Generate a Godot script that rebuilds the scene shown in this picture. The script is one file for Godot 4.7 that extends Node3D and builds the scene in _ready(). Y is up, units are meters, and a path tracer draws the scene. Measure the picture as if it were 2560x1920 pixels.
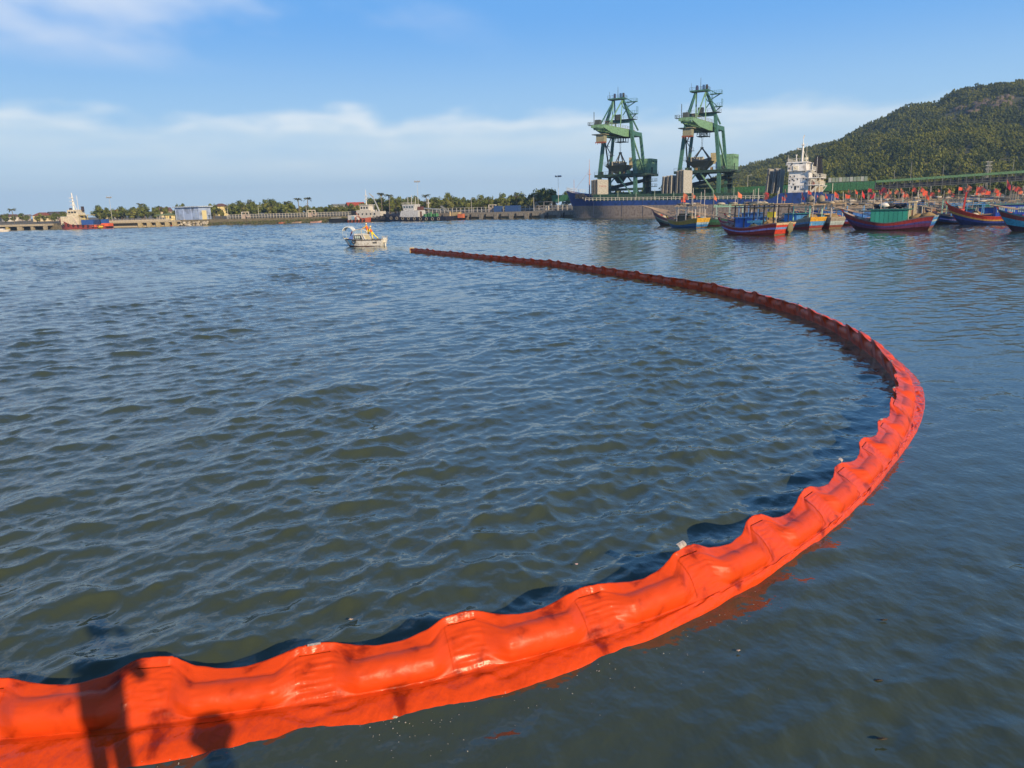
extends Node3D
# A harbour with an orange containment boom, built at real size; metres, y up, water level at y = 0.

var rng := RandomNumberGenerator.new()
var taken := {}
var made_mats := {}
var grime: Texture2D
var noise := FastNoiseLite.new()

class MB:
	var st := SurfaceTool.new()
	func _init() -> void:
		st.begin(Mesh.PRIMITIVE_TRIANGLES)
		st.set_smooth_group(-1)
	func tri(a: Vector3, b: Vector3, c: Vector3) -> void:
		st.add_vertex(a)
		st.add_vertex(b)
		st.add_vertex(c)
	func quad(a: Vector3, b: Vector3, c: Vector3, d: Vector3) -> void:
		tri(a, b, c)
		tri(a, c, d)
	func hexa(p: Array) -> void:   # 0-3 bottom ring, 4-7 top ring
		quad(p[0], p[1], p[2], p[3])
		quad(p[7], p[6], p[5], p[4])
		for i in 4:
			var j := (i + 1) % 4
			quad(p[i], p[i + 4], p[j + 4], p[j])
	func box(c: Vector3, s: Vector3, b := Basis()) -> void:
		var h := s * 0.5
		var p := []
		for y in [-1, 1]:
			for q in [[-1, -1], [1, -1], [1, 1], [-1, 1]]:
				p.append(c + b * Vector3(h.x * q[0], h.y * y, h.z * q[1]))
		hexa(p)
	func beam(a: Vector3, b: Vector3, w: float, h := -1.0, w2 := -1.0) -> void:
		var d := (b - a).normalized()
		var up := Vector3.UP if absf(d.y) < 0.95 else Vector3.RIGHT
		var x := d.cross(up).normalized()
		var y := x.cross(d).normalized()
		if h < 0: h = w
		var k := 1.0 if w2 < 0 else w2 / w
		var p := []
		for e in [[a, 1.0], [b, k]]:
			for q in [[-1, -1], [1, -1], [1, 1], [-1, 1]]:
				p.append(e[0] + x * (w * 0.5 * q[0] * e[1]) + y * (h * 0.5 * q[1] * e[1]))
		hexa(p)
	func tube(a: Vector3, b: Vector3, r: float, r2 := -1.0, n := 6, caps := true) -> void:
		if r2 < 0: r2 = r
		var d := (b - a).normalized()
		var up := Vector3.UP if absf(d.y) < 0.95 else Vector3.RIGHT
		var x := d.cross(up).normalized()
		var y := x.cross(d).normalized()
		for i in n:
			var t0 := TAU * i / n
			var t1 := TAU * (i + 1) / n
			var u := x * cos(t0) + y * sin(t0)
			var v := x * cos(t1) + y * sin(t1)
			quad(a + u * r, b + u * r2, b + v * r2, a + v * r)
			if caps:
				tri(a, a + u * r, a + v * r)
				tri(b, b + v * r2, b + u * r2)
	func path(pts: Array, r: float, n := 5) -> void:
		for i in pts.size() - 1:
			tube(pts[i], pts[i + 1], r, r, n, i == 0 or i == pts.size() - 2)
	func prism(poly: Array, d: Vector3) -> void:   # flat polygon of Vector3 pushed along d
		var flat := PackedVector2Array()
		var nn := Vector3.ZERO
		for i in range(1, poly.size() - 1):
			nn += (poly[i] - poly[0]).cross(poly[i + 1] - poly[0])
		nn = nn.normalized()
		var ux: Vector3 = (poly[1] - poly[0]).normalized()
		var uy := nn.cross(ux)
		for q in poly: flat.append(Vector2((q - poly[0]).dot(ux), (q - poly[0]).dot(uy)))
		var ix := Geometry2D.triangulate_polygon(flat)
		for i in range(0, ix.size(), 3):
			tri(poly[ix[i]], poly[ix[i + 1]], poly[ix[i + 2]])
			tri(poly[ix[i]] + d, poly[ix[i + 2]] + d, poly[ix[i + 1]] + d)
		for i in poly.size():
			var j := (i + 1) % poly.size()
			quad(poly[i], poly[i] + d, poly[j] + d, poly[j])
	func ring(c: Vector3, R: float, r: float, b := Basis(), n := 12, m := 6) -> void:   # a tyre lying in b's xy plane
		for i in n:
			for j in m:
				var q := []
				for e in [[i, j], [i + 1, j], [i + 1, j + 1], [i, j + 1]]:
					var t: float = TAU * e[0] / n
					var f: float = TAU * e[1] / m
					q.append(c + b * Vector3(cos(t) * (R + r * cos(f)), sin(t) * (R + r * cos(f)), r * sin(f)))
				quad(q[0], q[1], q[2], q[3])
	func blob(c: Vector3, s: Vector3, bump := 0.12, n := 9, m := 6, sd := 0) -> void:
		var pt := func(i: int, j: int) -> Vector3:
			var t := TAU * (i % n) / n
			var f := PI * j / m
			var k := 1.0 + bump * sin(t * 2.0 + sd) * sin(f * 3.0 + sd * 1.7) + bump * 0.7 * cos(t * 3.0 + f * 2.0 + sd)
			return c + Vector3(cos(t) * sin(f) * s.x, cos(f) * s.y, sin(t) * sin(f) * s.z) * k
		st.set_smooth_group(0)
		for i in n:
			for j in m:
				quad(pt.call(i, j), pt.call(i + 1, j), pt.call(i + 1, j + 1), pt.call(i, j + 1))
		st.set_smooth_group(-1)
	func done() -> ArrayMesh:
		st.generate_normals()
		return st.commit()

func numbered(n: String) -> String:
	if not taken.has(n):
		taken[n] = 0
		return n
	taken[n] += 1
	return "%s_%03d" % [n, taken[n]]

func lin(r: float, g: float, b: float) -> Color:
	return Color(r, g, b).linear_to_srgb()

# a material of linear base colour; worn > 0 lays stains of that scale (metres per repeat) over it
func mat(r: float, g: float, b: float, rough := 0.6, worn := 0.0, metal := 0.0) -> StandardMaterial3D:
	var key := "%s %s %s %s %s %s" % [r, g, b, rough, worn, metal]
	if made_mats.has(key): return made_mats[key]
	var m := StandardMaterial3D.new()
	m.albedo_color = lin(r, g, b)
	m.roughness = rough
	m.metallic = metal
	if worn > 0:
		m.albedo_texture = grime
		m.uv1_triplanar = true
		m.uv1_scale = Vector3.ONE / worn
	made_mats[key] = m
	return m

func tag(o: Node3D, label: String, category: String, group := "", kind := "") -> Node3D:
	if label: o.set_meta("label", label)
	if category: o.set_meta("category", category)
	if group: o.set_meta("group", group)
	if kind: o.set_meta("kind", kind)
	return o

func thing(called: String, label: String, category: String, at := Vector3.ZERO, turn := 0.0, group := "") -> Node3D:
	var o := Node3D.new()
	o.name = numbered(called)
	add_child(o)
	o.position = at
	o.rotation.y = turn
	return tag(o, label, category, group)

func part(called: String, shape, m: Material, parent: Node3D) -> MeshInstance3D:
	var o := MeshInstance3D.new()
	o.name = called
	o.mesh = shape.done() if shape is MB else shape
	o.material_override = m
	if parent == self:
		o.name = numbered(called)
	parent.add_child(o, true)
	return o

func struct(called: String, shape, m: Material) -> MeshInstance3D:
	var o := part(called, shape, m, self)
	o.set_meta("kind", "structure")
	return o

func copy(o: Node3D, at: Vector3, turn: float, label := "", size := 1.0) -> Node3D:
	var c: Node3D = o.duplicate()
	c.name = numbered(String(o.name).rstrip("0123456789").trim_suffix("_"))
	add_child(c)
	c.position = at
	c.rotation.y = turn
	c.scale = Vector3.ONE * size
	if label: c.set_meta("label", label)
	return c

func sm(a: float, b: float, x: float) -> float:
	return smoothstep(a, b, x)

func mesh_of(p: PackedVector3Array, n: PackedVector3Array, ix: PackedInt32Array, uv := PackedVector2Array(), col := PackedColorArray()) -> ArrayMesh:
	var a := []
	a.resize(Mesh.ARRAY_MAX)
	a[Mesh.ARRAY_VERTEX] = p
	a[Mesh.ARRAY_NORMAL] = n
	a[Mesh.ARRAY_INDEX] = ix
	if uv.size(): a[Mesh.ARRAY_TEX_UV] = uv
	if col.size(): a[Mesh.ARRAY_COLOR] = col
	var m := ArrayMesh.new()
	m.add_surface_from_arrays(Mesh.PRIMITIVE_TRIANGLES, a)
	return m

func _ready() -> void:
	rng.seed = 20240611
	noise.seed = 7
	noise.frequency = 1.0
	noise.fractal_type = FastNoiseLite.FRACTAL_NONE
	build_view()
	build_textures()
	build_boom_path()
	build_water()
	build_land()
	build_hill()
	build_cranes()
	build_ship()
	build_shore()
	build_trees()
	build_fleet()
	build_workboat()
	build_boom()
	build_small_things()

func build_view() -> void:
	var cam := Camera3D.new()
	cam.name = "camera"
	add_child(cam)
	cam.position = Vector3(0, 4.4, 0)
	cam.rotation_degrees = Vector3(-12.95, 0, -1.5)
	cam.fov = 53.13
	cam.near = 0.05
	cam.far = 9000
	var sun := DirectionalLight3D.new()
	sun.name = "sun"
	add_child(sun)
	sun.light_energy = 1.6
	sun.light_color = Color(1.0, 0.89, 0.72)
	sun.light_angular_distance = 0.55
	sun.shadow_enabled = true
	sun.rotation_degrees = Vector3(-25.5, 30, 0)
	var e := Environment.new()
	e.background_mode = Environment.BG_SKY
	e.tonemap_mode = Environment.TONE_MAPPER_LINEAR
	e.tonemap_exposure = 1.1
	e.sdfgi_enabled = true
	e.ssao_enabled = true
	e.ssil_enabled = true
	e.fog_enabled = true
	e.fog_density = 0.0002
	e.fog_light_color = Color(0.66, 0.82, 1.0)
	var sky := Sky.new()
	var ps := PanoramaSkyMaterial.new()
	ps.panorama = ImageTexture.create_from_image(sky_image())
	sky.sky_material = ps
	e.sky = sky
	var we := WorldEnvironment.new()
	we.name = "sky_and_air"
	we.environment = e
	add_child(we)

# air that pales towards the horizon, a low bank of thin cloud all round and streaks of cirrus above it
func sky_image() -> Image:
	var w := 2048
	var h := 1024
	var im := Image.create(w, h, false, Image.FORMAT_RGBF)
	var fine := FastNoiseLite.new()
	fine.seed = 31
	fine.frequency = 1.0
	fine.fractal_octaves = 5
	fine.fractal_gain = 0.5
	var broad := FastNoiseLite.new()
	broad.seed = 12
	broad.frequency = 1.0
	broad.fractal_octaves = 3
	var low := Color(0.54, 0.705, 0.83)
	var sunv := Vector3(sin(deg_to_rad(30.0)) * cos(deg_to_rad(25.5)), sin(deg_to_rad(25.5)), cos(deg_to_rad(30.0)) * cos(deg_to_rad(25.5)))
	for y in h:
		var el := 90.0 - (y + 0.5) * 180.0 / h
		if el < -1.0:
			im.fill_rect(Rect2i(0, y, w, h - y), Color(0.30, 0.38, 0.46))
			break
		var k := maxf(el, 0.0)
		# colour of clear air by height
		var air := low.lerp(Color(0.37, 0.60, 0.84), sm(0.0, 7.0, k))
		air = air.lerp(Color(0.15, 0.40, 0.82), sm(4.5, 13.5, k))
		air = air.lerp(Color(0.125, 0.35, 0.79), sm(11.0, 28.0, k))
		air = air.lerp(Color(0.05, 0.165, 0.43), sm(22.0, 42.0, k))
		air = air.lerp(Color(0.026, 0.085, 0.24), sm(40.0, 75.0, k))
		for x in w:
			var az := (x + 0.5) * 360.0 / w     # the first column looks along -z
			var a := deg_to_rad(az)
			var ca := cos(a)
			var sa := sin(a)
			var c := air
			if k < 45.0:
				# the bank: its upper edge wanders
				var edge := 6.4 + 1.3 * broad.get_noise_2d(ca * 1.6 + 3.0, sa * 1.6) + 0.9 * broad.get_noise_3d(ca * 5.0, sa * 5.0, 4.0)
				var n := fine.get_noise_3d(ca * 7.0, sa * 7.0, k * 0.42)
				var n2 := fine.get_noise_3d(ca * 2.6 + 9.0, sa * 2.6, k * 0.55)
				var bank := sm(edge + 0.5, edge - 0.8, k + 1.3 * n) * sm(-0.3, 4.4, k)
				var share := clampf(bank * (0.62 + 0.5 * n2 + 0.35 * n), 0.0, 0.85)
				c = c.lerp(Color(0.63, 0.76, 0.85), share)
				# bright crest under the edge
				var crest := exp(-pow((k + 1.3 * n - edge + 0.6) / 0.5, 2.0)) * clampf(0.35 + 1.3 * n2, 0.0, 1.0)
				c = c.lerp(Color(0.82, 0.88, 0.93), crest * 0.7)
				# high streaks
				var s1 := fine.get_noise_3d(ca * 3.2 + 1.5, sa * 3.2 + k * 0.05, k * 0.16 + 20.0)
				var s2 := broad.get_noise_3d(ca * 1.4, sa * 1.4 + 8.0, k * 0.06)
				var wisp := sm(0.02, 0.75, s1 * 0.9 + s2 * 0.9 + 0.05) * sm(8.5, 11.0, k) * (1.0 - sm(28.0, 45.0, k)) * (1.0 - sm(-0.3, 0.05, sa) * sm(0.0, 0.3, ca))
				c = c.lerp(Color(0.62, 0.72, 0.88), wisp * 0.85)
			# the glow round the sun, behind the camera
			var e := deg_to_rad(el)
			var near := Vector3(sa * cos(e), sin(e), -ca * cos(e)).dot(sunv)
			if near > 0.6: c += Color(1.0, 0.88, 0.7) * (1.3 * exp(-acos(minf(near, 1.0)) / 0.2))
			im.set_pixel(x, y, c)
	return im

func build_textures() -> void:
	var n := FastNoiseLite.new()
	n.seed = 5
	n.frequency = 0.012
	n.fractal_octaves = 5
	n.fractal_gain = 0.62
	var t := NoiseTexture2D.new()
	t.width = 512
	t.height = 512
	t.seamless = true
	t.noise = n
	var g := Gradient.new()
	g.offsets = PackedFloat32Array([0.0, 0.35, 0.55, 1.0])
	g.colors = PackedColorArray([Color(0.62, 0.58, 0.54), Color(0.86, 0.85, 0.84), Color(0.97, 0.97, 0.97), Color(1, 1, 1)])
	t.color_ramp = g
	grime = t

func normal_noise(sd: int, freq: float, oct: int, size: int, strength: float, kind := FastNoiseLite.TYPE_SIMPLEX_SMOOTH) -> NoiseTexture2D:
	var n := FastNoiseLite.new()
	n.seed = sd
	n.noise_type = kind
	n.frequency = freq
	n.fractal_octaves = oct
	var t := NoiseTexture2D.new()
	t.width = size
	t.height = size
	t.seamless = true
	t.as_normal_map = true
	t.bump_strength = strength
	t.noise = n
	return t

# ---------------------------------------------------------------- the boom's line and the water
var bp := PackedVector2Array()      # points of the boom's centre line every 5 cm (x, z)
var bn := PackedVector2Array()      # outward normals
var joint0 := 0.0                   # arc length of one joint
const PITCH := 1.42

func build_boom_path() -> void:
	var q := [[-9.6, -6.5], [-7.4, -6.1], [-5.4, -6.05], [-3.6, -6.2], [-1.91, -6.5], [-0.46, -6.92], [0.84, -7.5], [1.98, -8.2], [3.05, -9.05], [4.05, -10.05], [5.02, -11.17], [5.93, -12.35], [6.78, -13.55],
		[7.57, -14.8], [8.3, -16.1], [8.93, -17.4], [9.45, -18.75], [9.87, -20.1], [10.23, -21.5], [10.5, -22.85], [10.71, -24.2], [10.88, -25.6], [11.05, -27.3], [11.13, -29.0], [11.1, -30.4],
		[11.0, -31.8], [10.87, -33.4], [10.7, -34.9], [10.48, -36.3], [10.2, -37.7], [9.88, -38.95], [8.92, -42.2], [8.1, -44.9], [7.2, -47.4], [6.0, -50.5], [4.0, -56.0], [2.2, -59.9], [-1.4, -66.7], [-4.6, -72.7], [-7.6, -78.3], [-10.9, -83.9]]
	var fine := PackedVector2Array()
	for i in q.size() - 1:
		var p := []
		for k in [-1, 0, 1, 2]:
			var e = q[clampi(i + k, 0, q.size() - 1)]
			p.append(Vector2(e[0], e[1]))
		for j in 40:
			fine.append(p[1].cubic_interpolate(p[2], p[0], p[3], j / 40.0))
	fine.append(Vector2(q[-1][0], q[-1][1]))
	var left := 0.0
	var hem := PackedVector2Array([fine[0]])
	var nearest := 1e9
	for i in fine.size() - 1:
		var d := fine[i].distance_to(fine[i + 1])
		var s := 0.05 - left
		while s <= d:
			hem.append(fine[i].lerp(fine[i + 1], s / d))
			s += 0.05
		left = d - (s - 0.05)
	for i in hem.size():
		var t := (hem[mini(i + 6, hem.size() - 1)] - hem[maxi(i - 6, 0)]).normalized()
		var n := Vector2(-t.y, t.x)
		bn.append(n)
		bp.append(hem[i] + n * 0.2)
		var d := hem[i].distance_to(Vector2(-1.91, -6.5))
		if d < nearest:
			nearest = d
			joint0 = i * 0.05
	joint0 = fmod(joint0, PITCH)

func along(s: float) -> Vector2:
	var f := clampf(s / 0.05, 0.0, bp.size() - 1.001)
	return bp[int(f)].lerp(bp[int(f) + 1], f - int(f))

func out_at(s: float) -> Vector2:
	var f := clampf(s / 0.05, 0.0, bn.size() - 1.001)
	return bn[int(f)].lerp(bn[int(f) + 1], f - int(f)).normalized()

const WT := 320      # texels a side of a wave tile
func wave_tile(size: float, sd: int, count: int, shortest: float, longest: float, slope: float, heading: float, spread: float) -> PackedVector3Array:
	var r := RandomNumberGenerator.new()
	r.seed = sd
	var sum := PackedVector3Array()
	sum.resize(WT * WT)
	var row_c := PackedFloat32Array()
	var row_s := PackedFloat32Array()
	row_c.resize(WT)
	row_s.resize(WT)
	for i in count:
		var lam := shortest * pow(longest / shortest, (i + r.randf()) / count)
		var dir := heading + r.randfn(0.0, spread)
		var nx := roundf(size / lam * cos(dir))
		var nz := roundf(size / lam * sin(dir))
		if nx == 0 and nz == 0: continue
		var k := Vector2(nx, nz) * TAU / size
		var kl := k.length()
		var amp := slope / kl * (0.6 + 0.8 * r.randf())
		var ph := r.randf() * TAU
		var ux := k.x / kl * amp * 1.0
		var uz := k.y / kl * amp * 1.0
		for x in WT:
			var f := TAU * nx * x / WT + ph
			row_c[x] = cos(f)
			row_s[x] = sin(f)
		for z in WT:
			var g := TAU * nz * z / WT
			var c := cos(g)
			var s := sin(g)
			var at := z * WT
			for x in WT:
				var co := row_c[x] * c - row_s[x] * s
				var si := row_s[x] * c + row_c[x] * s
				sum[at + x] += Vector3(-ux * si, amp * co, -uz * si)
	return sum

func tile_at(t: PackedVector3Array, u: float, v: float) -> Vector3:
	u = fposmod(u, 1.0) * WT
	v = fposmod(v, 1.0) * WT
	var i := int(u) % WT
	var j := int(v) % WT
	var fu := u - int(u)
	var fv := v - int(v)
	var i2 := (i + 1) % WT
	var j2 := ((j + 1) % WT) * WT
	j *= WT
	return t[j + i].lerp(t[j + i2], fu).lerp(t[j2 + i].lerp(t[j2 + i2], fu), fv)

var calm := PackedFloat32Array()    # how lively the water is in each metre of x -20..30, z -100..0
func build_water() -> void:
	var t1 := wave_tile(11.0, 3, 56, 0.19, 0.9, 0.032, 1.15, 0.7)
	var t2 := wave_tile(39.0, 8, 26, 0.7, 2.6, 0.029, 1.2, 0.5)
	calm.resize(50 * 100)
	for iz in 100:
		for ix in 50:
			var p := Vector2(ix - 19.5, -99.5 + iz)
			var best := 1e9
			var side := 1.0
			for k in range(0, bp.size(), 24):
				var d := p.distance_squared_to(bp[k])
				if d < best:
					best = d
					side = (p - bp[k]).dot(bn[k])
			var far := sqrt(best)
			calm[iz * 50 + ix] = 1.0 - 0.25 * exp(-far / 1.5) if side < 0 else (0.45 + 0.35 * sm(4.0, 45.0, far)) * (1.0 - 0.55 * exp(-far * far))
	var ang := PackedFloat32Array()
	var na := 680
	for i in na: ang.append(deg_to_rad(-52.0 + 104.0 * i / (na - 1)))
	for i in range(1, 30): ang.append(deg_to_rad(52.0 + 256.0 * i / 30.0))
	ang.append(ang[0] + TAU)
	var rad := PackedFloat32Array([0.0, 2.0])
	var r := 3.6
	while r < 430.0:
		rad.append(r)
		r += clampf(r * 0.0042, 0.018, 0.62)
	for far in [460.0, 520.0, 620.0, 800.0, 1200.0, 2000.0, 3000.0]: rad.append(far)
	var nr := rad.size()
	var nc := ang.size()
	var pos := PackedVector3Array()
	var nor := PackedVector3Array()
	var uvs := PackedVector2Array()
	pos.resize(nr * nc)
	nor.resize(nr * nc)
	uvs.resize(nr * nc)
	var sn := PackedFloat32Array()
	var cs := PackedFloat32Array()
	for a in ang:
		sn.append(sin(a))
		cs.append(-cos(a))
	var ct := cos(0.3)
	var s_t := sin(0.3)
	for i in nr:
		r = rad[i]
		var fade := 1.0 - sm(330.0, 430.0, r)
		var fine := 1.0 + 0.7 * sm(50.0, 220.0, r)
		for j in nc:
			var x := r * sn[j]
			var z := r * cs[j]
			var p := Vector3(x, 0, z)
			uvs[i * nc + j] = Vector2(x, z)
			if fade > 0.0 and j < na and r > 2.5:
				var live := 1.0
				if x > -20.0 and x < 29.0 and z > -99.0 and z < -1.0:
					var fx := x + 19.5
					var fz := z + 99.5
					var ix := clampi(int(fx), 0, 48)
					var iz := clampi(int(fz), 0, 98)
					fx = clampf(fx - ix, 0, 1)
					fz = clampf(fz - iz, 0, 1)
					var a := iz * 50 + ix
					live = lerpf(lerpf(calm[a], calm[a + 1], fx), lerpf(calm[a + 50], calm[a + 51], fx), fz)
				elif x >= 29.0: live = 0.78
				var gust := 0.88 + 0.4 * noise.get_noise_2d(x * 0.05 + 40.0, z * 0.021) + 0.3 * noise.get_noise_2d(x * 0.16 + 9.0, z * 0.13)
				live *= gust * fade
				var d := tile_at(t1, x / 11.0, z / 11.0) * fine + fine * tile_at(t2, (x * ct - z * s_t) / 39.0, (x * s_t + z * ct) / 39.0)
				p += d * live
			pos[i * nc + j] = p
	for i in nr:
		for j in nc:
			var at := i * nc + j
			if i == 0:
				nor[at] = Vector3.UP
				continue
			var dr := pos[mini(i + 1, nr - 1) * nc + j] - pos[(i - 1) * nc + j]
			var da := pos[i * nc + (j + 1 if j < nc - 1 else 1)] - pos[i * nc + (j - 1 if j > 0 else nc - 2)]
			var n := da.cross(dr).normalized()
			nor[at] = n if n.y > 0 else -n
	var ix := PackedInt32Array()
	ix.resize((nr - 1) * (nc - 1) * 6)
	var w := 0
	for i in nr - 1:
		for j in nc - 1:
			var a := i * nc + j
			ix[w] = a
			ix[w + 1] = a + nc
			ix[w + 2] = a + 1
			ix[w + 3] = a + 1
			ix[w + 4] = a + nc
			ix[w + 5] = a + nc + 1
			w += 6
	var m := StandardMaterial3D.new()
	m.albedo_color = lin(0.046, 0.060, 0.034)
	m.roughness = 0.06
	m.metallic_specular = 0.5
	m.normal_enabled = true
	m.normal_texture = normal_noise(3, 0.015, 2, 1024, 4.0)
	m.normal_scale = 0.42
	m.uv1_scale = Vector3(0.5, 0.36, 1)
	struct("water", mesh_of(pos, nor, ix, uvs), m)

# ---------------------------------------------------------------- land, hill
const QTURN := -PI / 6.0             # the quay runs 30 degrees off the view
const QUAY := Vector3(20, 0, -300)
func q_at(x: float, y: float, z: float) -> Vector3:
	return QUAY + Vector3(0.866 * x - 0.5 * z, y, 0.5 * x + 0.866 * z)

func build_land() -> void:
	# waterline of the left shore, then the quay edge; each row steps inland
	var front := [Vector2(-1500, -720), Vector2(-700, -480), Vector2(-300, -385), Vector2(-60, -346), Vector2(20, -300), Vector2(220, -184.5), Vector2(420, -69), Vector2(1200, 300)]
	var inland := [Vector2(0.16, -0.987), Vector2(0.2, -0.98), Vector2(0.16, -0.987), Vector2(0.33, -0.94), Vector2(0.5, -0.866), Vector2(0.5, -0.866), Vector2(0.5, -0.866), Vector2(0.5, -0.866)]
	var rows := [[0.6, -3.0], [1.2, 2.5], [20.0, 2.6], [60.0, 3.9], [150.0, 4.4], [600.0, 5.0], [1900.0, 8.0]]
	var mb := MB.new()
	for i in front.size() - 1:
		for j in rows.size() - 1:
			var p := []
			for c in [[i, j], [i, j + 1], [i + 1, j + 1], [i + 1, j]]:
				var q: Vector2 = front[c[0]] + inland[c[0]] * rows[c[1]][0]
				p.append(Vector3(q.x, rows[c[1]][1], q.y))
			mb.quad(p[0], p[1], p[2], p[3])
	struct("ground", mb, mat(0.16, 0.14, 0.09, 0.9, 9.0))
	# quay: deck, front beam, piers with dark bays between them
	var t := thing("concrete_quay", "long grey concrete quay on piers behind the blue cargo ship and the moored barges", "quay", QUAY, QTURN)
	var con := mat(0.23, 0.21, 0.18, 0.85, 5.0)
	mb = MB.new()
	mb.box(Vector3(70, 2.45, -7.5), Vector3(296, 0.55, 15))
	part("deck", mb, con, t)
	for i in 42:
		mb = MB.new()
		mb.box(Vector3(-74 + i * 7.0, 1.62, -0.45), Vector3(6.96, 1.15, 0.9))
		part("edge_beam", mb, con, t)
	for i in 43:
		var x := -77.5 + i * 7.0
		mb = MB.new()
		mb.prism([Vector3(x - 0.9, 2.17, 0.25), Vector3(x - 0.9, 0.7, 0.25), Vector3(x - 0.55, -1.5, 0.25), Vector3(x + 0.55, -1.5, 0.25), Vector3(x + 0.9, 0.7, 0.25), Vector3(x + 0.9, 2.17, 0.25)], Vector3(0, 0, -1.8))
		part("pier", mb, con, t)
		mb = MB.new()
		mb.box(Vector3(x + 2.2, 0.9, 0.18), Vector3(0.45, 2.3, 0.36))
		part("fender", mb, mat(0.012, 0.012, 0.013, 0.8), t)
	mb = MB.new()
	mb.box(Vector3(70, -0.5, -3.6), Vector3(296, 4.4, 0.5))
	part("bay_shade_sheet", mb, mat(0.02, 0.02, 0.02, 0.9), t)  # near-black sheet behind the piers; the bays' shade is its colour
	for i in 20:
		mb = MB.new()
		mb.box(Vector3(-72 + i * 14.0, 2.98, -0.6), Vector3(0.5, 0.5, 0.5))
		part("bollard", mb, mat(0.05, 0.05, 0.05, 0.6), t)
	# left shore: sloping stone revetment, low jetty
	var wall := thing("sea_wall", "pale sloping stone sea wall right of the orange supply ship", "sea wall")
	var a := Vector3(-207, 0, -369.6)
	var dv := Vector3(240, 0, 39).normalized()
	var nv := Vector3(0.16, 0, -0.987)
	for i in 13:
		mb = MB.new()
		var b := a + dv * (i * 4.0)
		mb.prism([b + Vector3(0, -0.5, 0) - nv * 2.2, b + Vector3(0, -0.5, 0) + nv * 2, b + Vector3(0, 2.7, 0) + nv * 2, b + Vector3(0, 2.7, 0)], dv * 3.96)
		part("slope_slab", mb, mat(0.48, 0.42, 0.31, 0.9, 3.0), wall)
	mb = MB.new()
	mb.box(a + dv * 26 + nv * 0.9 + Vector3(0, 2.95, 0), Vector3(52, 0.45, 1.4), Basis(Vector3.UP, -0.161))
	part("coping", mb, mat(0.52, 0.46, 0.35, 0.9, 3.0), wall)
	var jetty := thing("concrete_jetty", "low grey concrete jetty on pale piers below the green roofed pavilion", "jetty", Vector3(-170, 0, -362), -0.161)
	mb = MB.new()
	mb.box(Vector3(0, 2.2, 0), Vector3(40, 0.7, 4))
	part("deck", mb, mat(0.46, 0.4, 0.29, 0.9, 4.0), jetty)
	for x in [-17.0, -13.2, 2.0, 6.5, 11.0, 15.5, 19.0]:
		mb = MB.new()
		mb.box(Vector3(x, 0.6, 1.4), Vector3(1.9, 2.5, 1.2))
		part("pier", mb, mat(0.46, 0.38, 0.22, 0.9, 3.0), jetty)
	for i in 21:
		mb = MB.new()
		mb.tube(Vector3(-19.5 + i * 1.95, 2.5, 1.8), Vector3(-19.5 + i * 1.95, 3.5, 1.8), 0.06, 0.06, 4)
		part("rail_post", mb, mat(0.4, 0.38, 0.34, 0.7), jetty)
	mb = MB.new()
	mb.tube(Vector3(-19.5, 3.5, 1.8), Vector3(19.5, 3.5, 1.8), 0.06, 0.06, 4)
	part("rail", mb, mat(0.4, 0.38, 0.34, 0.7), jetty)
	var berth := thing("concrete_berth", "low weathered berth wall left of the orange supply ship", "berth", Vector3(-243, 0, -374), -0.161)
	mb = MB.new()
	mb.box(Vector3(-10, 2.0, 0), Vector3(76, 0.9, 6))
	part("deck", mb, mat(0.46, 0.4, 0.29, 0.9, 4.0), berth)
	for i in 12:
		mb = MB.new()
		mb.box(Vector3(-45 + i * 6.6, 0.4, 2.1), Vector3(1.4 if i % 3 else 2.6, 2.3, 1.2))
		part("pier", mb, mat(0.38, 0.33, 0.23, 0.9, 3.0) if i % 4 else mat(0.5, 0.4, 0.16, 0.9, 3.0), berth)
	# tumbled rocks below the blue warehouse
	var rocks := thing("rock_revetment", "tumbled pale boulders along the water below the blue warehouse", "boulders")
	for i in 110:
		var f := rng.randf()
		var up := rng.randf()
		var c := Vector3(-160, 0, -362.5).lerp(Vector3(-137, 0, -358.7), f) + nv * (up * 3.0 - 1.0) + Vector3(0, up * 2.3, 0)
		mb = MB.new()
		var sz := rng.randf_range(0.35, 0.8)
		mb.blob(c, Vector3(sz, sz * 0.7, sz * 0.8), 0.22, 6, 4, i)
		part("boulder", mb, mat(0.36, 0.32, 0.25, 0.9) if i % 3 else mat(0.5, 0.46, 0.38, 0.9), rocks)
	# overgrown bank right of it
	var bank := MB.new()
	for i in 3200:
		var f := rng.randf()
		var up := rng.randf()
		var c := Vector3(-139, 0, -359).lerp(Vector3(-52, 0, -342), f) + nv * (up * 5.0 - 1.2) + Vector3(0, up * 2.0 + 0.1, 0)
		var d := Vector3(rng.randfn(), absf(rng.randfn()) + 0.4, rng.randfn()).normalized() * rng.randf_range(0.3, 0.8)
		var s := d.cross(Vector3(rng.randfn(), rng.randfn(), rng.randfn())).normalized() * 0.22
		bank.tri(c - s, c + d, c + s)
	var bo := part("bank_plants", bank, mat(0.085, 0.095, 0.03, 0.9), self)
	tag(bo, "low grass and scrub growing on the bank below the shore railing", "bank plants", "", "stuff")

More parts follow.
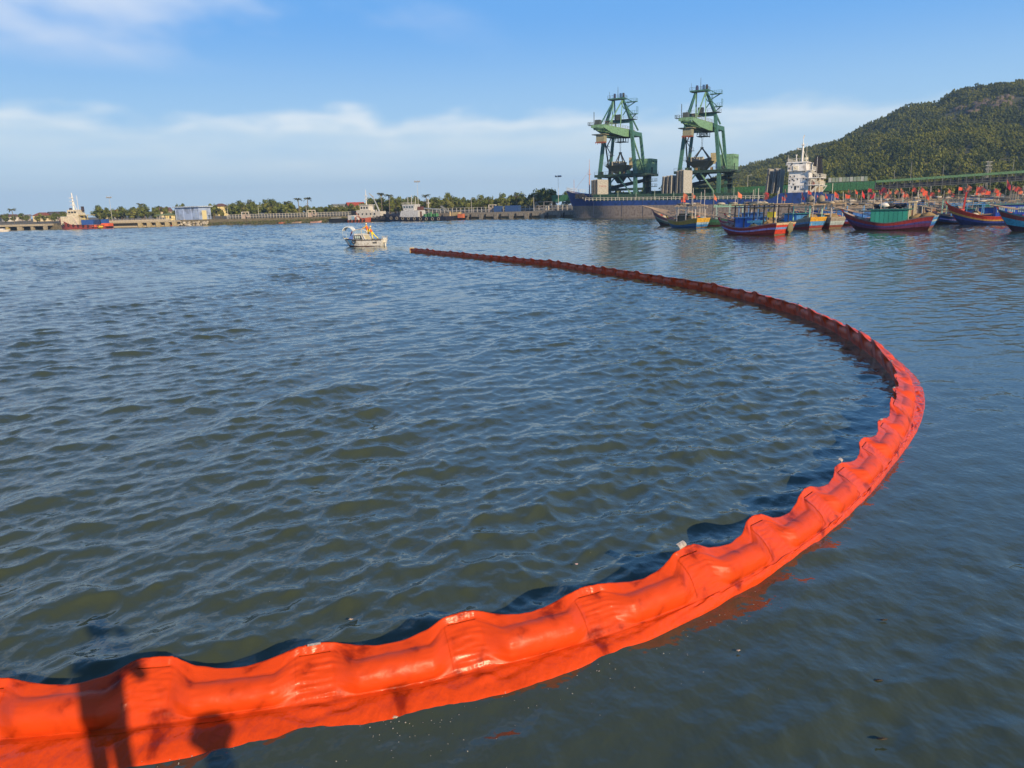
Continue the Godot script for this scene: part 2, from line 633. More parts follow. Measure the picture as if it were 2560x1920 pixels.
# silhouette of the hill as seen across the water: bearing, elevation of the back ridge; and of the spur before it
const RIDGE := [[4.0, 0.0], [8.0, 0.1], [11.0, 0.62], [12.9, 1.15], [14.1, 1.75], [16.0, 2.3], [17.7, 2.85], [20.7, 3.6], [22.5, 4.1], [23.6, 4.6], [25.0, 5.2], [26.2, 5.8], [26.7, 5.95], [28.2, 6.0], [28.9, 6.4], [30.0, 6.75], [31.1, 6.85], [32.5, 6.8], [36.0, 7.0], [42.0, 7.2], [50.0, 6.0], [60.0, 4.0]]
const SPUR := [[14.0, 0.0], [18.0, 1.5], [20.2, 2.5], [22.5, 3.85], [24.2, 4.1], [26.2, 4.4], [27.9, 4.65], [29.3, 4.6], [30.6, 4.4], [32.7, 4.05], [38.0, 3.8], [46.0, 3.0], [60.0, 1.5]]
func look(t: Array, a: float) -> float:
	if a <= t[0][0]: return t[0][1]
	for i in t.size() - 1:
		if a <= t[i + 1][0]: return lerpf(t[i][1], t[i + 1][1], (a - t[i][0]) / (t[i + 1][0] - t[i][0]))
	return t[-1][1]

func hill_h(a: float, r: float) -> float:
	var dr := 860.0
	var ds := 640.0
	var foot := 455.0
	var top := 4.4 + dr * tan(deg_to_rad(look(RIDGE, a))) - 6.0
	var h := 4.0
	if r > foot:
		if r < dr:
			h = lerpf(4.0, top, pow((r - foot) / (dr - foot), 1.25))
		else:
			h = lerpf(top, 4.0, sm(dr, 1500.0, r))
		var st := 4.4 + ds * tan(deg_to_rad(look(SPUR, a))) - 6.0
		if st > 4.0:
			var s := 4.0 + (st - 4.0) * (pow(clampf((r - foot) / (ds - foot), 0.0, 1.0), 0.8) if r < ds else 1.0 - 0.30 * sm(ds, 760.0, r))
			if r > 760.0: s = 0.0
			h = maxf(h, s) if r < 700.0 else maxf(h, lerpf(s, h, sm(700.0, 760.0, r)))
		h += 2.5 * noise.get_noise_2d(a * 0.35, r * 0.012) * sm(foot, foot + 60.0, r) * sm(0.0, 30.0, h)
	return h

func hill_at(a: float, r: float) -> Vector3:
	return Vector3(r * sin(deg_to_rad(a)), hill_h(a, r), -r * cos(deg_to_rad(a)))

func leaf_crown(sd: int, clumps: int, leaves: int, size: Vector3, leaf: float, dark: Color, light: Color) -> ArrayMesh:
	var r := RandomNumberGenerator.new()
	r.seed = sd
	var pos := PackedVector3Array()
	var nor := PackedVector3Array()
	var col := PackedColorArray()
	var ix := PackedInt32Array()
	for i in clumps:
		var d := Vector3(r.randfn(), r.randfn(), r.randfn()).normalized() * pow(r.randf(), 0.45)
		var c := Vector3(d.x * size.x, size.y + d.y * size.y, d.z * size.z) * 0.8
		var cr := minf(size.x, size.y) * r.randf_range(0.28, 0.46)
		var tone := dark.lerp(light, r.randf())
		for j in leaves:
			var o := Vector3(r.randfn(), r.randfn() * 0.8, r.randfn()).normalized() * pow(r.randf(), 0.35)
			var p := c + o * cr
			var n := (o + Vector3(r.randfn(), r.randfn(), r.randfn()) * 0.45 + d * 0.4).normalized()
			var u := n.cross(Vector3(r.randfn(), r.randfn(), r.randfn())).normalized() * leaf * r.randf_range(0.6, 1.3)
			var v := n.cross(u).normalized() * leaf * r.randf_range(0.35, 0.8)
			var at := pos.size()
			pos.append_array([p - u, p - v, p + u, p + v])
			var t2 := tone * r.randf_range(0.8, 1.2)
			t2.a = 1.0
			for k in 4:
				nor.append(n)
				col.append(t2)
			ix.append_array([at, at + 2, at + 1, at, at + 3, at + 2])
	return mesh_of(pos, nor, ix, PackedVector2Array(), col)

var leaf_mat: StandardMaterial3D
func leaves_material() -> StandardMaterial3D:
	if leaf_mat == null:
		leaf_mat = StandardMaterial3D.new()
		leaf_mat.vertex_color_use_as_albedo = true
		leaf_mat.roughness = 0.75
		leaf_mat.metallic_specular = 0.25
		leaf_mat.backlight_enabled = true
		leaf_mat.backlight = Color(0.35, 0.35, 0.2)
	return leaf_mat

func build_hill() -> void:
	var pos := PackedVector3Array()
	var nor := PackedVector3Array()
	var ix := PackedInt32Array()
	var na := 120
	var nr := 70
	for i in nr:
		for j in na:
			var a := lerpf(4.0, 60.0, float(j) / (na - 1))
			var r := lerpf(445.0, 1500.0, pow(float(i) / (nr - 1), 1.4))
			pos.append(hill_at(a, r))
			nor.append((hill_at(a + 0.3, r) - hill_at(a - 0.3, r)).cross(hill_at(a, r + 4) - hill_at(a, r - 4)).normalized() * -1.0)
	for i in nr - 1:
		for j in na - 1:
			var b := i * na + j
			ix.append_array([b, b + na, b + 1, b + 1, b + na, b + na + 1])
	for k in nor.size():
		if nor[k].y < 0: nor[k] = -nor[k]
	struct("hill", mesh_of(pos, nor, ix), mat(0.075, 0.08, 0.035, 0.95, 40.0))
	# the forest that covers it
	for kind in 2:
		var mm := MultiMesh.new()
		mm.transform_format = MultiMesh.TRANSFORM_3D
		mm.use_colors = true
		mm.mesh = leaf_crown(40 + kind, 8, 24, Vector3(2.2, 2.6, 2.2) if kind == 0 else Vector3(1.7, 3.4, 1.7), 0.46, Color(0.068, 0.092, 0.026), Color(0.145, 0.165, 0.045))
		var xs := []
		var tries := 0
		while xs.size() < 15000 and tries < 90000:
			tries += 1
			var a := rng.randf_range(5.0, 50.0)
			if a > 38.0 and rng.randf() < 0.7: continue
			var r := sqrt(rng.randf_range(456.0 * 456.0, 900.0 * 900.0))
			var h := hill_h(a, r)
			if h < 4.3: continue
			# bare rock and soil stay open
			if a > 28.6 and a < 32.6 and r > 745.0 and r < 800.0 and rng.randf() < 0.72: continue
			if noise.get_noise_2d(a * 0.5 + 90.0, r * 0.02) > 0.48 and rng.randf() < 0.8: continue
			var s := rng.randf_range(0.6, 1.05)
			if r > 850.0: s *= 0.9
			xs.append([Transform3D(Basis(Vector3.UP, rng.randf() * TAU).scaled(Vector3(s, s * rng.randf_range(0.85, 1.25), s)), hill_at(a, r) - Vector3(0, 0.8, 0)), clampf(0.5 + 0.9 * noise.get_noise_2d(a * 0.55 + 7.0, r * 0.022) + rng.randf_range(-0.25, 0.25), 0.0, 1.0)])
		mm.instance_count = xs.size()
		for i in xs.size():
			mm.set_instance_transform(i, xs[i][0])
			var f: float = xs[i][1]
			mm.set_instance_color(i, Color(0.7 + 1.0 * f, 0.75 + 0.75 * f, 0.75 + 0.35 * f))
		var o := MultiMeshInstance3D.new()
		o.multimesh = mm
		o.material_override = leaves_material()
		o.name = numbered("forest")
		add_child(o)
		tag(o, "dense green woodland covering the hill on the right" if kind == 0 else "slender pale green trees scattered through the hill woodland", "forest", "", "stuff")
	# the pale rock face near the top
	var rock := thing("rock_outcrop", "pale bare rock face in the woods near the hill top", "rock face")
	for i in 12:
		var a := rng.randf_range(29.2, 32.0)
		var p := hill_at(a, rng.randf_range(752.0, 795.0))
		var mb := MB.new()
		mb.blob(p + Vector3(0, -0.8, 0), Vector3(rng.randf_range(4, 9), rng.randf_range(2, 4.5), 4), 0.25, 8, 6, i * 3)
		part("boulder", mb, mat(0.125, 0.10, 0.08, 0.95, 8.0), rock)

# ---------------------------------------------------------------- the two grab unloaders
func railing(mb: MB, a: Vector3, b: Vector3, h := 1.1, step := 2.0) -> void:
	var n := maxi(1, int(roundf(a.distance_to(b) / step)))
	for i in n + 1:
		var p := a.lerp(b, float(i) / n)
		mb.beam(p, p + Vector3(0, h, 0), 0.07)
	mb.beam(a + Vector3(0, h, 0), b + Vector3(0, h, 0), 0.07)
	mb.beam(a + Vector3(0, h * 0.5, 0), b + Vector3(0, h * 0.5, 0), 0.05)

func crane(at: Vector3, label: String, open: bool) -> void:
	var t := thing("unloader_crane", label, "crane", at, QTURN, "green cranes on the quay")
	t.scale = Vector3(0.97, 0.915, 0.97)
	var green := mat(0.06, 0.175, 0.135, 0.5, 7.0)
	var pale := mat(0.2, 0.38, 0.22, 0.5, 7.0)  # sunlit tone of the same green paint, light put into the colour
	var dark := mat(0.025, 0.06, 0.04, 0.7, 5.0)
	var steel := mat(0.06, 0.075, 0.07, 0.6)
	var mb: MB
	for s in [-1.0, 1.0]:
		for f in [[5.0, 1.0], [-5.0, 0.85]]:
			mb = MB.new()
			mb.beam(Vector3(7.3 * s, 2.7, f[0]), Vector3(7.3 * s, 16.4, f[0]), 1.25 * f[1])
			mb.beam(Vector3(7.3 * s, 16.2, f[0]), Vector3(5.5 * s, 33.0, f[0] * 0.9), 1.2 * f[1], -1.0, 1.1 * f[1])
			mb.box(Vector3(7.3 * s, 3.1, f[0]), Vector3(1.6, 0.8, 3.2))
			part("leg", mb, green, t)
		mb = MB.new()
		mb.beam(Vector3(5.5 * s, 32.8, 4.5), Vector3(4.9 * s, 37.3, 3.8), 1.1, -1.0, 1.0)
		mb.beam(Vector3(4.9 * s, 37.2, 3.8), Vector3(1.9 * s - 0.9, 45.6, 2.2), 0.95, -1.0, 0.7)
		part("mast_leg", mb, green, t)
		mb = MB.new()
		mb.beam(Vector3(1.7 * s - 0.9, 45.6, 1.8), Vector3(4.6 * s, 34.0, -4.6), 0.45)
		part("back_stay", mb, green, t)
		mb = MB.new()
		mb.beam(Vector3(1.8 * s - 0.9, 45.4, 2.4), Vector3(2.2 + 1.7 * s, 33.9, 23.0), 0.38)
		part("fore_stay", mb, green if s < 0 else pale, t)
		mb = MB.new()
		mb.beam(Vector3(1.8 * s - 0.9, 45.4, 2.4), Vector3(2.2 + 1.7 * s, 33.8, 12.0), 0.3)
		part("fore_stay", mb, pale, t)
		mb = MB.new()
		mb.beam(Vector3(5.6 * s, 32.2, 4.6), Vector3(5.6 * s, 32.2, -4.6), 1.0, 1.6)
		part("side_beam", mb, green, t)
		mb = MB.new()
		mb.beam(Vector3(7.2 * s, 17.0, -5.0), Vector3(5.6 * s, 31.5, 4.3), 0.45)
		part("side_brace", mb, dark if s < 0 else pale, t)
	mb = MB.new()
	mb.beam(Vector3(-5.4, 32.2, -4.6), Vector3(5.4, 32.2, -4.6), 0.9, 1.6)
	part("cross_beam", mb, green, t)
	mb = MB.new()
	mb.beam(Vector3(-4.9, 36.9, 3.8), Vector3(4.9, 36.9, 3.8), 0.8, 1.1)
	part("cross_beam", mb, green, t)
	mb = MB.new()
	mb.box(Vector3(0.6, 37.6, 3.2), Vector3(11.5, 0.15, 4.2))
	railing(mb, Vector3(-5.1, 37.7, 5.3), Vector3(6.3, 37.7, 5.3))
	railing(mb, Vector3(6.3, 37.7, 5.3), Vector3(6.3, 37.7, 1.1))
	part("upper_walkway", mb, steel, t)
	# the girder that reaches out over the ship
	mb = MB.new()
	for s in [-1.0, 1.0]:
		mb.prism([Vector3(2.2 + 1.9 * s - 0.3, 31.2, -3), Vector3(2.2 + 1.9 * s - 0.3, 33.6, -3), Vector3(2.2 + 1.9 * s - 0.3, 33.9, 28.0), Vector3(2.2 + 1.9 * s - 0.3, 32.7, 28.0), Vector3(2.2 + 1.9 * s - 0.3, 31.3, 21), Vector3(2.2 + 1.9 * s - 0.3, 30.8, 9)], Vector3(0.6, 0, 0))
	mb.box(Vector3(1.6, 33.4, 27.6), Vector3(4.4, 1.0, 1.0))
	for i in 9:
		mb.box(Vector3(1.6, 32.4, -2 + i * 3.6), Vector3(3.4, 0.5, 0.4))
	part("girder", mb, pale, t)
	mb = MB.new()
	mb.box(Vector3(1.6, 31.1, 9.5), Vector3(3.2, 0.25, 24))
	part("girder_floor", mb, dark, t)  # underside's shade is put into this darker green
	mb = MB.new()
	railing(mb, Vector3(4.0, 33.9, -2), Vector3(4.0, 33.9, 28), 1.1, 1.8)
	railing(mb, Vector3(-0.8, 33.9, -2), Vector3(-0.8, 33.9, 28), 1.1, 1.8)
	mb.box(Vector3(4.0, 33.8, 13), Vector3(0.8, 0.1, 30))
	mb.box(Vector3(-0.8, 33.8, 13), Vector3(0.8, 0.1, 30))
	part("girder_walkway", mb, mat(0.22, 0.2, 0.13, 0.7), t)
	mb = MB.new()
	mb.box(Vector3(1.4, 34.8, 26.4), Vector3(1.8, 1.8, 1.8))
	mb.tube(Vector3(0.0, 33.8, 26.8), Vector3(0.0, 38.6, 26.8), 0.12)
	mb.box(Vector3(-1.0, 33.8, 27.2), Vector3(1.6, 0.1, 2.0))
	railing(mb, Vector3(-1.8, 33.8, 28.2), Vector3(-0.3, 33.8, 28.2), 1.1, 0.7)
	railing(mb, Vector3(-1.8, 33.8, 28.2), Vector3(-1.8, 33.8, 26.2), 1.1, 0.7)
	part("tip_gear", mb, steel, t)
	mb = MB.new()
	mb.box(Vector3(1.4, 29.3, 23.5), Vector3(3.0, 2.4, 2.6))
	mb.box(Vector3(1.0, 30.7, 23.5), Vector3(5.0, 0.25, 4.0))
	part("operator_cab", mb, mat(0.3, 0.3, 0.2, 0.6, 3.0), t)
	mb = MB.new()
	mb.box(Vector3(1.2, 27.9, 23.5), Vector3(3.2, 0.3, 2.8))
	for i in 5: mb.beam(Vector3(-0.2 + i * 0.7, 28.0, 24.9), Vector3(-0.2 + i * 0.7, 27.3 - 0.2 * (i % 2), 24.9), 0.14)
	part("cab_floor", mb, mat(0.32, 0.1, 0.05, 0.7), t)
	mb = MB.new()
	for i in 12: mb.beam(Vector3(-1.6 + (i % 4) * 1.05, 31.3, -2.0 + (i / 4) * 2.4), Vector3(-1.6 + (i % 4) * 1.05, 29.2 + 0.4 * ((i * 7) % 3), -2.0 + (i / 4) * 2.4), 0.2)
	mb.box(Vector3(0, 29.4, 1.0), Vector3(3.6, 0.25, 4.2))
	railing(mb, Vector3(-1.8, 29.4, 3.1), Vector3(1.8, 29.4, 3.1), 1.1, 0.9)
	part("trolley", mb, dark, t)
	# ropes and the grab
	mb = MB.new()
	for s in [-0.25, 0.25]: mb.tube(Vector3(s, 29.4, 2), Vector3(s * 0.5, 25.4, 2), 0.06, 0.06, 4)
	part("hoist_rope", mb, steel, t)
	mb = MB.new()
	mb.box(Vector3(0, 25.0, 2), Vector3(0.9, 0.9, 0.9))
	var w := 2.7 if open else 1.5
	for s in [-1.0, 1.0]:
		for z in [0.9, 3.1]: mb.beam(Vector3(0.2 * s, 25.0, 2), Vector3(w * s, 21.4, z), 0.32)
		mb.prism([Vector3(w * s + 0.6 * s, 21.5, 0.6), Vector3(0.1 * s, 21.0 if not open else 20.6, 0.6), Vector3(0.1 * s + (1.3 * s if open else 0.0), 18.9, 0.6), Vector3(w * s * 0.8, 19.0, 0.6), Vector3(w * s + 0.5 * s, 20.0, 0.6)], Vector3(0, 0, 2.8))
	part("grab", mb, mat(0.02, 0.03, 0.035, 0.6), t)
	# machine deck
	mb = MB.new()
	mb.box(Vector3(1.2, 16.3, -1.5), Vector3(20.5, 1.0, 15))
	part("machine_deck", mb, dark, t)
	mb = MB.new()
	railing(mb, Vector3(-9, 16.8, 6), Vector3(11.4, 16.8, 6), 1.1, 1.6)
	railing(mb, Vector3(11.4, 16.8, 6), Vector3(11.4, 16.8, -9), 1.1, 1.6)
	mb.box(Vector3(11.8, 16.2, 2.0), Vector3(3.0, 0.2, 5.0))
	part("deck_railing", mb, steel, t)
	mb = MB.new()
	mb.hexa([Vector3(-1.6, 17, 0.4), Vector3(1.6, 17, 0.4), Vector3(1.6, 17, 3.6), Vector3(-1.6, 17, 3.6), Vector3(-5.0, 20.2, -2.8), Vector3(4.0, 20.2, -2.8), Vector3(4.0, 20.2, 5.4), Vector3(-5.0, 20.2, 5.4)])
	part("hopper", mb, mat(0.03, 0.045, 0.04, 0.7, 3.0), t)
	mb = MB.new()
	mb.box(Vector3(6.6, 19.8, -8.5), Vector3(6.4, 6.0, 7.6))
	part("machine_house", mb, pale, t)
	mb = MB.new()
	for k in 4: mb.box(Vector3(9.83, 21.6, -11.2 + k * 1.8), Vector3(0.06, 0.7, 0.7))
	mb.box(Vector3(9.84, 18.2, -6.2), Vector3(0.06, 2.4, 1.3))
	part("house_vent", mb, dark, t)
	mb = MB.new()
	mb.box(Vector3(-3.4, 20.9, -4.2), Vector3(4.4, 2.7, 2.2))
	part("white_cabin", mb, mat(0.6, 0.58, 0.48, 0.6, 3.0), t)
	mb = MB.new()
	for k in 4: mb.box(Vector3(-4.9 + k * 1.05, 21.0, -3.07), Vector3(0.35, 2.1, 0.06))
	part("cabin_window", mb, mat(0.03, 0.03, 0.03, 0.3), t)
	mb = MB.new()
	mb.box(Vector3(3.4, 21.3, -1.6), Vector3(1.9, 4.0, 1.6))
	part("cabinet", mb, mat(0.55, 0.48, 0.28, 0.6, 3.0), t)
	mb = MB.new()
	mb.box(Vector3(5.9, 18.5, 2.5), Vector3(1.0, 2.6, 1.0))
	part("blue_tank", mb, mat(0.02, 0.08, 0.3, 0.5), t)
	for k in 9:
		mb = MB.new()
		var p := Vector3(rng.randf_range(-8, 9), 17.3, rng.randf_range(3.0, 5.4))
		mb.box(p, Vector3(rng.randf_range(0.4, 1.6), rng.randf_range(0.8, 1.7), 0.9))
		part("deck_box", mb, [dark, steel, pale, mat(0.35, 0.22, 0.08, 0.7)][k % 4], t)
	# lower portal
	mb = MB.new()
	mb.box(Vector3(7.8, 9.4, -6.5), Vector3(2.6, 13.4, 2.4))
	part("stair_tower", mb, dark, t)
	for y in [8.2, 11.6, 13.8]:
		mb = MB.new()
		mb.box(Vector3(9.9, y, -5.0), Vector3(4.0, 0.18, 3.0))
		railing(mb, Vector3(8.2, y, -3.5), Vector3(11.9, y, -3.5), 1.1, 0.9)
		railing(mb, Vector3(11.9, y, -3.5), Vector3(11.9, y, -6.4), 1.1, 0.9)
		part("landing", mb, steel, t)
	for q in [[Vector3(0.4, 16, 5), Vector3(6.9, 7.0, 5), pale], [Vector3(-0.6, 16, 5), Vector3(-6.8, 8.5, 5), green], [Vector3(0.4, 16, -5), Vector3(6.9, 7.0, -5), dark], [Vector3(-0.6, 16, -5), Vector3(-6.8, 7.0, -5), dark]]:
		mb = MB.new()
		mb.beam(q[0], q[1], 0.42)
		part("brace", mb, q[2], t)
	mb = MB.new()
	mb.hexa([Vector3(-0.8, 13.2, 1.4), Vector3(0.8, 13.2, 1.4), Vector3(0.8, 13.2, 3.0), Vector3(-0.8, 13.2, 3.0), Vector3(-2.2, 15.9, 0.2), Vector3(2.2, 15.9, 0.2), Vector3(2.2, 15.9, 4.2), Vector3(-2.2, 15.9, 4.2)])
	part("chute", mb, dark, t)
	for y in [10.8, 6.5]:
		mb = MB.new()
		mb.beam(Vector3(-7.0, y, 0.5 if y > 8 else -5.0), Vector3(9.0, y, 0.5 if y > 8 else -5.0), 0.8, 1.0)
		part("tie_beam", mb, dark, t)
	mb = MB.new()
	mb.beam(Vector3(-4.5, 11.6, 0), Vector3(8.0, 14.2, -3), 1.8, 1.3)
	part("conveyor", mb, mat(0.02, 0.03, 0.03, 0.7), t)
	# stairs inside the left legs
	for k in 4:
		mb = MB.new()
		var y := 17.2 + k * 3.6
		var x0 := -6.2 if k % 2 else -4.2
		mb.beam(Vector3(x0, y, 0.5), Vector3(-10.4 - x0, y + 3.6, 0.5), 0.7, 0.15)
		mb.box(Vector3(-10.4 - x0, y + 3.6, 0.5), Vector3(1.8, 0.12, 1.6))
		railing(mb, Vector3(-11.3 - x0, y + 3.6, 1.3), Vector3(-9.5 - x0, y + 3.6, 1.3), 1.1, 0.8)
		part("stair_flight", mb, steel, t)
	# apex
	mb = MB.new()
	mb.box(Vector3(-1.4, 45.9, 1.8), Vector3(6.4, 0.5, 3.6))
	part("apex_platform", mb, green, t)
	mb = MB.new()
	railing(mb, Vector3(-4.6, 46.1, 3.6), Vector3(1.8, 46.1, 3.6), 1.1, 1.0)
	railing(mb, Vector3(1.8, 46.1, 3.6), Vector3(1.8, 46.1, 0), 1.1, 1.0)
	mb.tube(Vector3(-1.1, 46, 2), Vector3(-1.1, 50.6, 2), 0.12, 0.06)
	mb.tube(Vector3(-4.5, 46, 2), Vector3(-4.5, 49.0, 2), 0.07, 0.04)
	part("apex_railing", mb, steel, t)
	for q in [[-1.5, 0.02, 0.03, 0.1], [0.9, 0.02, 0.09, 0.25], [2.0, 0.03, 0.03, 0.03]]:
		mb = MB.new()
		mb.tube(Vector3(q[0] - 0.9, 46.1, 2), Vector3(q[0] - 0.9, 48.0, 2), 0.5, 0.42, 8)
		part("sheave_drive", mb, mat(q[1], q[2], q[3], 0.5), t)
	for q in [[44.2, 2.3, 6.4], [39.6, 4.2, 6.6], [41.8, 1.6, 3.0]]:
		mb = MB.new()
		mb.box(Vector3((q[1] + q[2]) * 0.5 + 0.4, q[0], 3.0), Vector3(q[2] - q[1], 0.25, 1.8))
		railing(mb, Vector3(q[1] + 0.6, q[0], 3.9), Vector3(q[2] + 0.4, q[0], 3.9), 1.2, 0.8)
		railing(mb, Vector3(q[2] + 0.4, q[0], 3.9), Vector3(q[2] + 0.4, q[0], 2.1), 1.2 if q[0] > 42 else 2.6, 0.8)
		mb.beam(Vector3(q[2], q[0], 3), Vector3(q[1] - 0.3, q[0] - 2.4, 3), 0.3)
		mb.beam(Vector3(q[2] - 1.2, q[0], 3), Vector3(q[1] - 0.9, q[0] + 2.2, 3), 0.26)
		part("service_platform", mb, green, t)
	mb = MB.new()
	mb.box(Vector3(-1.0, 38.8, 1.4), Vector3(1.8, 2.4, 1.6))
	part("winch_box", mb, mat(0.07, 0.08, 0.075, 0.6, 3.0), t)

func build_cranes() -> void:
	crane(q_at(21.2, 0, -10), "green steel unloader crane left of the other, its closed grab over the hopper", false)
	crane(q_at(51.8, 0, -10), "green steel unloader crane nearest the hill, its open grab hanging", true)
	# covered conveyor along the quay, then its open truss
	var t := thing("conveyor_gallery", "long green sheeted conveyor gallery running along the quay behind the ship", "conveyor", q_at(0, 0, -24), QTURN)
	var sheet := mat(0.05, 0.19, 0.08, 0.6, 5.0)
	for i in 61:
		var x := -14.9 + i * 2.0
		var y := 6.2 + i * 0.018
		var mb := MB.new()
		mb.box(Vector3(x + 1.0, y + 1.3, 0), Vector3(1.93, 2.6, 2.6))
		for k in 4: mb.box(Vector3(x + 0.25 + k * 0.5, y + 1.3, 1.31), Vector3(0.12, 2.6, 0.06))
		part("sheet_panel", mb, sheet, t)
	for i in 11:
		var x := -10.0 + i * 11.6
		var mb := MB.new()
		mb.beam(Vector3(x - 1.4, 2.6, 0.8), Vector3(x, 6.3, 0.8), 0.4)
		mb.beam(Vector3(x + 1.4, 2.6, 0.8), Vector3(x, 6.3, 0.8), 0.4)
		mb.box(Vector3(x + 5.8, 5.7, 0), Vector3(11.3, 0.7, 2.0))
		part("trestle", mb, mat(0.02, 0.05, 0.035, 0.7), t)
	t = thing("conveyor_truss", "open steel conveyor bridge with green roof rising towards the right edge", "conveyor", q_at(107, 0, -24), QTURN)
	var grey := mat(0.09, 0.1, 0.1, 0.6)
	for i in 42:
		var x := i * 2.2
		var y := 7.2 + i * 0.075
		var mb := MB.new()
		mb.box(Vector3(x + 1.1, y + 2.55, 0), Vector3(2.16, 0.75, 3.0), Basis(Vector3(0, 0, 1), 0.034))
		part("roof_sheet", mb, mat(0.13, 0.27, 0.13, 0.6, 4.0), t)
		for z in [1.3, -1.3]:
			mb = MB.new()
			mb.beam(Vector3(x, y, z), Vector3(x, y + 2.4, z), 0.2)
			part("upright", mb, grey, t)
	var mb := MB.new()
	for z in [1.3, -1.3]:
		for y in [0.0, 0.55, 2.35]: mb.beam(Vector3(0, 7.2 + y, z), Vector3(92.4, 10.3 + y, z), 0.22 if y != 0.55 else 0.14)
	part("chord", mb, grey, t)
	mb = MB.new()
	mb.beam(Vector3(0, 7.9, 0), Vector3(92.4, 11.0, 0), 1.6, 1.3)
	part("dark_belt_backing", mb, mat(0.02, 0.022, 0.03, 0.7), t)  # belt made tall and near-black, a backing added to darken the lattice
	for i in 5:
		mb = MB.new()
		var x := 6.0 + i * 20.0
		mb.beam(Vector3(x - 2.2, 2.6, 1.0), Vector3(x, 7.6 + i * 0.68, 1.0), 0.5)
		mb.beam(Vector3(x + 2.2, 2.6, 1.0), Vector3(x, 7.6 + i * 0.68, 1.0), 0.5)
		part("trestle", mb, mat(0.03, 0.05, 0.05, 0.7), t)
	# sheet-walled upper works on the gallery's right part
	t = thing("panel_parapet", "row of pale panels standing on the green gallery right of the white tower", "parapet", q_at(92, 0, -27), QTURN)
	for i in 11:
		mb = MB.new()
		mb.box(Vector3(i * 1.15, 10.9, 0), Vector3(0.95, 1.5, 0.2))
		part("panel", mb, mat(0.24, 0.3, 0.24, 0.7) if i % 3 else mat(0.4, 0.42, 0.4, 0.7), t)
	mb = MB.new()
	mb.box(Vector3(5.8, 9.9, 0), Vector3(13, 0.5, 1.2))
	part("base_beam", mb, mat(0.06, 0.1, 0.07, 0.7), t)

# ---------------------------------------------------------------- the cargo ship
func hull_half(x: float, L: float, B: float) -> float:      # half breadth at x from the stem
	var f := x / L
	return B * 0.5 * minf(1.0, pow(clampf(f / 0.16, 0.0, 1.0), 0.55)) * (1.0 if f < 0.9 else lerpf(1.0, 0.86, (f - 0.9) / 0.1))

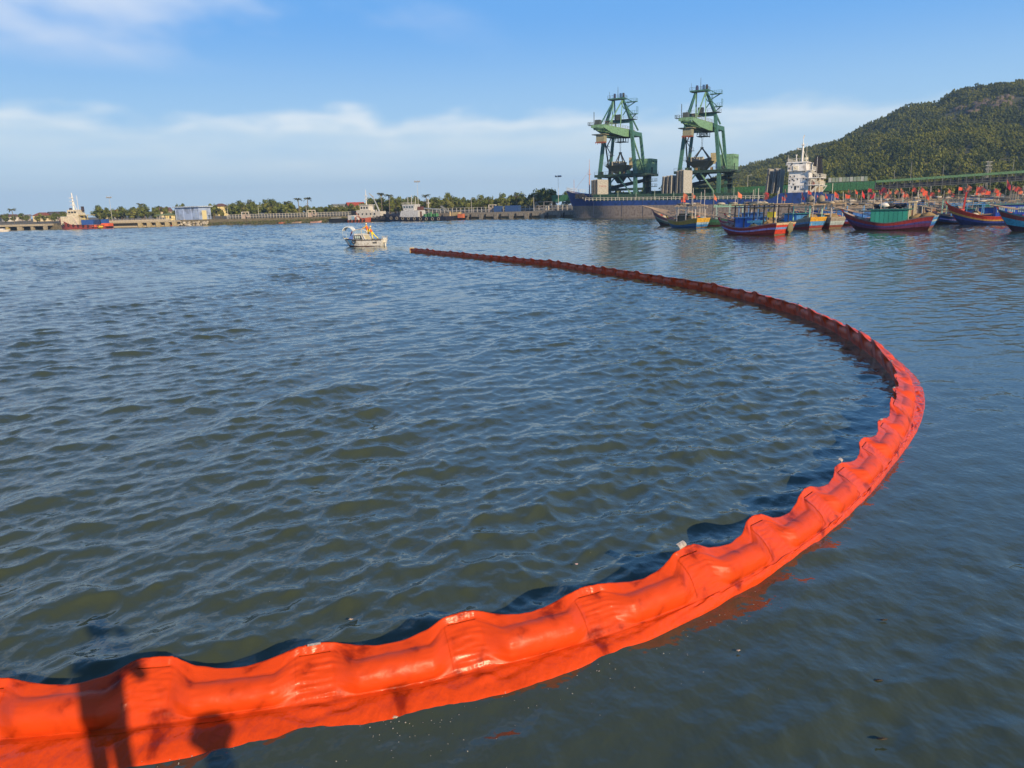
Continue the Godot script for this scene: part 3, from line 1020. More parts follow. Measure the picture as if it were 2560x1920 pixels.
func build_ship() -> void:
	var t := thing("cargo_ship", "long blue and grey cargo ship with white bridge tower moored at the quay", "cargo ship", q_at(7, 0, 9), QTURN)
	var blue := mat(0.016, 0.05, 0.22, 0.45, 12.0)
	var grey := mat(0.22, 0.19, 0.175, 0.75, 6.0)
	var white := mat(0.8, 0.81, 0.82, 0.5, 25.0)
	var deck_y := func(x: float) -> float: return 6.1 - 0.0165 * x
	var line_y := func(x: float) -> float: return 4.35 - 0.0125 * x
	var top_y := func(x: float) -> float:
		var d: float = deck_y.call(x)
		if x < 10.5: return lerpf(9.8, 8.6, sm(0.0, 6.0, x)) if x < 6.0 else lerpf(8.6, d, sm(6.0, 10.5, x))
		if x > 73.0: return lerpf(d, 6.6, sm(73.0, 77.0, x)) if x < 89.0 else 5.9
		return d
	var xs := [0.0, 0.6, 1.4, 2.6, 4.2, 6.0, 6.8, 7.6, 8.6, 9.6, 10.5, 14.0, 20.0, 28.0, 38.0, 48.0, 58.0, 68.0, 73.0, 74.0, 75.0, 76.0, 77.0, 82.0, 88.9, 89.0, 91.0, 92.0]
	var sect := func(x: float, y: float, s: float) -> Vector3:
		# the stem rakes: low down the bow starts further aft
		var rake := clampf((9.8 - y) / 9.8, 0.0, 1.0) * 4.2
		var xx := rake + x * (92.0 - rake) / 92.0
		var flare := lerpf(0.62, 1.0, sm(0.0, 9.0, y)) if x < 20.0 else 1.0
		flare = lerpf(flare, 1.0, sm(6.0, 20.0, x))
		return Vector3(xx, y, s * hull_half(x, 92, 14.0) * flare)
	var band := func(lo: Callable, hi: Callable, n: int) -> MB:
		var mb := MB.new()
		mb.st.set_smooth_group(0)
		for s in [1.0, -1.0]:
			for i in xs.size() - 1:
				for k in n:
					var q := []
					for c in [[i, k], [i, k + 1], [i + 1, k + 1], [i + 1, k]]:
						var x: float = xs[c[0]]
						q.append(sect.call(x, lerpf(lo.call(x), hi.call(x), float(c[1]) / n), s))
					if s > 0: mb.quad(q[0], q[1], q[2], q[3])
					else: mb.quad(q[3], q[2], q[1], q[0])
		mb.st.set_smooth_group(-1)
		var y0: float = lo.call(92.0)
		var y1: float = hi.call(92.0)
		var b := hull_half(92, 92, 14)
		mb.quad(Vector3(92, y0, -b), Vector3(92, y0, b), Vector3(92, y1, b), Vector3(92, y1, -b))
		return mb
	part("hull_side", band.call(line_y, top_y, 4), blue, t)
	part("hull_bottom", band.call(func(_x: float) -> float: return -1.5, line_y, 4), grey, t)
	var mb := MB.new()
	mb.st.set_smooth_group(-1)
	for i in xs.size() - 1:
		var q := []
		for c in [[i, 1.0], [i + 1, 1.0], [i + 1, -1.0], [i, -1.0]]:
			var x: float = xs[c[0]]
			var p: Vector3 = sect.call(x, top_y.call(x) - (0.9 if x < 9.0 else 0.05), c[1])
			q.append(p)
		mb.quad(q[0], q[1], q[2], q[3])
	part("deck", mb, mat(0.06, 0.09, 0.07, 0.8, 6.0), t)
	# vertical weld seams and rust-dark fenders on the side
	for x in [14.0, 24.5, 32.0, 44.0, 56.0, 66.0, 80.5, 84.8]:
		mb = MB.new()
		mb.box(Vector3(x, 3.0, 7.03), Vector3(0.12, 5.2, 0.08))
		part("rubbing_bar", mb, mat(0.03, 0.04, 0.08, 0.6), t)
	# white rail
	for i in 44:
		var x := 10.8 + i * 1.42
		mb = MB.new()
		mb.beam(Vector3(x, deck_y.call(x), 6.9), Vector3(x, deck_y.call(x) + 1.05, 6.9), 0.13)
		part("rail_post", mb, mat(0.6, 0.57, 0.5, 0.6), t)
	mb = MB.new()
	for s in [[10.8, 50.0], [51.2, 73.0]]:
		for h in [0.5, 1.05]: mb.beam(Vector3(s[0], deck_y.call(s[0]) + h, 6.9), Vector3(s[1], deck_y.call(s[1]) + h, 6.9), 0.11)
	part("rail", mb, mat(0.6, 0.57, 0.5, 0.6), t)
	mb = MB.new()
	railing(mb, Vector3(0.4, 9.7, 0.3), Vector3(5.2, 8.8, 5.4), 1.1, 0.9)
	railing(mb, Vector3(0.4, 9.7, -0.3), Vector3(5.2, 8.8, -5.4), 1.1, 0.9)
	part("bow_rail", mb, mat(0.6, 0.57, 0.5, 0.6), t)
	# lettering strokes of the name, too worn to read
	for i in 9:
		mb = MB.new()
		mb.box(Vector3(5.6 + i * 0.42, 7.0, sect.call(5.0 + i * 0.42, 7.0, 1.0).z + 0.03), Vector3(0.22, 0.36, 0.05), Basis(Vector3.UP, 0.35))
		part("name_letter", mb, mat(0.5, 0.52, 0.55, 0.6), t)
	# foredeck gear
	for q in [[6.5, 9.2, 1.4], [8.0, 8.9, 1.8], [9.4, 8.4, 1.5]]:
		mb = MB.new()
		mb.tube(Vector3(q[0], q[1] - 1.2, 2.5), Vector3(q[0], q[1] - 1.2, 4.6), q[2] * 0.45, -1, 8)
		mb.box(Vector3(q[0], q[1] - 1.5, 3.5), Vector3(1.2, 1.2, 2.8))
		part("windlass", mb, mat(0.03, 0.03, 0.035, 0.7), t)
	mb = MB.new()
	mb.tube(Vector3(9.3, 6, 0), Vector3(9.3, 17.0, 0), 0.28, 0.16)
	mb.box(Vector3(9.3, 15.2, 0), Vector3(0.6, 0.15, 1.6))
	mb.tube(Vector3(9.3, 17, 0), Vector3(9.3, 20.4, 0), 0.09, 0.05)
	mb.tube(Vector3(3.2, 9, 0), Vector3(3.2, 13.6, 0), 0.07)
	mb.tube(Vector3(3.2, 9.6, 0), Vector3(9.3, 16.5, 0), 0.03)
	part("foremast", mb, mat(0.5, 0.3, 0.27, 0.6), t)
	# coaming with its stays
	mb = MB.new()
	mb.hexa([Vector3(13, 5.5, -5.3), Vector3(71, 4.7, -5.3), Vector3(71, 4.7, 5.3), Vector3(13, 5.5, 5.3), Vector3(13, 8.1, -5.2), Vector3(71, 7.0, -5.2), Vector3(71, 7.0, 5.2), Vector3(13, 8.1, 5.2)])
	part("hatch_coaming", mb, mat(0.025, 0.075, 0.045, 0.7, 4.0), t)
	for i in 20:
		var x := 14.0 + i * 3.0
		mb = MB.new()
		mb.box(Vector3(x, 6.6 - 0.016 * x, 5.45), Vector3(0.2, 2.2, 0.4))
		part("coaming_stay", mb, mat(0.02, 0.055, 0.035, 0.7), t)
	for i in 9:
		var x := 16.0 + i * 6.6
		mb = MB.new()
		mb.tube(Vector3(x, 5.8, 5.9), Vector3(x, 9.0 if i % 2 else 8.2, 5.9), 0.09, -1, 5)
		part("vent_pipe", mb, mat(0.3, 0.36, 0.3, 0.6), t)
	# hatch covers stood on end
	var cover := mat(0.5, 0.49, 0.45, 0.8, 4.0)
	var face := mat(0.09, 0.095, 0.1, 0.75, 4.0)  # for ribs on the covers' unlit edges, shade put into the colour
	for q in [[12.3, 13.0, 0.0], [13.1, 13.1, 0.0], [14.1, 13.2, 0.0], [37.9, 13.2, 0.05], [39.3, 13.4, 0.05], [40.6, 13.5, 0.03], [42.7, 14.8, 0.04], [44.0, 15.0, 0.01], [44.9, 15.0, 0.0], [71.6, 14.2, 0.08], [73.6, 14.3, 0.08], [75.0, 13.9, 0.08]]:
		mb = MB.new()
		var far: bool = q[0] > 60.0
		var half := 4.8 if not far else 3.6
		mb.box(Vector3(q[0] + q[2] * 3, (6.6 + q[1]) * 0.5, -0.3), Vector3(0.62, q[1] - 6.6, half * 2), Basis(Vector3(0, 0, 1), -q[2]))
		var pan := part("hatch_cover", mb, cover, t)
		mb = MB.new()
		for k in 3: mb.box(Vector3(q[0] + q[2] * 3 - 0.16 + k * 0.2, (6.6 + q[1]) * 0.5, half - 0.24), Vector3(0.07, q[1] - 7.0, 0.16), Basis(Vector3(0, 0, 1), -q[2]))
		part("shaded_cover_rib", mb, face, pan)
	mb = MB.new()
	for k in 5: mb.box(Vector3(14.44, 10.9, 2.6 - k * 1.3), Vector3(0.04, 0.55, 0.28))
	part("red_mark", mb, mat(0.35, 0.06, 0.05, 0.7), t)
	var before := t.get_child_count()
	# bridge tower
	mb = MB.new()
	mb.hexa([Vector3(78, 6.4, -5.6), Vector3(85.3, 6.4, -5.6), Vector3(85.3, 6.4, 5.6), Vector3(78, 6.4, 5.6), Vector3(78, 13.9, -5.6), Vector3(85.3, 13.9, -5.6), Vector3(85.3, 13.9, 5.6), Vector3(78, 13.9, 5.6)])
	part("accommodation", mb, white, t)
	mb = MB.new()
	mb.box(Vector3(80.9, 15.2, 0), Vector3(6.6, 2.7, 13.0))
	mb.box(Vector3(80.9, 16.75, 0), Vector3(7.4, 0.4, 13.6))
	part("wheelhouse", mb, white, t)
	mb = MB.new()
	for y in [9.0, 11.5, 14.0]: mb.box(Vector3(81.6, y, 5.62), Vector3(7.5, 0.1, 0.12))
	part("deck_edge", mb, mat(0.6, 0.61, 0.63, 0.5), t)
	var glass := mat(0.012, 0.014, 0.018, 0.15)
	var sx := func(zx: float) -> float: return 78.0 + (zx - 845.0) * 7.3 / 420.0
	var sy := func(zy: float) -> float: return 6.6 + (1085.0 - zy) * 10.3 / 490.0
	for q in [[910, 622, 6.53, 0.5, 0.5], [1080, 618, 6.53, 0.4, 0.5], [1116, 618, 6.53, 0.4, 0.5], [852, 692, 6.53, 0.45, 0.5], [892, 645, 6.53, 0.3, 0.4]]:
		mb = MB.new()
		mb.box(Vector3(sx.call(q[0]), sy.call(q[1]), q[2]), Vector3(q[3], q[4], 0.08))
		part("window", mb, glass, t)
	for q in [[930, 745], [1170, 742], [875, 825], [963, 822], [925, 873], [1030, 872], [1160, 866], [1215, 880], [868, 890], [958, 892], [866, 935], [950, 952], [1196, 940], [920, 998], [1055, 994]]:
		mb = MB.new()
		mb.box(Vector3(sx.call(q[0]), sy.call(q[1]), 5.63), Vector3(0.36, 0.44, 0.08))
		var wn := part("window", mb, glass, t)
		mb = MB.new()
		mb.box(Vector3(sx.call(q[0]), sy.call(q[1]) + 0.36, 5.66), Vector3(0.6, 0.08, 0.14))
		part("frame", mb, mat(0.5, 0.5, 0.5, 0.6), wn)
	mb = MB.new()
	mb.box(Vector3(sx.call(995), sy.call(1008), 5.64), Vector3(0.7, 1.25, 0.1))
	part("door", mb, glass, t)
	mb = MB.new()
	mb.box(Vector3(sx.call(990), sy.call(690), 6.62), Vector3(1.9, 1.5, 0.2))
	var panel := part("emblem_panel", mb, mat(0.75, 0.72, 0.6, 0.6), t)
	mb = MB.new()
	var last := Vector3(sx.call(978), sy.call(706), 6.75)
	for k in 9:
		var nx := Vector3(sx.call(978) + 0.28 * sin(k * 0.75), sy.call(706) + k * 0.085, 6.75)
		mb.beam(last, nx, 0.13 - 0.008 * k, 0.06)
		last = nx
	part("emblem", mb, mat(0.4, 0.22, 0.04, 0.6), panel)
	# after decks with stairs
	for q in [[14.1, 4.6], [11.5, 7.2], [9.1, 7.0]]:
		mb = MB.new()
		mb.box(Vector3(85.3 + (q[1] - 3.6) * 0.5, q[0] - 0.1, 1.5), Vector3(q[1] - 3.6 + 0.01, 0.22, 11.0))
		part("after_deck", mb, white, t)
		mb = MB.new()
		railing(mb, Vector3(85.4, q[0], 7.0), Vector3(85.3 + q[1] - 3.6, q[0], 7.0), 1.15, 0.6)
		railing(mb, Vector3(85.3 + q[1] - 3.6, q[0], 7.0), Vector3(85.3 + q[1] - 3.6, q[0], -3.8), 1.15, 0.9)
		part("deck_rail", mb, mat(0.72, 0.7, 0.62, 0.5), t)
	for q in [[86.0, 13.9, 88.4, 11.7], [86.2, 11.5, 88.2, 9.2], [88.4, 9.0, 86.4, 6.7]]:
		mb = MB.new()
		mb.beam(Vector3(q[0], q[1], 6.6), Vector3(q[2], q[3], 6.6), 0.3, 0.7)
		part("stair", mb, mat(0.62, 0.58, 0.48, 0.6), t)
	for x in [86.2, 87.6, 88.7]:
		mb = MB.new()
		mb.beam(Vector3(x, 6.4, 6.7), Vector3(x, 11.5, 6.7), 0.22)
		part("deck_pillar", mb, mat(0.7, 0.66, 0.52, 0.5), t)
	mb = MB.new()
	mb.box(Vector3(86.4, 9.0, -1.5), Vector3(3.4, 5.0, 7.0))
	part("after_house", mb, mat(0.5, 0.42, 0.3, 0.6, 3.0), t)
	mb = MB.new()
	for y in [7.5, 9.9]: mb.box(Vector3(86.0, y, 2.05), Vector3(1.0, 1.7, 0.1))
	part("red_door", mb, mat(0.25, 0.03, 0.02, 0.6), t)
	# funnel
	mb = MB.new()
	mb.hexa([Vector3(85.2, 11, -3.2), Vector3(88.2, 11, -3.2), Vector3(88.2, 11, -0.4), Vector3(85.2, 11, -0.4), Vector3(85.5, 18.2, -2.8), Vector3(87.6, 18.2, -2.8), Vector3(87.6, 18.2, -0.8), Vector3(85.5, 18.2, -0.8)])
	for k in 3: mb.tube(Vector3(85.9 + k * 0.6, 18.1, -1.8), Vector3(86.3 + k * 0.8, 19.4 - 0.3 * k, -1.8), 0.26, -1, 7)
	part("funnel", mb, mat(0.012, 0.011, 0.013, 0.6), t)
	# mast and roof gear
	mb = MB.new()
	mb.tube(Vector3(81.4, 16.9, 0), Vector3(81.4, 23.6, 0), 0.42, 0.28, 8)
	mb.tube(Vector3(81.0, 16.9, 0), Vector3(81.3, 22.0, 0), 0.15)
	mb.box(Vector3(81.4, 22.9, 0), Vector3(1.2, 0.2, 1.8))
	mb.tube(Vector3(81.4, 23.6, 0), Vector3(81.4, 26.0, 0), 0.14, 0.06)
	mb.beam(Vector3(81.4, 21.4, 0), Vector3(79.6, 21.5, 0), 0.14)
	mb.box(Vector3(79.6, 21.8, 0), Vector3(0.5, 0.4, 0.3))
	mb.beam(Vector3(81.3, 25.0, 0), Vector3(81.7, 26.2, 0), 0.1, 0.4)
	mb.tube(Vector3(81.6, 21.2, 0), Vector3(83.6, 17, -1), 0.05)
	part("mast", mb, mat(0.7, 0.69, 0.66, 0.5), t)
	mb = MB.new()
	mb.tube(Vector3(79.6, 16.9, 2), Vector3(79.6, 19.1, 2), 0.13)
	mb.tube(Vector3(79.6, 19.1, 2), Vector3(79.6, 19.6, 2), 0.2, 0.4)
	mb.beam(Vector3(79.6, 18.4, 2), Vector3(80.3, 16.9, 2), 0.1)
	part("searchlight", mb, mat(0.75, 0.74, 0.7, 0.5), t)
	mb = MB.new()
	mb.tube(Vector3(83.2, 16.9, 2), Vector3(83.2, 17.8, 2), 0.3)
	mb.tube(Vector3(83.2, 17.8, 2), Vector3(83.2, 18.5, 2), 0.8, 0.75, 10)
	part("radar_dome", mb, mat(0.62, 0.58, 0.36, 0.5), t)
	mb = MB.new()
	railing(mb, Vector3(77.4, 16.95, 6.6), Vector3(84.5, 16.95, 6.6), 1.1, 0.9)
	railing(mb, Vector3(77.4, 16.95, 6.6), Vector3(77.4, 16.95, -6.6), 1.1, 1.2)
	for q in [[77.5, 2.4], [84.2, 2.2], [84.0, 6.0], [84.6, 1.6]]: mb.tube(Vector3(q[0], 16.9, 5.5), Vector3(q[0], 17.0 + q[1], 5.5), 0.06)
	part("roof_rail", mb, mat(0.66, 0.64, 0.58, 0.5), t)
	mb = MB.new()
	mb.tube(Vector3(87.2, 10, 4), Vector3(87.2, 18.4, 4), 0.07)
	part("aerial", mb, mat(0.5, 0.5, 0.5, 0.5), t)
	mb = MB.new()
	mb.tube(Vector3(91.5, 6, 0), Vector3(91.5, 9.4, 0), 0.08)
	mb.beam(Vector3(89.2, 6.2, 6), Vector3(90.6, 8.6, 6), 0.2)
	mb.beam(Vector3(88.8, 8.4, 6), Vector3(90.7, 8.6, 6), 0.3)
	mb.tube(Vector3(76.8, 6.4, 6), Vector3(76.9, 8.6, 6), 0.1)
	part("stern_gear", mb, mat(0.7, 0.66, 0.55, 0.5), t)
	for i in range(before, t.get_child_count()):
		var p: Node3D = t.get_child(i)
		var aft: bool = String(p.name).begins_with("after") or String(p.name).begins_with("deck_rail") or String(p.name).begins_with("stair") or String(p.name).begins_with("deck_pillar") or String(p.name).begins_with("red_door") or String(p.name).begins_with("funnel") or String(p.name).begins_with("stern") or String(p.name).begins_with("aerial")
		var k := 1.0 if aft else 0.8
		p.scale = Vector3(k, 0.88, 1)
		p.position = Vector3(-0.7 if aft else 84.6 - 85.3 * k, 6.5 * 0.12, 0)

# ---------------------------------------------------------------- buildings and craft of the left shore
func house(called: String, label: String, at: Vector3, turn: float, w: float, d: float, h: float, rise: float, wall: Material, roof: Material, gable_long := true, windows := 3) -> Node3D:
	var t := thing(called, label, "house", at, turn, "houses behind the shore")
	var mb := MB.new()
	mb.box(Vector3(0, h * 0.5 - 1.0, 0), Vector3(w, h + 2.0, d))
	if gable_long:
		for s in [-1.0, 1.0]:
			mb.prism([Vector3(s * w * 0.5, h, -d * 0.5), Vector3(s * w * 0.5, h, d * 0.5), Vector3(s * w * 0.5, h + rise, 0)], Vector3(-0.2 * s, 0, 0))
	part("wall", mb, wall, t)
	mb = MB.new()
	var e := 0.5
	if gable_long:
		for s in [-1.0, 1.0]:
			mb.hexa([Vector3(-w * 0.5 - e, h - 0.12, s * (d * 0.5 + e)), Vector3(w * 0.5 + e, h - 0.12, s * (d * 0.5 + e)), Vector3(w * 0.5 + e, h + rise, 0.0), Vector3(-w * 0.5 - e, h + rise, 0.0),
				Vector3(-w * 0.5 - e, h + 0.06, s * (d * 0.5 + e)), Vector3(w * 0.5 + e, h + 0.06, s * (d * 0.5 + e)), Vector3(w * 0.5 + e, h + rise + 0.18, 0.0), Vector3(-w * 0.5 - e, h + rise + 0.18, 0.0)])
	else:
		var b := [Vector3(-w * 0.5 - e, h, -d * 0.5 - e), Vector3(w * 0.5 + e, h, -d * 0.5 - e), Vector3(w * 0.5 + e, h, d * 0.5 + e), Vector3(-w * 0.5 - e, h, d * 0.5 + e)]
		var r0 := Vector3(-w * 0.18, h + rise, 0)
		var r1 := Vector3(w * 0.18, h + rise, 0)
		mb.quad(b[0], b[1], r1, r0)
		mb.quad(b[2], b[3], r0, r1)
		mb.tri(b[1], b[2], r1)
		mb.tri(b[3], b[0], r0)
		mb.quad(b[3], b[2], b[1], b[0])
	part("roof", mb, roof, t)
	var glass := mat(0.03, 0.035, 0.04, 0.25)
	for i in windows:
		mb = MB.new()
		mb.box(Vector3((i + 0.5) / windows * w - w * 0.5, h * 0.58, d * 0.5 + 0.03), Vector3(0.9, 1.2, 0.08))
		part("window", mb, glass, t)
	mb = MB.new()
	mb.box(Vector3(w * 0.5 + 0.03, h * 0.58, 0), Vector3(0.08, 1.2, 0.9))
	part("window", mb, glass, t)
	return t

func lamp_post(label: String, at: Vector3, h: float, flood: bool) -> void:
	var t := thing("light_pole", label, "light pole", at, rng.randf_range(-0.2, 0.2), "light poles along the shore and quay")
	var mb := MB.new()
	mb.tube(Vector3.ZERO, Vector3(0, h, 0), 0.11, 0.055, 6)
	part("pole", mb, mat(0.5, 0.49, 0.46, 0.6), t)
	mb = MB.new()
	if flood:
		mb.beam(Vector3(-0.9, h, 0), Vector3(0.9, h, 0), 0.15)
		for x in [-0.9, 0.1, 0.9]: mb.box(Vector3(x, h + 0.2, 0.2), Vector3(0.75, 0.5, 0.5), Basis(Vector3.RIGHT, 0.6) * Basis(Vector3.BACK, 0.3 * x))
	else:
		mb.beam(Vector3(0, h, 0), Vector3(0.9, h + 0.15, 0.3), 0.1)
		mb.box(Vector3(1.1, h + 0.15, 0.35), Vector3(0.6, 0.14, 0.25))
	part("lamp_head", mb, mat(0.38, 0.4, 0.42, 0.4), t)

func bare_mast(label: String, at: Vector3, h: float) -> void:
	var mb := MB.new()
	mb.tube(Vector3.ZERO, Vector3(0, h, 0), 0.09, 0.045, 6)
	var o := part("bare_mast", mb, mat(0.3, 0.3, 0.28, 0.6), self)
	o.position = at
	tag(o, label, "mast", "bare masts above the conveyor bridge")

func tyre(mb: MB, at: Vector3, R := 0.55) -> void:
	mb.ring(at, R, 0.17, Basis(), 10, 5)

# a blunt steel hull: stern at -x, bow at +x
func steel_hull(L: float, B: float, stern: float, mid: float, bow: float, draft := -0.6) -> MB:
	var mb := MB.new()
	mb.st.set_smooth_group(0)
	var n := 14
	var at := func(i: int, k: int, s: float) -> Vector3:
		var f := float(i) / n
		var half := B * 0.5 * (sqrt(clampf((1.0 - f) / 0.28, 0.0, 1.0)) if f > 0.72 else lerpf(0.86, 1.0, sm(0.0, 0.15, f)))
		var top := lerpf(mid, bow, sm(0.55, 1.0, f)) if f > 0.5 else lerpf(stern, mid, sm(0.0, 0.3, f))
		var low := 1.0 - k * 0.5
		return Vector3((f - 0.5) * L - (0.06 * L * low * sm(0.75, 1.0, f)), lerpf(draft, top, k * 0.5), s * half * lerpf(1.0, 0.86, low))
	for s in [1.0, -1.0]:
		for i in n:
			for k in 2:
				var q := [at.call(i, k, s), at.call(i, k + 1, s), at.call(i + 1, k + 1, s), at.call(i + 1, k, s)]
				if s > 0: mb.quad(q[0], q[1], q[2], q[3])
				else: mb.quad(q[3], q[2], q[1], q[0])
	mb.st.set_smooth_group(-1)
	mb.quad(at.call(0, 0, -1.0), at.call(0, 0, 1.0), at.call(0, 2, 1.0), at.call(0, 2, -1.0))
	for i in n:
		var d := Vector3(0, -0.25, 0)
		mb.quad(at.call(i, 2, -1.0) + d, at.call(i, 2, 1.0) + d, at.call(i + 1, 2, 1.0) + d, at.call(i + 1, 2, -1.0) + d)
	return mb

func build_shore() -> void:
	var cream := mat(0.58, 0.50, 0.33, 0.8, 8.0)
	var pale := mat(0.6, 0.58, 0.52, 0.8, 8.0)
	var yellow := mat(0.66, 0.56, 0.27, 0.8, 8.0)
	var tile := mat(0.24, 0.085, 0.055, 0.8, 4.0)
	var red := mat(0.42, 0.075, 0.04, 0.8, 4.0)
	var brown := mat(0.16, 0.085, 0.07, 0.8, 4.0)
	house("low_house", "low cream house at the far left edge of the shore", Vector3(-308, 3.7, -477), 0.5, 10, 6, 2.1, 0.6, cream, mat(0.3, 0.26, 0.2, 0.8, 4.0))
	house("low_house", "small plain hut beside the far left house", Vector3(-296, 3.5, -455), 0.3, 6, 5, 2.0, 0.5, mat(0.4, 0.36, 0.3, 0.8, 5.0), brown, true, 2)
	house("white_house", "white house with brown roof second from the left edge", Vector3(-279, 3.6, -442), 0.85, 6.5, 5.5, 3.0, 1.0, pale, brown, true, 2)
	house("grey_house", "small grey house behind the palm left of the orange ship", Vector3(-284, 4.2, -463), 0.5, 7, 5, 2.4, 0.8, mat(0.36, 0.33, 0.3, 0.8, 5.0), mat(0.2, 0.18, 0.17, 0.8), true, 2)
	house("cream_house", "cream house with dull red hipped roof left of the orange ship", Vector3(-252, 4.4, -428), 0.4, 9, 6, 2.2, 1.6, cream, tile, false)
	house("gabled_house", "pale house with dark gable just behind the orange ship's bow", Vector3(-246, 4.4, -431), 0.9, 8, 6, 2.4, 1.5, pale, mat(0.11, 0.09, 0.09, 0.8, 4.0), true, 3)
	house("red_roof_house", "house whose long red roof shows over the trees by the tall lamp", Vector3(-223, 4.3, -443), 0.35, 8, 6, 2.6, 1.4, cream, tile)
	house("white_house", "white house with a red roof right of the tall lamp", Vector3(-217, 4.6, -440), 0.7, 5.5, 5, 2.6, 1.3, pale, red, true, 2)
	house("cream_house", "cream gable peeping over the green roofed pavilion", Vector3(-186, 4.2, -428), 0.8, 6, 5, 3.0, 1.8, cream, brown, true, 2)
	house("tower_house", "tall yellow house with dark red roof right of the blue warehouse", Vector3(-157, 4.4, -433), 0.75, 6.2, 5.4, 4.6, 1.5, yellow, brown, false, 2)
	house("yellow_house", "yellow house with bright red gabled roof above the red tug", Vector3(-79, 4.2, -410), 0.42, 8.2, 6, 3.0, 1.7, yellow, red, true, 3)
	house("flat_house", "grey flat house between the trees left of the yellow house", Vector3(-92, 4.4, -432), 0.3, 7, 5, 3.6, 0.5, mat(0.34, 0.36, 0.35, 0.8, 5.0), mat(0.2, 0.22, 0.22, 0.8), true, 3)
	house("pale_house", "pale building showing through the trees behind the navy barge", Vector3(-50, 4.4, -420), 0.3, 16, 6, 3.6, 0.6, mat(0.5, 0.44, 0.36, 0.8, 5.0), brown, true, 6)
	house("red_house", "brick red house rising above the quay trees", Vector3(5, 4.4, -401), 0.5, 6, 5, 3.8, 1.5, mat(0.45, 0.12, 0.07, 0.8, 5.0), red, false, 2)
	house("red_house", "low house with red roof left of the brick red house", Vector3(-10, 4.4, -405), 0.5, 6, 5, 2.6, 1.1, mat(0.45, 0.3, 0.2, 0.8, 5.0), red, true, 2)
	house("red_house", "low house with red roof right of the brick red house", Vector3(15, 4.4, -395), 0.5, 5, 5, 2.0, 1.0, mat(0.45, 0.3, 0.2, 0.8, 5.0), red, true, 2)
	# pavilion
	var t := house("pavilion", "cream gatehouse with green hipped roof on the sea wall", Vector3(-161, 2.6, -375.5), 0.55, 4.2, 3.2, 2.3, 1.0, yellow, mat(0.14, 0.19, 0.1, 0.7, 3.0), false, 1)
	for i in 4:
		var mb := MB.new()
		mb.tube(Vector3(-5.8 + i * 1.1, -0.1, 1.4), Vector3(-5.8 + i * 1.1, 2.3, 1.4), 0.1)
		part("porch_post", mb, pale, t)
	var mb := MB.new()
	mb.hexa([Vector3(-6.6, 2.25, -2.1), Vector3(-2.0, 2.25, -2.1), Vector3(-2.0, 2.25, 2.1), Vector3(-6.6, 2.25, 2.1), Vector3(-5.6, 2.75, -1.0), Vector3(-2.0, 3.0, -1.0), Vector3(-2.0, 3.0, 1.0), Vector3(-5.6, 2.75, 1.0)])
	part("porch_roof", mb, mat(0.14, 0.19, 0.1, 0.7, 3.0), t)
	# the blue warehouse
	t = thing("blue_warehouse", "pale blue box warehouse with flat overhanging roof and cream door", "warehouse", Vector3(-144.5, 2.55, -369.6), -0.5)
	mb = MB.new()
	mb.box(Vector3(-8.2, 2.9, -3.4), Vector3(16.4, 5.8, 6.8))
	part("wall", mb, mat(0.36, 0.47, 0.7, 0.7, 30.0), t)
	mb = MB.new()
	mb.box(Vector3(-8.2, 6.0, -3.4), Vector3(18.2, 0.5, 8.4))
	part("roof", mb, mat(0.5, 0.6, 0.72, 0.6, 6.0), t)
	mb = MB.new()
	mb.box(Vector3(0.03, 2.1, -2.9), Vector3(0.1, 4.2, 2.6))
	part("door", mb, mat(0.62, 0.55, 0.3, 0.7), t)
	mb = MB.new()
	mb.box(Vector3(0.03, 1.2, -5.6), Vector3(0.1, 1.0, 0.8))
	mb.box(Vector3(0.05, 1.9, -5.4), Vector3(0.7, 0.1, 1.4))
	part("window", mb, mat(0.1, 0.14, 0.2, 0.3), t)
	for i in 4:
		mb = MB.new()
		mb.box(Vector3(-2.2, 1.2 + i * 1.1, 0.04), Vector3(1.6, 0.85, 0.1))
		part("louvre", mb, mat(0.36, 0.45, 0.6, 0.6), t)
	for x in [-16.2, -10.8, -5.4, -0.2]:
		mb = MB.new()
		mb.box(Vector3(x, 2.9, 0.05), Vector3(0.35, 5.8, 0.12))
		part("pilaster", mb, mat(0.4, 0.5, 0.72, 0.7), t)
	# quay lamps
	for q in [["slim lamp on the sea wall right of the orange supply ship", -187.1, 2.6, -372.7, 11.0, true], ["grey pole right of the tall yellow house", -127.7, 2.5, -360.0, 6.4, false], ["white pole by the shore railing below the large trees", -112.9, 2.5, -357.6, 5.2, false],
		["white pole beside the pipe frame on the shore", -90.2, 2.4, -353.9, 5.8, false], ["tall floodlight mast behind the navy barge", -38.7, 2.7, -343.1, 13.4, true], ["slim white pole left of the blue containers", -14.9, 2.7, -327.1, 5.6, false], ["slim white pole right of the blue containers", 10.5, 2.7, -312.4, 6.2, false], ["floodlight mast just left of the blue ship's bow", 20.2, 2.7, -311.4, 12.9, true]]:
		lamp_post(q[0], Vector3(q[1], q[2], q[3]), q[4], q[5])
	lamp_post("floodlight mast between the second crane and the ship's tower", q_at(79, 2.7, -22), 13.6, true)
	lamp_post("short pole on the gallery right of the second crane", q_at(63, 2.7, -30), 11.0, false)
	for q in [[112.0, 10.6, "first bare mast above the conveyor bridge"], [117.0, 13.4, "second bare mast above the conveyor bridge"], [126.5, 11.8, "third bare mast above the conveyor bridge"], [139.0, 12.6, "bare mast above the bridge near the right edge"], [146.0, 13.0, "bare mast above the bridge at the right edge"]]:
		bare_mast(q[2], q_at(q[0], 2.7, -30), q[1])
	# pylon beyond the bridge
	t = thing("power_pylon", "small white lattice pylon beyond the conveyor bridge", "pylon", q_at(140, 3, -62), 0.4)
	mb = MB.new()
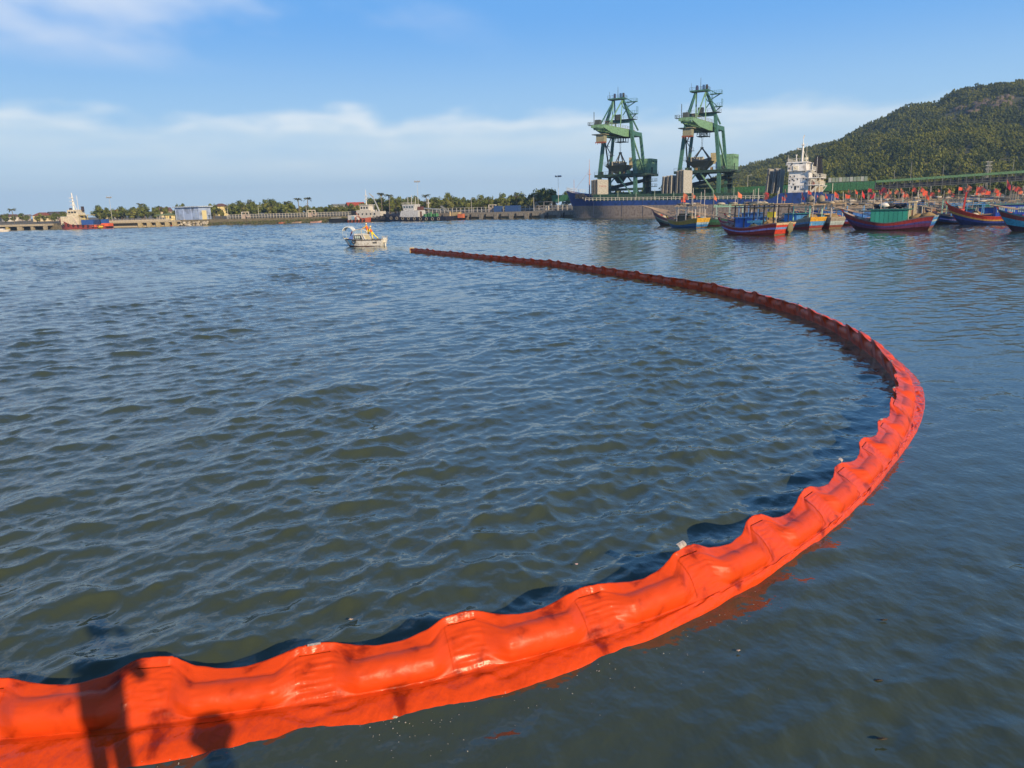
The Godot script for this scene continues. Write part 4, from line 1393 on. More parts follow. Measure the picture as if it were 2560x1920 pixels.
	for s in [[-1, -1], [1, -1], [1, 1], [-1, 1]]: mb.beam(Vector3(s[0] * 1.0, 0, s[1] * 1.0), Vector3(s[0] * 0.3, 13.0, s[1] * 0.3), 0.12)
	part("mast", mb, mat(0.3, 0.3, 0.28, 0.6), t)
	mb = MB.new()
	for y in [10.4, 11.6, 12.9]: mb.beam(Vector3(-1.7, y, 0), Vector3(1.7, y, 0), 0.22)
	part("cross_arm", mb, mat(0.3, 0.3, 0.28, 0.6), t)
	# railing and pipe rack along the shore
	t = thing("shore_railing", "long pale post and rail fence with dark pipe rack on the green shore", "railing")
	var a := Vector3(-128, 2.45, -359.5)
	var b := Vector3(-61, 2.45, -348.5)
	var post := mat(0.5, 0.48, 0.42, 0.7)
	for i in 49:
		var p := a.lerp(b, i / 48.0)
		mb = MB.new()
		mb.beam(p, p + Vector3(0, 2.0, 0), 0.16)
		part("post", mb, post, t)
	mb = MB.new()
	for h in [1.0, 1.95]: mb.beam(a + Vector3(0, h, 0), b + Vector3(0, h, 0), 0.1)
	part("rail", mb, post, t)
	mb = MB.new()
	for h in [0.45, 0.95, 1.5]: mb.tube(a + Vector3(0.1, h, -1.2), b + Vector3(0.1, h, -1.2), 0.24, -1, 7)
	part("pipe", mb, mat(0.14, 0.15, 0.16, 0.6, 4.0), t)
	t = thing("quay_railing", "pale post and rail fence along the back of the concrete quay", "railing", QUAY, QTURN)
	for i in 36:
		mb = MB.new()
		mb.beam(Vector3(-72 + i * 2.1, 2.7, -12), Vector3(-72 + i * 2.1, 4.8, -12), 0.16)
		part("post", mb, post, t)
	mb = MB.new()
	for h in [3.6, 4.75]: mb.beam(Vector3(-72, h, -12), Vector3(3, h, -12), 0.1)
	part("rail", mb, post, t)
	mb = MB.new()
	for h in [3.1, 3.7]: mb.tube(Vector3(-72, h, -13), Vector3(3, h, -13), 0.28, -1, 7)
	part("pipe", mb, mat(0.14, 0.15, 0.16, 0.6, 4.0), t)
	for q in [[Vector3(-119, 2.5, -358.2), 0.0, "white pipe frame on the shore beside the grey pole"], [Vector3(-87.5, 2.5, -353.0), 0.0, "white pipe frame on the shore left of the red tug"], [q_at(-34.0, 2.7, -7), -0.4, "white pipe frame on the quay left of the blue containers"]]:
		t = thing("pipe_frame", q[2], "pipe frame", q[0], q[1], "pipe frames on the shore")
		mb = MB.new()
		for x in [-1.8, 1.4]: mb.beam(Vector3(x, 0, 0), Vector3(x, 2.9, 0), 0.28)
		mb.beam(Vector3(-1.9, 2.9, 0), Vector3(1.6, 2.9, 0), 0.26)
		part("frame", mb, mat(0.55, 0.5, 0.42, 0.6), t)
		mb = MB.new()
		mb.path([Vector3(0.0, 2.6, 0.2), Vector3(0.1, 1.5, 0.3), Vector3(0.8, 0.6, 0.5), Vector3(1.9, 0.6, 0.5), Vector3(2.1, 1.8, 0.4)], 0.24, 7)
		mb.box(Vector3(-0.9, 0.9, -0.1), Vector3(1.3, 1.8, 0.8))
		part("hose", mb, mat(0.35, 0.28, 0.24, 0.7), t)
	# containers
	for q in [[-30.8, 3.0, "short blue shipping container on the quay"], [-24.0, 6.1, "long blue shipping container on the quay"]]:
		t = thing("shipping_container", q[2], "container", q_at(q[0], 2.74, -6), QTURN + 0.05, "blue containers on the quay")
		mb = MB.new()
		mb.box(Vector3(0, 1.2, 0), Vector3(q[1], 2.4, 2.3))
		part("shell", mb, mat(0.03, 0.08, 0.22, 0.6, 3.0), t)
		for i in int(q[1] / 0.5):
			mb = MB.new()
			mb.box(Vector3(-q[1] * 0.5 + 0.3 + i * 0.5, 1.2, 1.17), Vector3(0.2, 2.2, 0.06))
			part("rib", mb, mat(0.035, 0.09, 0.25, 0.6), t)
	# steel frame tower at the conveyor's end
	t = thing("steel_frame", "dark steel frame under the green conveyor end by the ship's bow", "frame", q_at(-11, 2.7, -8), QTURN)
	mb = MB.new()
	for x in [-3.6, 0.0, 3.6]:
		mb.beam(Vector3(x, 0, 0), Vector3(x, 3.6, 0), 0.3)
	for y in [0.2, 3.5]: mb.beam(Vector3(-3.7, y, 0), Vector3(3.7, y, 0), 0.25)
	mb.beam(Vector3(-3.6, 3.4, 0), Vector3(0, 0.3, 0), 0.2)
	mb.beam(Vector3(0, 0.3, 0), Vector3(3.6, 3.4, 0), 0.2)
	part("truss", mb, mat(0.16, 0.16, 0.15, 0.6), t)
	mb = MB.new()
	mb.box(Vector3(0.5, 1.0, -2), Vector3(1.2, 1.8, 1))
	part("pump", mb, mat(0.5, 0.47, 0.4, 0.6), t)
	# ---- craft along the left shore
	t = thing("supply_ship", "orange red supply ship with white wheelhouse and blue containers at the left", "ship", Vector3(-189, 0, -351), PI - 0.161 + 0.05)
	part("hull", steel_hull(23.8, 7.5, 1.5, 1.6, 4.6), mat(0.34, 0.075, 0.06, 0.6, 6.0), t)
	mb = MB.new()
	for k in 9: tyre(mb, Vector3(-9 + k * 2.3, 1.0 + 0.02 * k * k, -3.86), 0.42)
	part("tyre_fender", mb, mat(0.012, 0.012, 0.012, 0.9), t)
	var white := mat(0.66, 0.6, 0.46, 0.6, 5.0)
	mb = MB.new()
	mb.box(Vector3(6.0, 3.6, 0), Vector3(8.6, 3.6, 6.0))
	part("deckhouse", mb, white, t)
	mb = MB.new()
	mb.hexa([Vector3(1.8, 5.2, -2.6), Vector3(7.4, 5.2, -2.6), Vector3(7.4, 5.2, 2.6), Vector3(1.8, 5.2, 2.6), Vector3(2.4, 8.3, -2.4), Vector3(7.0, 8.3, -2.4), Vector3(7.0, 8.3, 2.4), Vector3(2.4, 8.3, 2.4)])
	var wh := part("wheelhouse", mb, white, t)
	for k in 3:
		mb = MB.new()
		mb.box(Vector3(3.3 + k * 1.35, 7.2, -2.53), Vector3(0.9, 0.75, 0.12))
		part("window", mb, mat(0.02, 0.025, 0.03, 0.2), wh)
	mb = MB.new()
	mb.box(Vector3(9.6, 4.4, 0), Vector3(1.8, 2.2, 5.2))
	part("blue_front", mb, mat(0.28, 0.36, 0.5, 0.6, 4.0), t)
	mb = MB.new()
	mb.tube(Vector3(5.4, 8.2, 0), Vector3(5.4, 15.6, 0), 0.42, 0.2, 7)
	for y in [10.4, 12.0, 13.4]: mb.box(Vector3(5.7, y, 0), Vector3(1.5, 0.25, 1.2))
	mb.tube(Vector3(3.2, 8.2, 0), Vector3(3.2, 14.4, 0), 0.1)
	mb.tube(Vector3(4.4, 8.2, 0.6), Vector3(5.3, 12.4, 0), 0.12)
	part("mast", mb, mat(0.72, 0.7, 0.66, 0.5), t)
	mb = MB.new()
	mb.box(Vector3(1.9, 8.6, 1.0), Vector3(0.9, 2.2, 0.9))
	mb.box(Vector3(6.9, 8.6, 0), Vector3(0.8, 1.0, 0.8))
	part("funnel", mb, mat(0.05, 0.035, 0.04, 0.7), t)
	mb = MB.new()
	mb.box(Vector3(-0.4, 5.9, 0), Vector3(4.4, 0.25, 5.2))
	for x in [-2.2, -0.6]: mb.beam(Vector3(x, 2, -2.4), Vector3(x, 5.9, -2.4), 0.2)
	mb.tube(Vector3(-1.0, 4.2, -2.0), Vector3(0.6, 4.2, -2.0), 0.5, -1, 8)
	part("after_deck", mb, mat(0.62, 0.5, 0.2, 0.6, 4.0), t)
	for q in [[-0.9, 5.6, 0], [-5.6, 2.2, 1], [-8.6, 2.4, 0]]:
		mb = MB.new()
		mb.box(Vector3(q[0] - 1.0, 2.75, -1.6), Vector3(q[1], 2.1, 2.2))
		part("deck_container", mb, mat(0.03, 0.1, 0.36, 0.6, 3.0) if q[2] == 0 else mat(0.02, 0.04, 0.12, 0.6), t)
	mb = MB.new()
	mb.box(Vector3(-10.4, 1.5, -1.5), Vector3(3.4, 1.3, 3.4))
	mb.box(Vector3(-6.5, 1.0, -3.8), Vector3(4.0, 0.7, 0.2))
	part("bright_bulwark", mb, mat(0.72, 0.12, 0.04, 0.5), t)
	mb = MB.new()
	mb.box(Vector3(-8.6, 0.75, -3.86), Vector3(2.4, 0.7, 0.14))
	part("yellow_mark", mb, mat(0.75, 0.5, 0.04, 0.5), t)
	mb = MB.new()
	for k in 8: mb.beam(Vector3(6.6 + k * 0.75, 2.6 + k * 0.2, -3.4 + k * 0.12), Vector3(6.6 + k * 0.75, 4.0 + k * 0.22, -3.4 + k * 0.12), 0.1)
	mb.beam(Vector3(2.0, 1.8, -3.5), Vector3(3.8, 4.6, -3.2), 0.3)
	part("bow_rail", mb, mat(0.6, 0.5, 0.45, 0.6), t)
	for c in t.get_children():
		if not String(c.name).begins_with("hull") and not String(c.name).begins_with("tyre"): c.position.x -= 1.6
	# red tug
	t = thing("red_tug", "small red hulled tug with white cabins moored before the yellow house", "tug", Vector3(-61.5, 0, -329), -0.47)
	part("hull", steel_hull(11, 4.4, 0.9, 0.95, 1.9), mat(0.42, 0.1, 0.055, 0.6, 4.0), t)
	mb = MB.new()
	for k in 5: tyre(mb, Vector3(-3.6 + k * 1.8, 0.7, 2.25), 0.34)
	part("tyre_fender", mb, mat(0.012, 0.012, 0.012, 0.9), t)
	mb = MB.new()
	mb.box(Vector3(-3.6, 1.9, 0), Vector3(3.4, 2.0, 3.4))
	var cab := part("cabin", mb, mat(0.62, 0.6, 0.58, 0.6, 3.0), t)
	mb = MB.new()
	mb.box(Vector3(-2.6, 1.7, 1.73), Vector3(1.4, 1.5, 0.1))
	part("door", mb, mat(0.25, 0.4, 0.5, 0.5), cab)
	mb = MB.new()
	mb.box(Vector3(-1.2, 1.5, 1.9), Vector3(0.4, 1.3, 0.2))
	mb.beam(Vector3(-1.5, 3.9, 1.0), Vector3(1.4, 1.4, 1.6), 0.2)
	mb.beam(Vector3(-1.0, 2.4, 1.2), Vector3(2.6, 1.2, 1.5), 0.25)
	part("red_boom", mb, mat(0.4, 0.13, 0.08, 0.6), t)
	# white tug behind it
	t = thing("white_tug", "tug with white two storey wheelhouse behind the red tug", "tug", Vector3(-57.5, 0, -338), -0.45)
	part("hull", steel_hull(22, 6.5, 1.6, 1.6, 3.0), mat(0.018, 0.02, 0.03, 0.6, 5.0), t)
	mb = MB.new()
	mb.box(Vector3(-3.5, 3.2, 0), Vector3(7.5, 3.4, 4.6))
	mb.box(Vector3(2.6, 2.9, 0), Vector3(4.6, 2.6, 4.2))
	part("deckhouse", mb, mat(0.62, 0.6, 0.54, 0.6, 3.0), t)
	mb = MB.new()
	mb.box(Vector3(-3.2, 5.6, 0), Vector3(4.6, 2.6, 4.0))
	mb.box(Vector3(-3.2, 7.0, 0), Vector3(5.2, 0.25, 4.6))
	wh = part("wheelhouse", mb, mat(0.68, 0.66, 0.6, 0.6, 3.0), t)
	for k in 3:
		mb = MB.new()
		mb.box(Vector3(-4.6 + k * 1.4, 5.8, 2.02), Vector3(0.8, 0.8, 0.1))
		part("window", mb, mat(0.02, 0.025, 0.03, 0.2), wh)
	for k in 5:
		mb = MB.new()
		mb.box(Vector3(-6.2 + k * 2.1, 3.2, 2.33), Vector3(0.6, 0.7, 0.1))
		part("window", mb, mat(0.02, 0.025, 0.03, 0.2), t)
	mb = MB.new()
	mb.tube(Vector3(-3.4, 7, 0), Vector3(-3.4, 13.4, 0), 0.22, 0.1)
	for y in [9.4, 10.8]: mb.box(Vector3(-3.4, y, 0), Vector3(1.3, 0.25, 0.6))
	part("mast", mb, mat(0.7, 0.68, 0.64, 0.5), t)
	mb = MB.new()
	mb.beam(Vector3(3.4, 4.2, 0.4), Vector3(0.6, 10.2, 0.4), 0.5, -1, 0.25)
	mb.beam(Vector3(0.6, 10.2, 0.4), Vector3(-1.4, 11.8, 0.4), 0.5, -1, 0.3)
	part("deck_crane", mb, mat(0.4, 0.42, 0.42, 0.6), t)
	mb = MB.new()
	for k in 5: tyre(mb, Vector3(2.2 + k * 1.7, 1.6 + k * 0.12, 3.2 - k * k * 0.09), 0.5)
	part("tyre_fender", mb, mat(0.12, 0.11, 0.1, 0.9), t)
	mb = MB.new()
	mb.box(Vector3(-8.4, 3.4, 0.5), Vector3(3.6, 2.6, 3.2))
	part("tank", mb, mat(0.015, 0.017, 0.02, 0.7), t)
	# black barge
	t = thing("black_barge", "low black barge left of the red tug", "barge", Vector3(-70, 0, -337), -0.35)
	part("hull", steel_hull(13, 5, 1.6, 1.6, 1.8), mat(0.014, 0.016, 0.022, 0.7, 4.0), t)
	mb = MB.new()
	mb.tube(Vector3(-3, 1.4, 0), Vector3(-3, 4.0, 0), 0.08)
	mb.box(Vector3(-4, 1.9, 0), Vector3(3.4, 0.35, 3.0))
	part("deck_gear", mb, mat(0.3, 0.3, 0.28, 0.7), t)
	# navy tug-barge
	t = thing("navy_tug", "long navy hulled tug with grey deckhouse and tyre fenders", "tug", Vector3(-37.5, 0, -320.5), PI - 0.5)
	part("hull", steel_hull(33, 7.0, 1.5, 1.6, 3.1), mat(0.012, 0.016, 0.04, 0.6, 6.0), t)
	mb = MB.new()
	for k in 9: tyre(mb, Vector3(-13.5 + k * 2.9, 0.75 + 0.01 * k * k, -3.62), 0.52)
	part("tyre_fender", mb, mat(0.2, 0.18, 0.15, 0.9), t)
	mb = MB.new()
	mb.hexa([Vector3(-3.2, 1.3, -2.6), Vector3(6.4, 1.3, -2.6), Vector3(6.4, 1.3, 2.6), Vector3(-3.2, 1.3, 2.6), Vector3(-3.2, 4.2, -2.5), Vector3(5.2, 4.2, -2.5), Vector3(5.2, 4.2, 2.5), Vector3(-3.2, 4.2, 2.5)])
	part("deckhouse", mb, mat(0.55, 0.57, 0.6, 0.6, 4.0), t)
	mb = MB.new()
	mb.hexa([Vector3(-0.6, 4.2, -2.0), Vector3(4.4, 4.2, -2.0), Vector3(4.4, 4.2, 2.0), Vector3(-0.6, 4.2, 2.0), Vector3(-1.2, 6.6, -2.1), Vector3(5.0, 6.6, -2.1), Vector3(5.0, 6.6, 2.1), Vector3(-1.2, 6.6, 2.1)])
	wh = part("wheelhouse", mb, mat(0.6, 0.62, 0.64, 0.6, 4.0), t)
	for k in 4:
		mb = MB.new()
		mb.box(Vector3(-0.1 + k * 1.3, 5.6, -2.09), Vector3(0.8, 0.75, 0.12))
		part("window", mb, mat(0.08, 0.12, 0.15, 0.2), wh)
	mb = MB.new()
	railing(mb, Vector3(-1.2, 6.6, -2), Vector3(5.0, 6.6, -2), 0.8, 0.8)
	for x in [-0.4, 1.6, 3.4]: mb.tube(Vector3(x, 6.6, 0), Vector3(x, 10.2 - 0.4 * absf(x - 1.6), 0), 0.1)
	part("mast", mb, mat(0.6, 0.58, 0.54, 0.5), t)
	mb = MB.new()
	mb.box(Vector3(-3.26, 2.7, -0.8), Vector3(0.1, 2.2, 1.2))
	part("door", mb, mat(0.1, 0.05, 0.04, 0.6), t)
	mb = MB.new()
	mb.box(Vector3(-2.0, 4.9, 1.0), Vector3(1.8, 1.5, 1.8))
	part("funnel", mb, mat(0.12, 0.05, 0.045, 0.7), t)
	mb = MB.new()
	mb.box(Vector3(9.5, 2.4, 0), Vector3(7.0, 1.2, 5.0))
	part("fore_deck", mb, mat(0.02, 0.024, 0.045, 0.6), t)
	mb = MB.new()
	for k in 5: mb.tube(Vector3(-6.0 - k * 1.3, 1.6, -1.4 + 0.5 * (k % 2)), Vector3(-6.0 - k * 1.3, 2.6 + 0.4 * (k % 3), -1.4), 0.5, 0.35, 7)
	mb.box(Vector3(-7.5, 2.2, 0.2), Vector3(6.0, 1.0, 2.0))
	part("green_winch", mb, mat(0.06, 0.2, 0.08, 0.6), t)
	# dredger with gangway right of it
	t = thing("work_barge", "grey roofed work barge with slanting gangways beside the quay", "barge", q_at(-52, 0, 4.5), QTURN)
	part("hull", steel_hull(26, 5, 1.5, 1.5, 1.6), mat(0.016, 0.018, 0.024, 0.7, 5.0), t)
	mb = MB.new()
	mb.hexa([Vector3(-9.5, 4.9, -1.8), Vector3(0.5, 4.0, -1.8), Vector3(0.5, 4.0, 1.8), Vector3(-9.5, 4.9, 1.8), Vector3(-9.5, 5.2, -1.8), Vector3(0.5, 4.3, -1.8), Vector3(0.5, 4.3, 1.8), Vector3(-9.5, 5.2, 1.8)])
	part("roof", mb, mat(0.3, 0.33, 0.33, 0.6, 4.0), t)
	mb = MB.new()
	for x in [-9.0, -4.5, 0.0]:
		for z in [-1.5, 1.5]: mb.beam(Vector3(x, 1.4, z), Vector3(x, 4.6, z), 0.18)
	part("roof_post", mb, mat(0.2, 0.22, 0.22, 0.6), t)
	mb = MB.new()
	mb.beam(Vector3(0.5, 5.6, 0.5), Vector3(5.5, 2.4, 0.5), 1.2, 0.3)
	railing(mb, Vector3(0.8, 5.4, 1.0), Vector3(5.5, 2.5, 1.0), 0.9, 1.0)
	part("gangway", mb, mat(0.22, 0.22, 0.2, 0.6), t)
	mb = MB.new()
	mb.box(Vector3(8.0, 2.4, 0.5), Vector3(3.4, 1.4, 2.0))
	mb.tube(Vector3(5.5, 1.6, 1.4), Vector3(5.5, 3.4, 1.4), 0.5, 0.3, 7)
	part("yellow_gear", mb, mat(0.5, 0.38, 0.2, 0.6, 3.0), t)
	mb = MB.new()
	mb.box(Vector3(10.8, 1.6, 1.4), Vector3(2.4, 1.6, 1.6))
	part("orange_box", mb, mat(0.5, 0.14, 0.06, 0.6), t)
	mb = MB.new()
	mb.tube(Vector3(-6, 5, 0), Vector3(-6, 8.8, 0), 0.16)
	mb.box(Vector3(-6, 7.0, 0), Vector3(1.5, 0.35, 0.4))
	part("mast", mb, mat(0.6, 0.57, 0.54, 0.5), t)
	mb = MB.new()
	for k in 5: tyre(mb, Vector3(-8 + k * 3.4, 0.8, 2.6), 0.5)
	part("tyre_fender", mb, mat(0.3, 0.26, 0.2, 0.9), t)
	# small boats pulled up on the bank
	for q in [[-100.6, -351.0, 0.15, 3.2, 0.42, 0.12, 0.07, "small red wooden boat lying against the green bank"], [-93.5, -349.0, -0.1, 4.4, 0.3, 0.22, 0.16, "low brown canoe beside the small red boat"], [-84.5, -347.0, -0.2, 5.4, 0.5, 0.3, 0.26, "faded pink boat below the pipe frame"], [-152.6, -359.5, 0.3, 2.4, 0.6, 0.08, 0.05, "little red boat under the concrete jetty"]]:
		t = thing("rowing_boat", q[7], "boat", Vector3(q[0], 0, q[1]), q[2])
		part("hull", steel_hull(q[3], 1.3, 0.5, 0.45, 0.8, -0.2), mat(q[4], q[5], q[6], 0.7), t)
		mb = MB.new()
		mb.tube(Vector3(-q[3] * 0.2, 0.4, 0), Vector3(-q[3] * 0.2, 1.5, 0), 0.06)
		mb.box(Vector3(0, 0.55, 0), Vector3(q[3] * 0.3, 0.35, 0.8))
		part("thwart", mb, mat(0.2, 0.12, 0.08, 0.7), t)
	t = thing("speed_boat", "low white boat at the left edge of the water", "boat", Vector3(-206, 0, -318), 0.1)
	part("hull", steel_hull(9, 2.2, 0.7, 0.6, 0.9, -0.2), mat(0.6, 0.56, 0.5, 0.6), t)
	mb = MB.new()
	mb.box(Vector3(1.0, 0.95, 0), Vector3(2.4, 0.7, 1.4))
	part("cabin", mb, mat(0.62, 0.6, 0.58, 0.6), t)

# ---------------------------------------------------------------- trees of the shore
func broad_tree(sd: int, h: float, w: float, clumps: int, dark: Color, light: Color) -> Node3D:
	var t := Node3D.new()
	t.name = "tree"
	var r := RandomNumberGenerator.new()
	r.seed = sd
	var mb := MB.new()
	var bark := mat(0.12, 0.095, 0.07, 0.9)
	mb.tube(Vector3.ZERO, Vector3(0.1, h * 0.4, 0), 0.22, 0.15, 6)
	for i in 5:
		var a := TAU * i / 5.0 + r.randf()
		mb.tube(Vector3(0.1, h * 0.36, 0), Vector3(cos(a) * w * 0.3, h * r.randf_range(0.6, 0.8), sin(a) * w * 0.3), 0.1, 0.04, 4)
	part("trunk", mb, bark, t)
	var c := part("crown", leaf_crown(sd, clumps, 42, Vector3(w * 0.5, h * 0.42, w * 0.5), 0.34, dark, light), leaves_material(), t)
	c.position.y = h * 0.17
	return t

func palm(sd: int, h: float) -> Node3D:
	var t := Node3D.new()
	t.name = "palm_tree"
	var r := RandomNumberGenerator.new()
	r.seed = sd
	var mb := MB.new()
	var top := Vector3(0.4, h, 0.2)
	mb.path([Vector3.ZERO, Vector3(0.1, h * 0.4, 0), Vector3(0.22, h * 0.75, 0.1), top], 0.16, 6)
	part("trunk", mb, mat(0.17, 0.14, 0.1, 0.9), t)
	mb = MB.new()
	for i in 17:
		var a := TAU * i / 17.0 + r.randf() * 0.4
		var lift := r.randf_range(-0.1, 1.2)
		var len := r.randf_range(1.7, 2.4)
		var last := top
		var d := Vector3(cos(a), lift, sin(a)).normalized()
		for k in 5:
			var nx := last + d * len / 5.0
			d = (d + Vector3(0, -0.28, 0)).normalized()
			var side := d.cross(Vector3.UP).normalized()
			for s in [-1.0, 1.0]:
				for m in 2:
					var b0 := last.lerp(nx, 0.5 * m)
					mb.tri(b0, b0 + d * 0.28, b0 + side * s * (0.62 - 0.07 * k) + d * 0.32 - Vector3(0, 0.22, 0))
			last = nx
	part("crown", mb, mat(0.075, 0.085, 0.03, 0.7), t)
	return t

func plant(proto: Node3D, label: String, category: String, group: String, at: Vector3, size: float) -> void:
	var o: Node3D = proto.duplicate()
	o.name = numbered(String(proto.name))
	add_child(o)
	o.position = at
	o.rotation.y = rng.randf() * TAU
	o.scale = Vector3(size, size * rng.randf_range(0.9, 1.12), size)
	tag(o, label, category, group)

const COUNT := ["leftmost", "second from left", "third from left", "fourth from left", "fifth from left", "sixth from left", "seventh from left", "eighth from left", "ninth from left", "tenth from left", "eleventh from left", "twelfth from left", "thirteenth from left", "fourteenth from left", "fifteenth from left", "sixteenth from left", "seventeenth from left", "eighteenth from left", "nineteenth from left", "twentieth from left", "21st from left", "22nd from left", "23rd from left", "24th from left", "25th from left", "26th from left", "27th from left", "28th from left", "29th from left", "30th from left", "31st from left", "32nd from left", "33rd from left", "34th from left", "35th from left", "36th from left", "37th from left", "38th from left"]
func build_trees() -> void:
	var d1 := Color(0.07, 0.095, 0.024)
	var l1 := Color(0.17, 0.195, 0.05)
	var l2 := Color(0.22, 0.225, 0.065)
	var kinds := []
	for i in 4: kinds.append(broad_tree(100 + i, 6.4, 4.6, 15, d1, l1))
	for i in 3: kinds.append(broad_tree(120 + i, 5.2, 4.0, 13, Color(0.055, 0.075, 0.02), l2))
	var big := broad_tree(140, 9.2, 8.0, 26, d1, Color(0.07, 0.1, 0.03))
	var airy := broad_tree(141, 10.2, 8.0, 20, Color(0.06, 0.07, 0.035), Color(0.13, 0.14, 0.07))
	var palms := [palm(1, 7.0), palm(2, 7.8), palm(3, 6.0)]
	plant(big, "big dark rounded tree right of the tall yellow house", "tree", "", Vector3(-134.7, 2.8, -388.5), 1.0)
	plant(airy, "big thin greyish tree beside the dark rounded tree", "tree", "", Vector3(-127.5, 2.8, -391), 1.06)
	plant(airy, "second thin greyish tree behind the big ones", "tree", "", Vector3(-121, 2.8, -396), 0.8)
	# rows: from, to, how many, depth, label
	for q in [[Vector3(-240, 3.0, -392), Vector3(-222, 3.0, -388), 9, 12.0, "low green tree behind the orange supply ship's bow"],
		[Vector3(-272, 3.2, -418), Vector3(-256, 3.2, -414), 4, 6.0, "small green tree among the far left houses"],
		[Vector3(-207, 2.8, -390), Vector3(-170, 2.8, -384), 24, 14.0, "green tree behind the pale stone sea wall"],
		[Vector3(-166, 2.8, -386), Vector3(-158, 2.8, -385), 4, 6.0, "green tree just left of the blue warehouse"],
		[Vector3(-148, 2.8, -388), Vector3(-141, 2.8, -386), 3, 6.0, "green tree between the blue warehouse and the big trees"],
		[Vector3(-133, 2.7, -372), Vector3(-100, 2.7, -368), 30, 9.0, "feathery green tree behind the shore railing under the big trees"],
		[Vector3(-101, 2.7, -371), Vector3(-66, 2.7, -366), 32, 10.0, "feathery green tree behind the shore railing near the yellow house"],
		[Vector3(-66, 2.7, -368), Vector3(-36, 2.7, -362), 27, 14.0, "bushy green tree behind the tugs"],
		[Vector3(-37, 2.7, -365), Vector3(-12, 2.7, -352), 26, 13.0, "bushy green tree behind the quay left of the blue containers"],
		[Vector3(-12, 2.7, -353), Vector3(20, 2.7, -335), 30, 13.0, "bushy green tree behind the quay right of the blue containers"],
		[Vector3(24, 2.7, -345), Vector3(74, 2.7, -318), 13, 10.0, "green tree showing under the first crane"],
		[Vector3(80, 2.7, -314), Vector3(118, 2.7, -296), 11, 10.0, "sunlit green tree behind the second crane and gallery"],
		[Vector3(120, 2.7, -300), Vector3(154, 2.7, -286), 12, 10.0, "sunlit green tree behind the gallery right of the white tower"],
		[Vector3(150, 3.0, -290), Vector3(205, 3.0, -262), 26, 16.0, "green tree behind the open conveyor bridge"]]:
		var spots := []
		for i in q[2]:
			var p: Vector3 = q[0].lerp(q[1], (i + rng.randf_range(0.1, 0.9)) / q[2]) + Vector3(0, 0, -rng.randf() * q[3])
			var size := rng.randf_range(0.78, 1.12)
			if q[4].contains("right of the blue containers") and i > 19: size *= 1.25
			if q[4].contains("small") or q[4].contains("low"): size *= 0.7
			if q[4].contains("gallery") or q[4].contains("first crane"): size *= 1.12
			spots.append([p.x / -p.z, p, size * 1.3, kinds[rng.randi() % kinds.size()]])
		spots.sort_custom(func(u, v): return u[0] < v[0])
		for i in spots.size():
			plant(spots[i][3], "%s %s" % [COUNT[i] if i < spots.size() - 1 else "rightmost", q[4]], "tree", q[4].replace("tree", "trees"), spots[i][1], spots[i][2])
	for q in [[-103.5, -370, 0, "palm left of the pair on the shore tree line"], [-97.4, -369, 1, "first palm of the pair standing over the shore trees"], [-94.0, -371, 0, "second palm of the pair over the shore trees"], [-253.5, -405, 2, "palm left of the orange supply ship among houses"], [-179.5, -388, 0, "palm behind the green roofed pavilion"], [-172.0, -389, 2, "right palm behind the green roofed pavilion"],
		[-57.2, -360, 1, "dark palm behind the white tug"], [-54.0, -361, 0, "smaller palm right of the dark palm"], [-36.2, -357, 1, "palm beside the tall floodlight mast"]]:
		plant(palms[q[2]], q[3], "palm tree", "", Vector3(q[0], 2.8, q[1]), 1.05)
	for k in kinds + palms + [big, airy]: k.free()
	# scattered taller trees at the foot of the hill
	var tall := broad_tree(160, 11.0, 6.5, 16, Color(0.06, 0.08, 0.025), Color(0.14, 0.16, 0.05))
	var n := 0
	for q in [[28.3, 475.0, 0.8], [29.6, 480.0, 0.9], [30.4, 462.0, 0.8], [31.2, 470.0, 1.1], [32.3, 465.0, 1.0], [33.4, 472.0, 1.2]]:
		n += 1
		plant(tall, COUNT[n - 1] + " tall pale tree standing clear at the foot of the hill", "tree", "tall trees at the hill foot", hill_at(q[0], q[1]), q[2])
	tall.free()

# ---------------------------------------------------------------- fishing boats; bow at -x, stern at +x
const N_ST := 22
func boat_half(f: float, B: float) -> float:
	return B * 0.5 * (pow(clampf(f / 0.42, 0.0, 1.0), 0.62) if f < 0.42 else lerpf(1.0, 0.95, sm(0.55, 1.0, f)))

func boat_sheer(f: float, c: Dictionary) -> float:
	return c.mid + (c.bow - c.mid) * pow(clampf(1.0 - f / 0.5, 0.0, 1.0), 1.7) + (c.stern - c.mid) * sm(0.5, 1.0, f)

func boat_pt(f: float, k: float, s: float, c: Dictionary) -> Vector3:      # k: 0 keel line under water .. 1 gunwale
	var top := boat_sheer(f, c)
	var y := lerpf(-0.5, top, k)
	var low := 1.0 - k
	var rake_b: float = 0.20 * c.L * pow(low, 1.25) * (1.0 - f) * clampf(1.0 - f * 1.6, 0.0, 1.0)
	var rake_s: float = -0.075 * c.L * low * sm(0.7, 1.0, f)
	var half := boat_half(f, c.B) * lerpf(0.62, 1.0, sqrt(k))
	return Vector3((f - 0.42) * c.L + rake_b + rake_s, y, s * half)

func boat_band(c: Dictionary, k0: float, k1: float, proud := 0.0) -> MB:
	var mb := MB.new()
	mb.st.set_smooth_group(0)
	for s in [1.0, -1.0]:
		for i in N_ST:
			var q := []
			for e in [[i, k0], [i, k1], [i + 1, k1], [i + 1, k0]]:
				var p := boat_pt(float(e[0]) / N_ST, e[1], s, c)
				p.z += s * proud
				if e[0] == 0: p.x -= proud
				q.append(p)
			if s > 0: mb.quad(q[0], q[1], q[2], q[3])
			else: mb.quad(q[3], q[2], q[1], q[0])
	mb.st.set_smooth_group(-1)
	return mb

